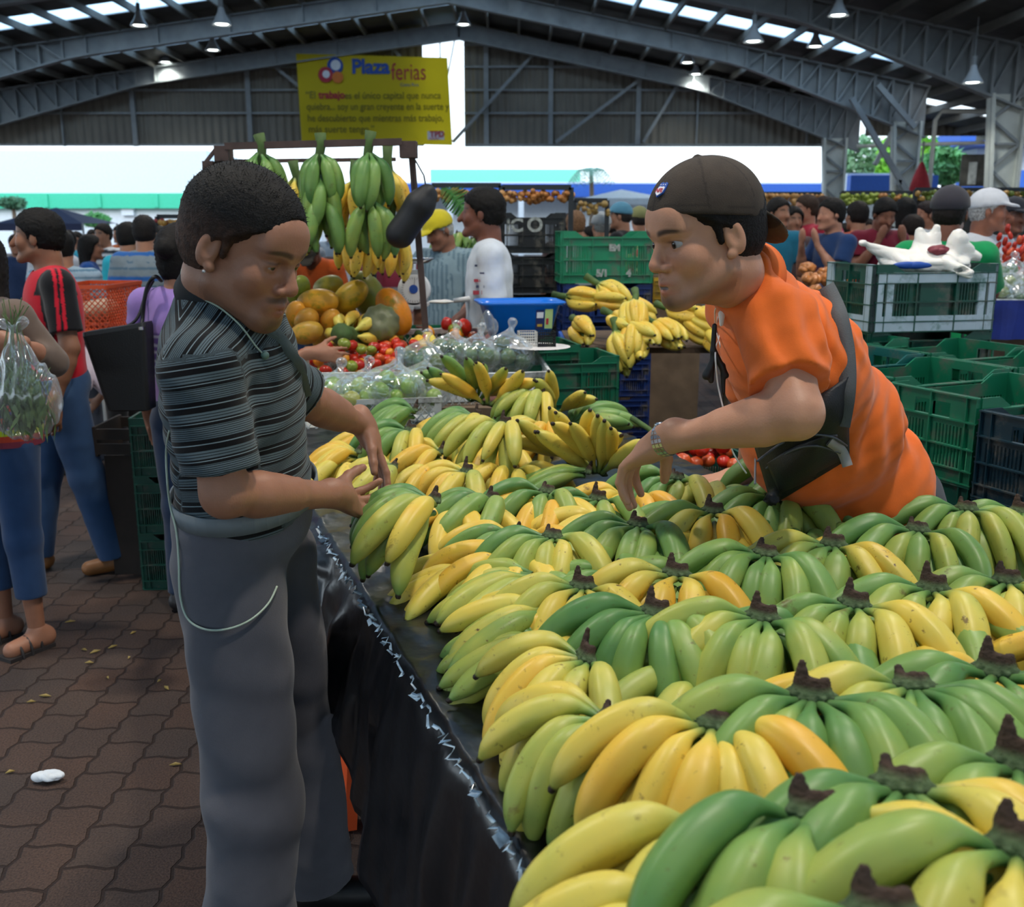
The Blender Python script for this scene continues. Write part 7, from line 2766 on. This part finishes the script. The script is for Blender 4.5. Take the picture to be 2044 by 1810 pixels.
def lilac(J):
    up = n_(J['neck'] - J['pelvis'])
    def fn(V):
        z = (V - J['pelvis']) @ up
        c = np.tile(C3('#9a7cc0'), (len(V), 1))
        st = (z > .16) & (z < .34)
        c[st & ((z * 100 % 3.2) < 1.0)] = C3('#d0c8dc')
        c[st & ((z * 100 % 3.2) >= 1.0)] = C3('#6a4c98')
        return c
    return fn
def lil_arm(J):
    J['elR'], J['wrR'] = A(500, 735, 4.3), A(628, 704, 4.33)
    J['hdR'] = n_((1, 0, -.1))
lw_, JL = person(352, 442, 4.1, -15, 'person in a lilac top and dark jeans, hair in a bun, behind the striped man', H=1.62, stripes=lilac, pants='#1f3350', skin='#9c6c54', hair='#120e0d', style='bun', sleeve=.35, armL='down', armR='fwd', joints=lil_arm, hem=.09, shoes='#1c1a1e', res=.009)
# black tote on her shoulder
tp = at(242, 735, 3.95)
to = empty('tote_bag', tp, 0, 'large black leather tote hanging from the shoulder of the lilac top', 'bag')
mb = MB()
vs = []
for z, w, d in ((-.165, .075, .045), (-.16, .085, .05), (.15, .125, .055), (.165, .125, .05)):
    sh = .03 * (1 - (z + .165) / .33)
    for (x, y) in rrect(w, d, .02, 4): vs.append((x + sh, y, z + (.02 * x / .125 if z > .1 else 0)))
n = 20
fs = [(i * n + k, i * n + (k + 1) % n, (i + 1) * n + (k + 1) % n, (i + 1) * n + k) for i in range(3) for k in range(n)] + [tuple(range(n))[::-1], tuple(3 * n + k for k in range(n))]
mb.add(vs, fs)
M_LEATH = mat('black_leather', '#08090c', rough=.5, var=.15, scale=10, bump=.2, bscale=200)
mb.build('tote_body', M_LEATH, to)
q = lambda px, py, Y=4.0: at(px, py, Y) - tp
MB().tube(smooth_pts([q(280, 662, 3.92), q(284, 640), q(288, 600), q(296, 568), q(310, 552), q(322, 560, 4.15)]), .008, 8).build('handle', M_LEATH, to, True)
MB().tube(smooth_pts([q(215, 668, 3.97), q(270, 640, 4.0), q(290, 590, 4.05), q(306, 560, 4.1)]), .006, 8).build('handle', M_LEATH, to, True)
for px in (281,):
    MB().lathe([(.001, -.006), (.010, -.006), (.010, .006), (.001, .006)], 12, Matrix.Translation(q(px, 655, 3.9))).build('buckle', M_CHROME, to)

person(286, 434, 7.4, 8, 'person seen from behind in a grey and blue banded polo and jeans, left crowd', stripes=([(.16, '#2a62a8'), (.30, '#7d8a92'), (.04, '#4c6a80'), (.22, '#7d8a92'), (.04, '#4c6a80'), (.24, '#7d8a92')], .17), pants='#3a6496', hair='#1c1816', fat=1.22, sleeve=.7, hem=.08)
person(252, 447, 8.0, -20, 'person in a bright cyan shirt half hidden by the banded polo', shirt='#2fb0c4', pants='#4a74a0', hair='#15110f')
person(118, 462, 6.6, 25, 'person in a pale blue striped shirt behind the black football sleeve', stripes=([(.7, '#8fa6b6'), (.3, '#55788f')], .045), hair='#100e0d', pants='#3a3f4a')
person(172, 472, 9.2, -70, 'person with long black hair and a bare shoulder in the left crowd', shirt='#1c4a8c', style='long', sleeve=.05, hair='#0f0c0b', skin='#96664e')
person(206, 449, 11, 160, 'person in a black and white horizontally striped shirt in the left crowd', stripes=([(.5, '#d4d6d8'), (.5, '#2c333c')], .07), hair='#14110f')
person(226, 462, 9.6, -110, 'person in a black cardigan bending forward, short hair, left crowd', shirt='#101216', sleeve=1.5, lean=20, armR='fwd', armL='fwd', hair='#0d0b0a')
person(135, 462, 12, 170, 'person in a turquoise shirt far in the left crowd', shirt='#3a9db8', hair='#1a1512')
person(150, 465, 13, 190, 'person in a pink top far in the left crowd', shirt='#c88a9a', hair='#1a1512', style='long')
person(100, 460, 9.0, 20, 'person in a white shirt behind the red shirt', shirt='#c8ccd4', hair='#14100e')
person(240, 452, 13.5, 150, 'person in an orange shirt far in the left crowd', shirt='#c86a30', hair='#1a1512')
person(255, 450, 14, 180, 'person in a blue cap far in the left crowd', shirt='#6a7a8a', hair='#1a1512', cap='#2a4a7a')
person(182, 460, 15, 200, 'person in a grey shirt farthest in the left crowd', shirt='#7a828a', hair='#1a1512')
person(318, 455, 8.6, 10, 'person with short dark hair between the banded polo and the bun', shirt='#2a5a80', hair='#1a1614')
person(372, 450, 9.5, 0, 'person with dark hair behind the bun', shirt='#3a5a78', hair='#1a1614')
person(214, 600, 6.0, 80, 'person in a white blouse and black trousers stooping low behind the black tote', H=1.2, shirt='#b8aab4', pants='#0e0e12', sleeve=1.3, lean=50, hair='#1a1210', armR='fwd', armL='fwd')
person(28, 470, 11, 200, 'person in a navy shirt at the far left behind the red shirt', shirt='#2a3a5a', hair='#181412')

# --- centre
ws, JW = person(972, 380, 5.45, 92, 'person in a white printed T-shirt turned left behind the blue basin', shirt='#c8d0da', pants='#2a2f38', skin='#74483a', hair='#0c0a09', headyaw=-6, armL='down', armR='low', res=.009, skin_fine=False, sleeve=.85, hem=.08)
om, JO = person(890, 420, 7.0, 165, 'old person in a yellow cap and pale striped shirt behind the dial scale', shirt='x', stripes=lambda J: hstripes([(.72, '#7f96a0'), (.28, '#5a7280')], .034, J, axis=n_(J['shR'] - J['shL'])), pants='#0f1114', skin='#9a6a54', hair='#a8a8a4', cap='#c8b828', headpitch=24, headyaw=-30, armR='down', armL='low', sleeve=.85, neckline=.02, hem=.0)
person(775, 438, 6.2, 50, 'person seen from behind in a grey and maroon shirt, left of the dial scale', shirt='x', stripes=lambda J: (lambda V: np.where((((V - J['pelvis']) @ n_(J['neck'] - J['pelvis'])) > .37)[:, None], C3('#6a1c30'), np.where(((((V - J['pelvis']) @ n_(J['neck'] - J['pelvis'])) % .10) < .022)[:, None], C3('#7a2a3c'), np.where(((((V - J['pelvis']) @ n_(J['neck'] - J['pelvis'])) % .10) < .05)[:, None], C3('#b8bcc0'), C3('#787e84'))))), pants='#23262c', skin='#9a6a52', hair='#0f0c0b', sleeve=.85)
person(640, 470, 8.3, 175, 'person in an orange shirt and cap bowing over a far fruit stall', H=1.66, shirt='#b8501c', pants='#2a2a30', skin='#5c3a2c', hair='#0c0a09', cap='#3a3630', lean=28, headpitch=40, armR='low', armL='low')
person(684, 462, 9.5, 180, 'dark haired person in a brown top beside the orange cap wearer', shirt='#3a2a28', skin='#5c3a2c', style='tail', hair='#0d0b0a', sleeve=.1)
person(715, 455, 9.0, 120, 'person in a white shirt reaching behind the hanging ripe plantains', shirt='#bcc4d0', armR='fwd', armL='fwd', hair='#14110f')
person(606, 452, 12, 180, 'person in a grey shirt far behind the orange cap wearer', shirt='#8a929a', hair='#1a1512')
person(576, 455, 12.5, 180, 'person in a pale shirt far behind the striped man face', shirt='#aab4bc', hair='#1a1512')
# right of centre
person(1150, 424, 9.3, 10, 'sandy haired person in a pale shirt seen from behind above the green crate', shirt='#a8b4b8', hair='#7a5a40')
person(1134, 430, 10.2, 0, 'curly dark haired person left of the sandy haired one', shirt='#4a3a3a', hair='#1a1210')
person(1202, 428, 9.8, 20, 'person in a grey hat and a beige shirt behind the green crate', shirt='#a29c8c', hair='#8a8a86', cap='#a8aeb0')
person(1243, 408, 9.6, 60, 'person in a blue and grey cap and black shirt behind the green crate', shirt='#15161a', cap='#5a90a8', hair='#2a2624', headyaw=20)
person(1277, 416, 9.9, 10, 'person in an olive cap and coral shirt behind the green crate', shirt='#c85a48', cap='#8a8a5a', hair='#2a2624')
# --- right crowd
person(1548, 398, 9.2, 170, 'person in a teal T-shirt turned left, right behind the backward cap', headyaw=40, shirt='#23708c', hair='#181412', skin='#9a6c54')
person(1580, 416, 9.8, 190, 'smiling dark haired person between the teal and the crimson shirts', shirt='#5a4a4a', hair='#120e0c', style='long', skin='#9a6c54')
person(1612, 392, 9.4, 100, 'person in a crimson T-shirt turned left in the right crowd', shirt='#a82038', hair='#3a2a20', skin='#b07c64')
person(1640, 396, 8.8, 195, 'long haired person in a pink striped tank top eating', stripes=([(.75, '#c82a5a'), (.25, '#e0a0b4')], .09), style='long', hair='#2a1c16', skin='#b07c64', armR='up', armL='low', sleeve=.05)
person(1663, 399, 8.4, 110, 'person in a navy and maroon blocked polo raising a hand to the mouth', stripes=lambda J: (lambda V: np.where((((V - J['pelvis']) @ n_(J['neck'] - J['pelvis'])) > .30)[:, None], C3('#1f3a66'), C3('#5c2034'))), hair='#120f0d', armL='up', armR='up', skin='#b07c64', pants='#20242c')
person(1713, 405, 9.6, 20, 'person in a plain orange shirt seen from behind in the right crowd', shirt='#c8562a', hair='#1a1412')
person(1758, 394, 8.2, 185, 'person in a maroon printed T-shirt with both hands at the face', shirt='#6e1a2e', hair='#0f0c0b', headpitch=24, armR='up', armL='up', skin='#8a5c48')
person(1806, 399, 9.0, 0, 'person with bobbed black hair and a white top seen from behind', shirt='#b8bcc0', hair='#0d0b0b', style='long')
person(1825, 432, 8.4, 30, 'short boy with dark hair and a blue shirt in the right crowd', shirt='#2a4a8c', hair='#1f1612', skin='#a8745c')
person(1852, 405, 9.4, 100, 'person in a white tank top turned left in the right crowd', shirt='#c8ccd0', hair='#2a2020', sleeve=.05, skin='#a8745c')
person(1836, 402, 11, 10, 'person in a white shirt far between the bobbed hair and the tank top', shirt='#c0c4c8', hair='#181412')
gm, JG = person(1893, 380, 5.4, -28, 'person in a green T-shirt and dark grey cap reaching over vegetables at right', shirt='#0c8a50', pants='#8a8276', skin='#7a4c3a', hair='#1a1412', cap='#33323a', armR='reach', armL='low', res=.010, fat=1.15, hem=.08, sleeve=.85)
person(1962, 384, 6.6, 195, 'person in a white cap and a white and royal blue polo, head turned right', headyaw=48, stripes=lambda J: (lambda V: np.where((((V - J['pelvis']) @ n_(J['neck'] - J['pelvis'])) > .27)[:, None], C3('#b8bec6'), np.where((((V - J['pelvis']) @ n_(J['neck'] - J['pelvis'])) > .23)[:, None], C3('#1f3a80'), np.where((((V - J['pelvis']) @ n_(J['neck'] - J['pelvis'])) > .15)[:, None], C3('#b0b8c4'), C3('#1f3f98'))))),
       cap='#c8ccd4', hair='#a0a0a0', skin='#8a5844', pants='#20242c')
person(2018, 400, 7.6, 185, 'person in a dark cap and pale shirt behind the red peppers', shirt='#a8b0bc', cap='#2a2c34', hair='#1a1614', skin='#7a4c3a')
person(1935, 408, 10, 200, 'person in a beige shirt behind the white cap', shirt='#8a8278', hair='#1a1614')
person(1500, 420, 12, 180, 'person far behind the visor of the backward cap', shirt='#5a3038', hair='#1a1614')
far = [(1528, 13, '#8a3a3a'), (1690, 13, '#3a4a3a'), (1735, 12.5, '#6a6a6a'), (1775, 13, '#c8a83a'), (1875, 13, '#3a5a8a'), (1985, 12, '#8a4a3a'), (1600, 15, '#aaaaaa'), (1655, 15, '#4a6a9a'),
       (90, 15, '#aab4bc'), (300, 14, '#8a8a9a'), (340, 13, '#6a5a5a'), (64, 14, '#5a6a8a'), (1120, 14, '#8a5a4a'), (1225, 14, '#5a6a5a'), (1180, 13, '#a8a8a0'), (660, 14, '#7a8a9a')]
for i, (px, Y, c) in enumerate(far):
    side = 'left' if px < 500 else 'right' if px > 1300 else 'middle'
    person(px, 412 if side == 'right' else 440, Y, (i * 83) % 360, 'distant shopper of the %s crowd, %s shirt, head only showing' % (side, {'#8a3a3a': 'brick red', '#3a4a3a': 'dark green', '#6a6a6a': 'grey', '#c8a83a': 'yellow', '#3a5a8a': 'blue', '#8a4a3a': 'rust', '#aaaaaa': 'white', '#4a6a9a': 'mid blue', '#aab4bc': 'pale', '#8a8a9a': 'lavender', '#6a5a5a': 'brown', '#5a6a8a': 'slate blue', '#8a5a4a': 'tan', '#5a6a5a': 'sage', '#a8a8a0': 'cream', '#7a8a9a': 'steel blue'}[c]), H=1.6 + (i * 37 % 11) * .012, shirt=c, hair='#1a1512')

# shopping cart basket
cp0 = at(192, 612, 6.2)
ct = empty('shopping_cart', cp0, 0, 'orange lattice shopping cart basket behind the black sleeve', 'cart')
mb = MB()
def lattice_wall(mb, a, b_, z0, z1, st, w):
    a, b_ = Vector(a), Vector(b_)
    L = (b_ - a).length
    d = (b_ - a) / L
    for z in (z0, z1):
        mb.bar(a + Vector((0, 0, z)), b_ + Vector((0, 0, z)), .012, .022)
    h = z1 - z0
    n = int((L + h) / st)
    for k in range(n + 1):
        for sg in (1, -1):
            x0 = k * st - (h if sg > 0 else 0)
            x1 = x0 + sg * h if sg > 0 else x0 - h
            p, q_ = [x0, z0], [x1, z1]
            if sg > 0:
                if p[0] < 0: p = [0, z0 - x0]
                if q_[0] > L: q_ = [L, z1 - (x1 - L)]
            else:
                if q_[0] < 0: q_ = [0, z1 + x1]
                if p[0] > L: p = [L, z0 + (x0 - L)]
            if q_[1] - p[1] < .01 or min(p[0], q_[0]) < -.001 or max(p[0], q_[0]) > L + .001: continue
            mb.bar(a + d * p[0] + Vector((0, 0, p[1])), a + d * q_[0] + Vector((0, 0, q_[1])), w, w)
cs = [(-.16, -.2, 0), (.15, -.2, 0), (.16, .35, 0), (-.18, .35, 0)]
for i in range(4): lattice_wall(mb, cs[i], cs[(i + 1) % 4], -.13, .13, .035, .005)
mb.box((-.15, -.2, -.135), (.15, .35, -.125))
mb.build('basket', mat('cart_orange', '#c84a1c', rough=.45), ct)
for sx in (-.13, .13):
    for sy in (-.15, .3):
        MB().tube([(sx, sy, -.13), (sx, sy, -cp0.z + .05)], .012, 8).build('cart_leg', M_STEEL, ct)
        MB().lathe([(.001, -.012), (.045, -.012), (.045, .012), (.001, .012)], 14, Matrix.Translation((sx, sy, -cp0.z + .045)) @ Matrix.Rotation(PI / 2, 4, 'Y')).build('wheel', mat('wheel_grey', '#3a3c40'), ct)
crumple('bagged_shopping', cp0 + Vector((0, .05, -.03)), (.11, .18, .08), 6, .05, mat('beige_bag', '#b09a80', rough=.6), 31, 'beige shopping bag lying in the orange cart basket', 'bag')

# --- far stalls: frames hung with onion braids, banana heaps, vegetable tables
ONI = round_fruit('onion', .035, mat('onion_skin', '#b8824a', rough=.45, var=.3, scale=20), (1, 1, .9), dimple=-.2, n=10)
def onion_row(px0, px1, py0, py1, Y, cols, lab, n, group, sz=.8):
    e0, e1 = at(px0, py0, Y), at(px1, py0, Y)
    zb = at(px0, py1, Y).z
    rnd = random.Random(int(px0))
    fr = empty('pipe_rack', ((e0.x + e1.x) / 2, Y, 0), 0, lab, 'rack')
    o_ = Vector(fr.location)
    MB().bar(e0 - o_, e1 - o_, .04, .04).build('bar', mat('dark_pipe', '#232a30', rough=.6), fr)
    for e_ in (e0, e1):
        MB().bar(e_ - o_, Vector((e_.x, Y, 0)) - o_, .04, .04).build('post', mat('dark_pipe', '#232a30', rough=.6), fr)
    me_cache = []
    for c in cols:
        for v in range(2):
            mb = MB()
            Lh = e0.z - zb
            k = int(Lh / .05)
            for i in range(k):
                for j in range(3):
                    a = rnd.uniform(0, 6.28)
                    q = Vector((math.cos(a) * .035, math.sin(a) * .035, -.05 * i - .05 + rnd.uniform(-.02, .02)))
                    r = .034 * sz * rnd.uniform(.7, 1.1)
                    mb.lathe([(.001, -r), (r * .75, -r * .65), (r, 0), (r * .7, r * .7), (.004, r)], 8, Matrix.Translation(q), cap=False)
            me = bpy.data.meshes.new('onion_braid')
            me.from_pydata([tuple(x) for x in mb.v], [], mb.f)
            me.polygons.foreach_set('use_smooth', [True] * len(me.polygons))
            me.materials.append(mat('onion_' + c, c, rough=.4, var=.25, scale=18))
            me_cache.append(me)
    for i in range(n):
        o = link('onion_braid', rnd.choice(me_cache))
        t = (i + .5) / n
        o.location = e0.lerp(e1, t) + Vector((0, rnd.uniform(-.03, .03), 0))
        o.rotation_euler = (0, 0, rnd.uniform(0, 6))
        o.scale = (1, 1, rnd.uniform(.8, 1.05))
        tag(o, '%s onion braid, %s from left, on the %s' % ('red' if 'red' in group else 'golden', ORD[i], group.split(' on the ')[1]), 'onions', group)
onion_row(862, 1000, 370, 402, 8.6, ['#b8783c', '#c8945a'], 'dark pipe frame hung with golden onions behind the white T-shirt', 13, 'onion braids on the frame behind the white T-shirt')
onion_row(1003, 1140, 374, 410, 8.3, ['#b8783c', '#c8945a'], 'dark pipe frame hung with golden onions above the black crates', 13, 'onion braids on the frame above the black crates')
onion_row(1146, 1212, 400, 425, 9.6, ['#a88a4c', '#b8945a'], 'dark pipe frame with pale onions left of the white tent', 6, 'onion braids on the frame under the white tent')
onion_row(1520, 1640, 386, 412, 13, ['#a8743c', '#b88a50'], 'far pipe frame hung with onions behind the teal shirt', 12, 'onion braids on the frame behind the teal shirt', 1.2)
onion_row(1680, 1820, 384, 410, 13.5, ['#a8743c', '#8a9a3c'], 'far pipe frame hung with onions behind the maroon shirt', 12, 'onion braids on the frame behind the maroon shirt', 1.2)
onion_row(314, 396, 432, 492, 10, ['#9c3a2c', '#a8803c', '#8a2c2c'], 'dark pipe frame hung with red onions left of the striped man head', 12, 'red onion braids on the frame left of the striped man')
onion_row(1828, 2060, 378, 400, 11, ['#a8803c', '#6a7a2c'], 'far pipe frame behind the dark grey cap', 14, 'onion braids on the frame behind the dark grey cap', 1.1)
# tall dark display behind the right crowd
p = at(2005, 420, 9.5)
o = MB().box((-.6, -.2, 0), (.6, .2, at(0, 392, 9.5).z)).build('dark_display', mat('dark_crates', '#1c2422', rough=.6, var=.3, scale=6))
o.location = (p.x + .3, 9.7, 0)
tag(o, 'dark stacked display wall behind the white cap at right', 'display')
# vegetable table at right with blue cloth
vt = at(2010, 612, 5.6)
tb2 = empty('vegetable_table', (vt.x + .1, 6.0, 0), 0, 'table with a blue cloth and bagged vegetables at the right edge', 'table')
zt2 = at(0, 596, 5.6).z
MB().box((-.3, -.45, zt2 - .03), (.9, .6, zt2)).build('tabletop', M_WHTW, tb2)
mb = MB()
NX = 40
for i in range(NX):
    x0, x1 = -.3 + 1.2 * i / NX, -.3 + 1.2 * (i + 1) / NX
    f = lambda x: -.46 - .015 * math.sin(x * 40)
    mb.add([(x0, f(x0), zt2 - .22), (x1, f(x1), zt2 - .22), (x1, -.455, zt2 - .005), (x0, -.455, zt2 - .005)], [(0, 1, 2, 3)])
mb.build('blue_cloth', mat('blue_cloth', '#1a2f80', rough=.8, var=.2), tb2)
for sx in (-.25, .85):
    for sy in (-.4, .55):
        MB().bar((sx, sy, 0), (sx, sy, zt2), .04, .04).build('leg', M_WOOD, tb2)
for i, (px, py) in enumerate(((1985, 548), (2020, 545), (1975, 570), (2012, 572), (2040, 566), (1955, 585), (1998, 590), (2030, 590))):
    bagged(px, py, 5.75 - (py - 545) * .003, .085, ['#4f7040', '#7a8a3c', '#3f5c38'], 'clear bag of green vegetables on the blue cloth table, ' + ('left one in the top row', 'right one in the top row', 'left one in the second row', 'middle one in the second row', 'right one in the second row', 'left one in the front row', 'middle one in the front row', 'right one in the front row')[i], 'vegetable table bags', 60 + i, 4, group='bags on the blue cloth table')
p = at(2022, 500, 5.9)
heap(round_fruit('chili', .02, M_FRUIT, (.8, .8, 1.6), n=10), 'red_pepper', p.x, p.y + .1, p.z - .12, .16, .12, 70, [('#b8301c', 'red'), ('#a82a1c', 'dark red'), ('#c8502c', 'orange red')], lambda c: '%s small pepper in the tall heap at the right edge' % c, 'pepper', 'small red peppers heaped at the right edge', .022, 7, 21)
hs_ = MB().box((-.25, -.15, 0), (.3, .2, p.z - .14)).build('pepper_stand', M_WOOD)
hs_.location = (p.x, p.y + .1, 0)
tag(hs_, 'wooden stand under the heap of small red peppers', 'stand')
# snack bags table between vendor and two tone crate
p = at(1655, 540, 7.0)
for i in range(9):
    q_ = Vector((0, 0, -.07 if i == 1 else -.035)) + at(1612 + (i % 3) * 34 + (i // 3) * 8, 525 + (i // 3) * 22, 7.0 - (i // 3) * .2)
    crumple('snack_bag', q_, (.062, .05, .045), 5, .045, mat('amber_bag', '#b8743a', rough=.3, var=.4, scale=25), 40 + i, 'bag of orange snacks left of the two tone crate, %s one in the %s row' % (('left', 'middle', 'right')[i % 3], ('back', 'middle', 'front')[i // 3]), 'snack bag', 'bags of orange snacks')
o = MB().box((-.35, -.35, 0), (.4, .5, at(0, 578, 6.6).z)).build('covered_stand', mat('navy_cover', '#1c2448', rough=.8))
o.location = (p.x, 6.9, 0)
tag(o, 'navy covered stand under the bags of orange snacks', 'stand')
# mixed produce between the green crate and the vendor face
p = at(1302, 500, 8.2)
heap(round_fruit('produce_green', .045, M_FRUIT), 'vegetable', p.x, 8.2, at(0, 540, 8.2).z, .22, .3, 40, [('#4a6a2c', 'green'), ('#8a9a2c', 'yellow green'), ('#9c2c24', 'red'), ('#5a7a3a', 'green')], lambda c: '%s vegetable heaped behind the vendor face' % c, 'vegetable', 'vegetables heaped behind the vendor face', .045, 4, 22)
o = MB().box((-.35, -.35, 0), (.35, .35, at(0, 545, 8.2).z)).build('produce_stand', M_WOOD)
o.location = (p.x, 8.2, 0)
tag(o, 'wooden stand under the vegetables behind the vendor face', 'stand')
# green banana heap behind the old man, big leaf
for i, (px, py, hd) in enumerate(((915, 470, 230), (945, 480, 250), (930, 510, 240), (935, 545, 235), (905, 520, 225), (948, 560, 245))):
    bunch(px, py, 0, hd, 'green banana bunch on the heap behind the yellow cap, %s one from the top' % ORD[i], Y=8.0, n1=7, n2=5, rip=.22, group='green bunches behind the old person', scale=1.15)
o = MB().box((-.35, -.25, 0), (.35, .4, at(0, 565, 8.0).z)).build('banana_stand', M_WOOD)
o.location = (at(928, 560, 8.1).x, 8.25, 0)
tag(o, 'wooden stand under the green bananas behind the old person', 'stand')
mb = MB()
a, b_ = at(880, 375, 7.6), at(935, 440, 7.6)
L_ = (b_ - a)
NS = 16
for i in range(NS):
    t0, t1 = i / NS, (i + 1) / NS
    w = lambda t: .10 * math.sin(PI * min(1, t * .9 + .08))
    nrm = Vector((-.77, 0, -.64)) if False else Vector((L_.z, 0, -L_.x)).normalized()
    for sg in (-1, 1):
        p0, p1 = a + L_ * t0 + Vector((0, 0, .05 * math.sin(PI * t0))), a + L_ * t1 + Vector((0, 0, .05 * math.sin(PI * t1)))
        mb.add([p0, p1, p1 + nrm * sg * w(t1) + L_ * .05 + Vector((0, .03 * (i % 2), 0)), p0 + nrm * sg * w(t0) + L_ * .08], [(0, 1, 2, 3)])
mb.tube([b_, b_ + Vector((.05, .2, -.12)), at(948, 480, 8.1)], .012, 6)
o = mb.build('banana_leaf', mat('banana_leaf', '#3f7a34', rough=.5, var=.2))
tag(o, 'broad green banana leaf arching above the yellow and green cap', 'leaf')
# bits on the stand of the weighing scale
p = at(905, 600, 5.35)
o = MB().tube([p, p + Vector((.09, 0, .01)), p + Vector((.22, .02, .015))], [.012, .016, .014], 10).build('white_handled_knife', M_WPLA, None, True)
tag(o, 'white roll lying beside the dial scale on the green crate stand', 'roll')
crumple('paper_wad', at(880, 602, 5.35), (.07, .05, .012), 6, .03, M_WBAG, 33, 'crumpled white paper beside the dial scale', 'paper')
# basket-ball sized melon box at the left
mb = MB()
p = at(270, 872, 4.7)
wb = empty('wooden_box', p, 0, 'dark wooden box with a green melon beside the lilac top', 'box')
for z in (-.05, 0.02):
    MB().box((-.12, -.16, z), (.10, -.145, z + .05)).build('slat', mat('dark_wood', '#2c221c', rough=.8, var=.3), wb)
    MB().box((-.12, .145, z), (.10, .16, z + .05)).build('slat', mat('dark_wood', '#2c221c'), wb)
MB().box((-.135, -.16, -.06), (-.12, .16, .08)).build('end_board', mat('dark_wood', '#2c221c'), wb)
MB().box((.10, -.16, -.06), (.115, .16, .08)).build('end_board', mat('dark_wood', '#2c221c'), wb)
MB().box((-.1, -.14, -p.z), (.08, .14, -.06)).build('box_base', mat('dark_wood', '#2c221c'), wb)
papaya(278, 852, 4.7, .5, (1.4, .3, .2), '#7a8a2c', 'green and yellow melon in the dark wooden box')
# folded red umbrella, poster and ladder-like things outside at right
p = at(1836, 375, 30)
rf = empty('folded_parasol', (p.x, 30, 0), 0, 'folded red and white parasol beside the middle column', 'parasol')
MB().lathe([(.12, at(0, 388, 30).z), (.3, at(0, 378, 30).z), (.2, at(0, 350, 30).z), (.06, at(0, 326, 30).z), (.02, at(0, 322, 30).z)], 12).build('canopy', mat('parasol_red', '#a82a34', rough=.8), rf, True)
MB().tube([(0, 0, 0), (0, 0, 4)], .03, 6).build('pole', M_STEEL, rf)
p0, p1 = at(1921, 308, 28), at(1966, 372, 28)
ps = MB().box((p0.x, 28, p1.z), (p1.x, 28.04, p0.z)).build('tall_poster', mat('poster_print', '#4a4640', rough=.5, var=.9, scale=2.5))
tag(ps, 'tall dark printed poster hanging between the two right columns', 'poster')
o = MB().box((p0.x + .2, 27.98, p1.z + .05), (p0.x + .42, 28.0, p0.z - .2)).build('pale_figure', mat('poster_pale', '#b8b8b4', var=.3), ps)

# print on the white T-shirt
bpy.context.view_layer.update()
wk = [c for c in ws.children if c.name.startswith('shirt')]
wo = np.array(ws.location)
for k_, (px, py, w_, h_) in enumerate(((952, 560, 12, 6), (958, 572, 16, 5), (953, 584, 18, 8), (950, 530, 5, 4), (962, 545, 9, 3))):
    q0 = [onbody(px + a * w_ / 2, py + b_ * h_ / 2, 5.3, wk, .004) - wo for a, b_ in ((-1, 1), (1, 1), (1, -1), (-1, -1))]
    q1 = [x + np.array((0, .004, 0)) for x in q0]
    MB().add(q0 + q1, [(0, 1, 2, 3), (7, 6, 5, 4), (0, 4, 5, 1), (1, 5, 6, 2), (2, 6, 7, 3), (3, 7, 4, 0)]).build('shirt_print', M_RED if k_ in (0, 2) else mat('print_navy', '#2a3560'), ws)
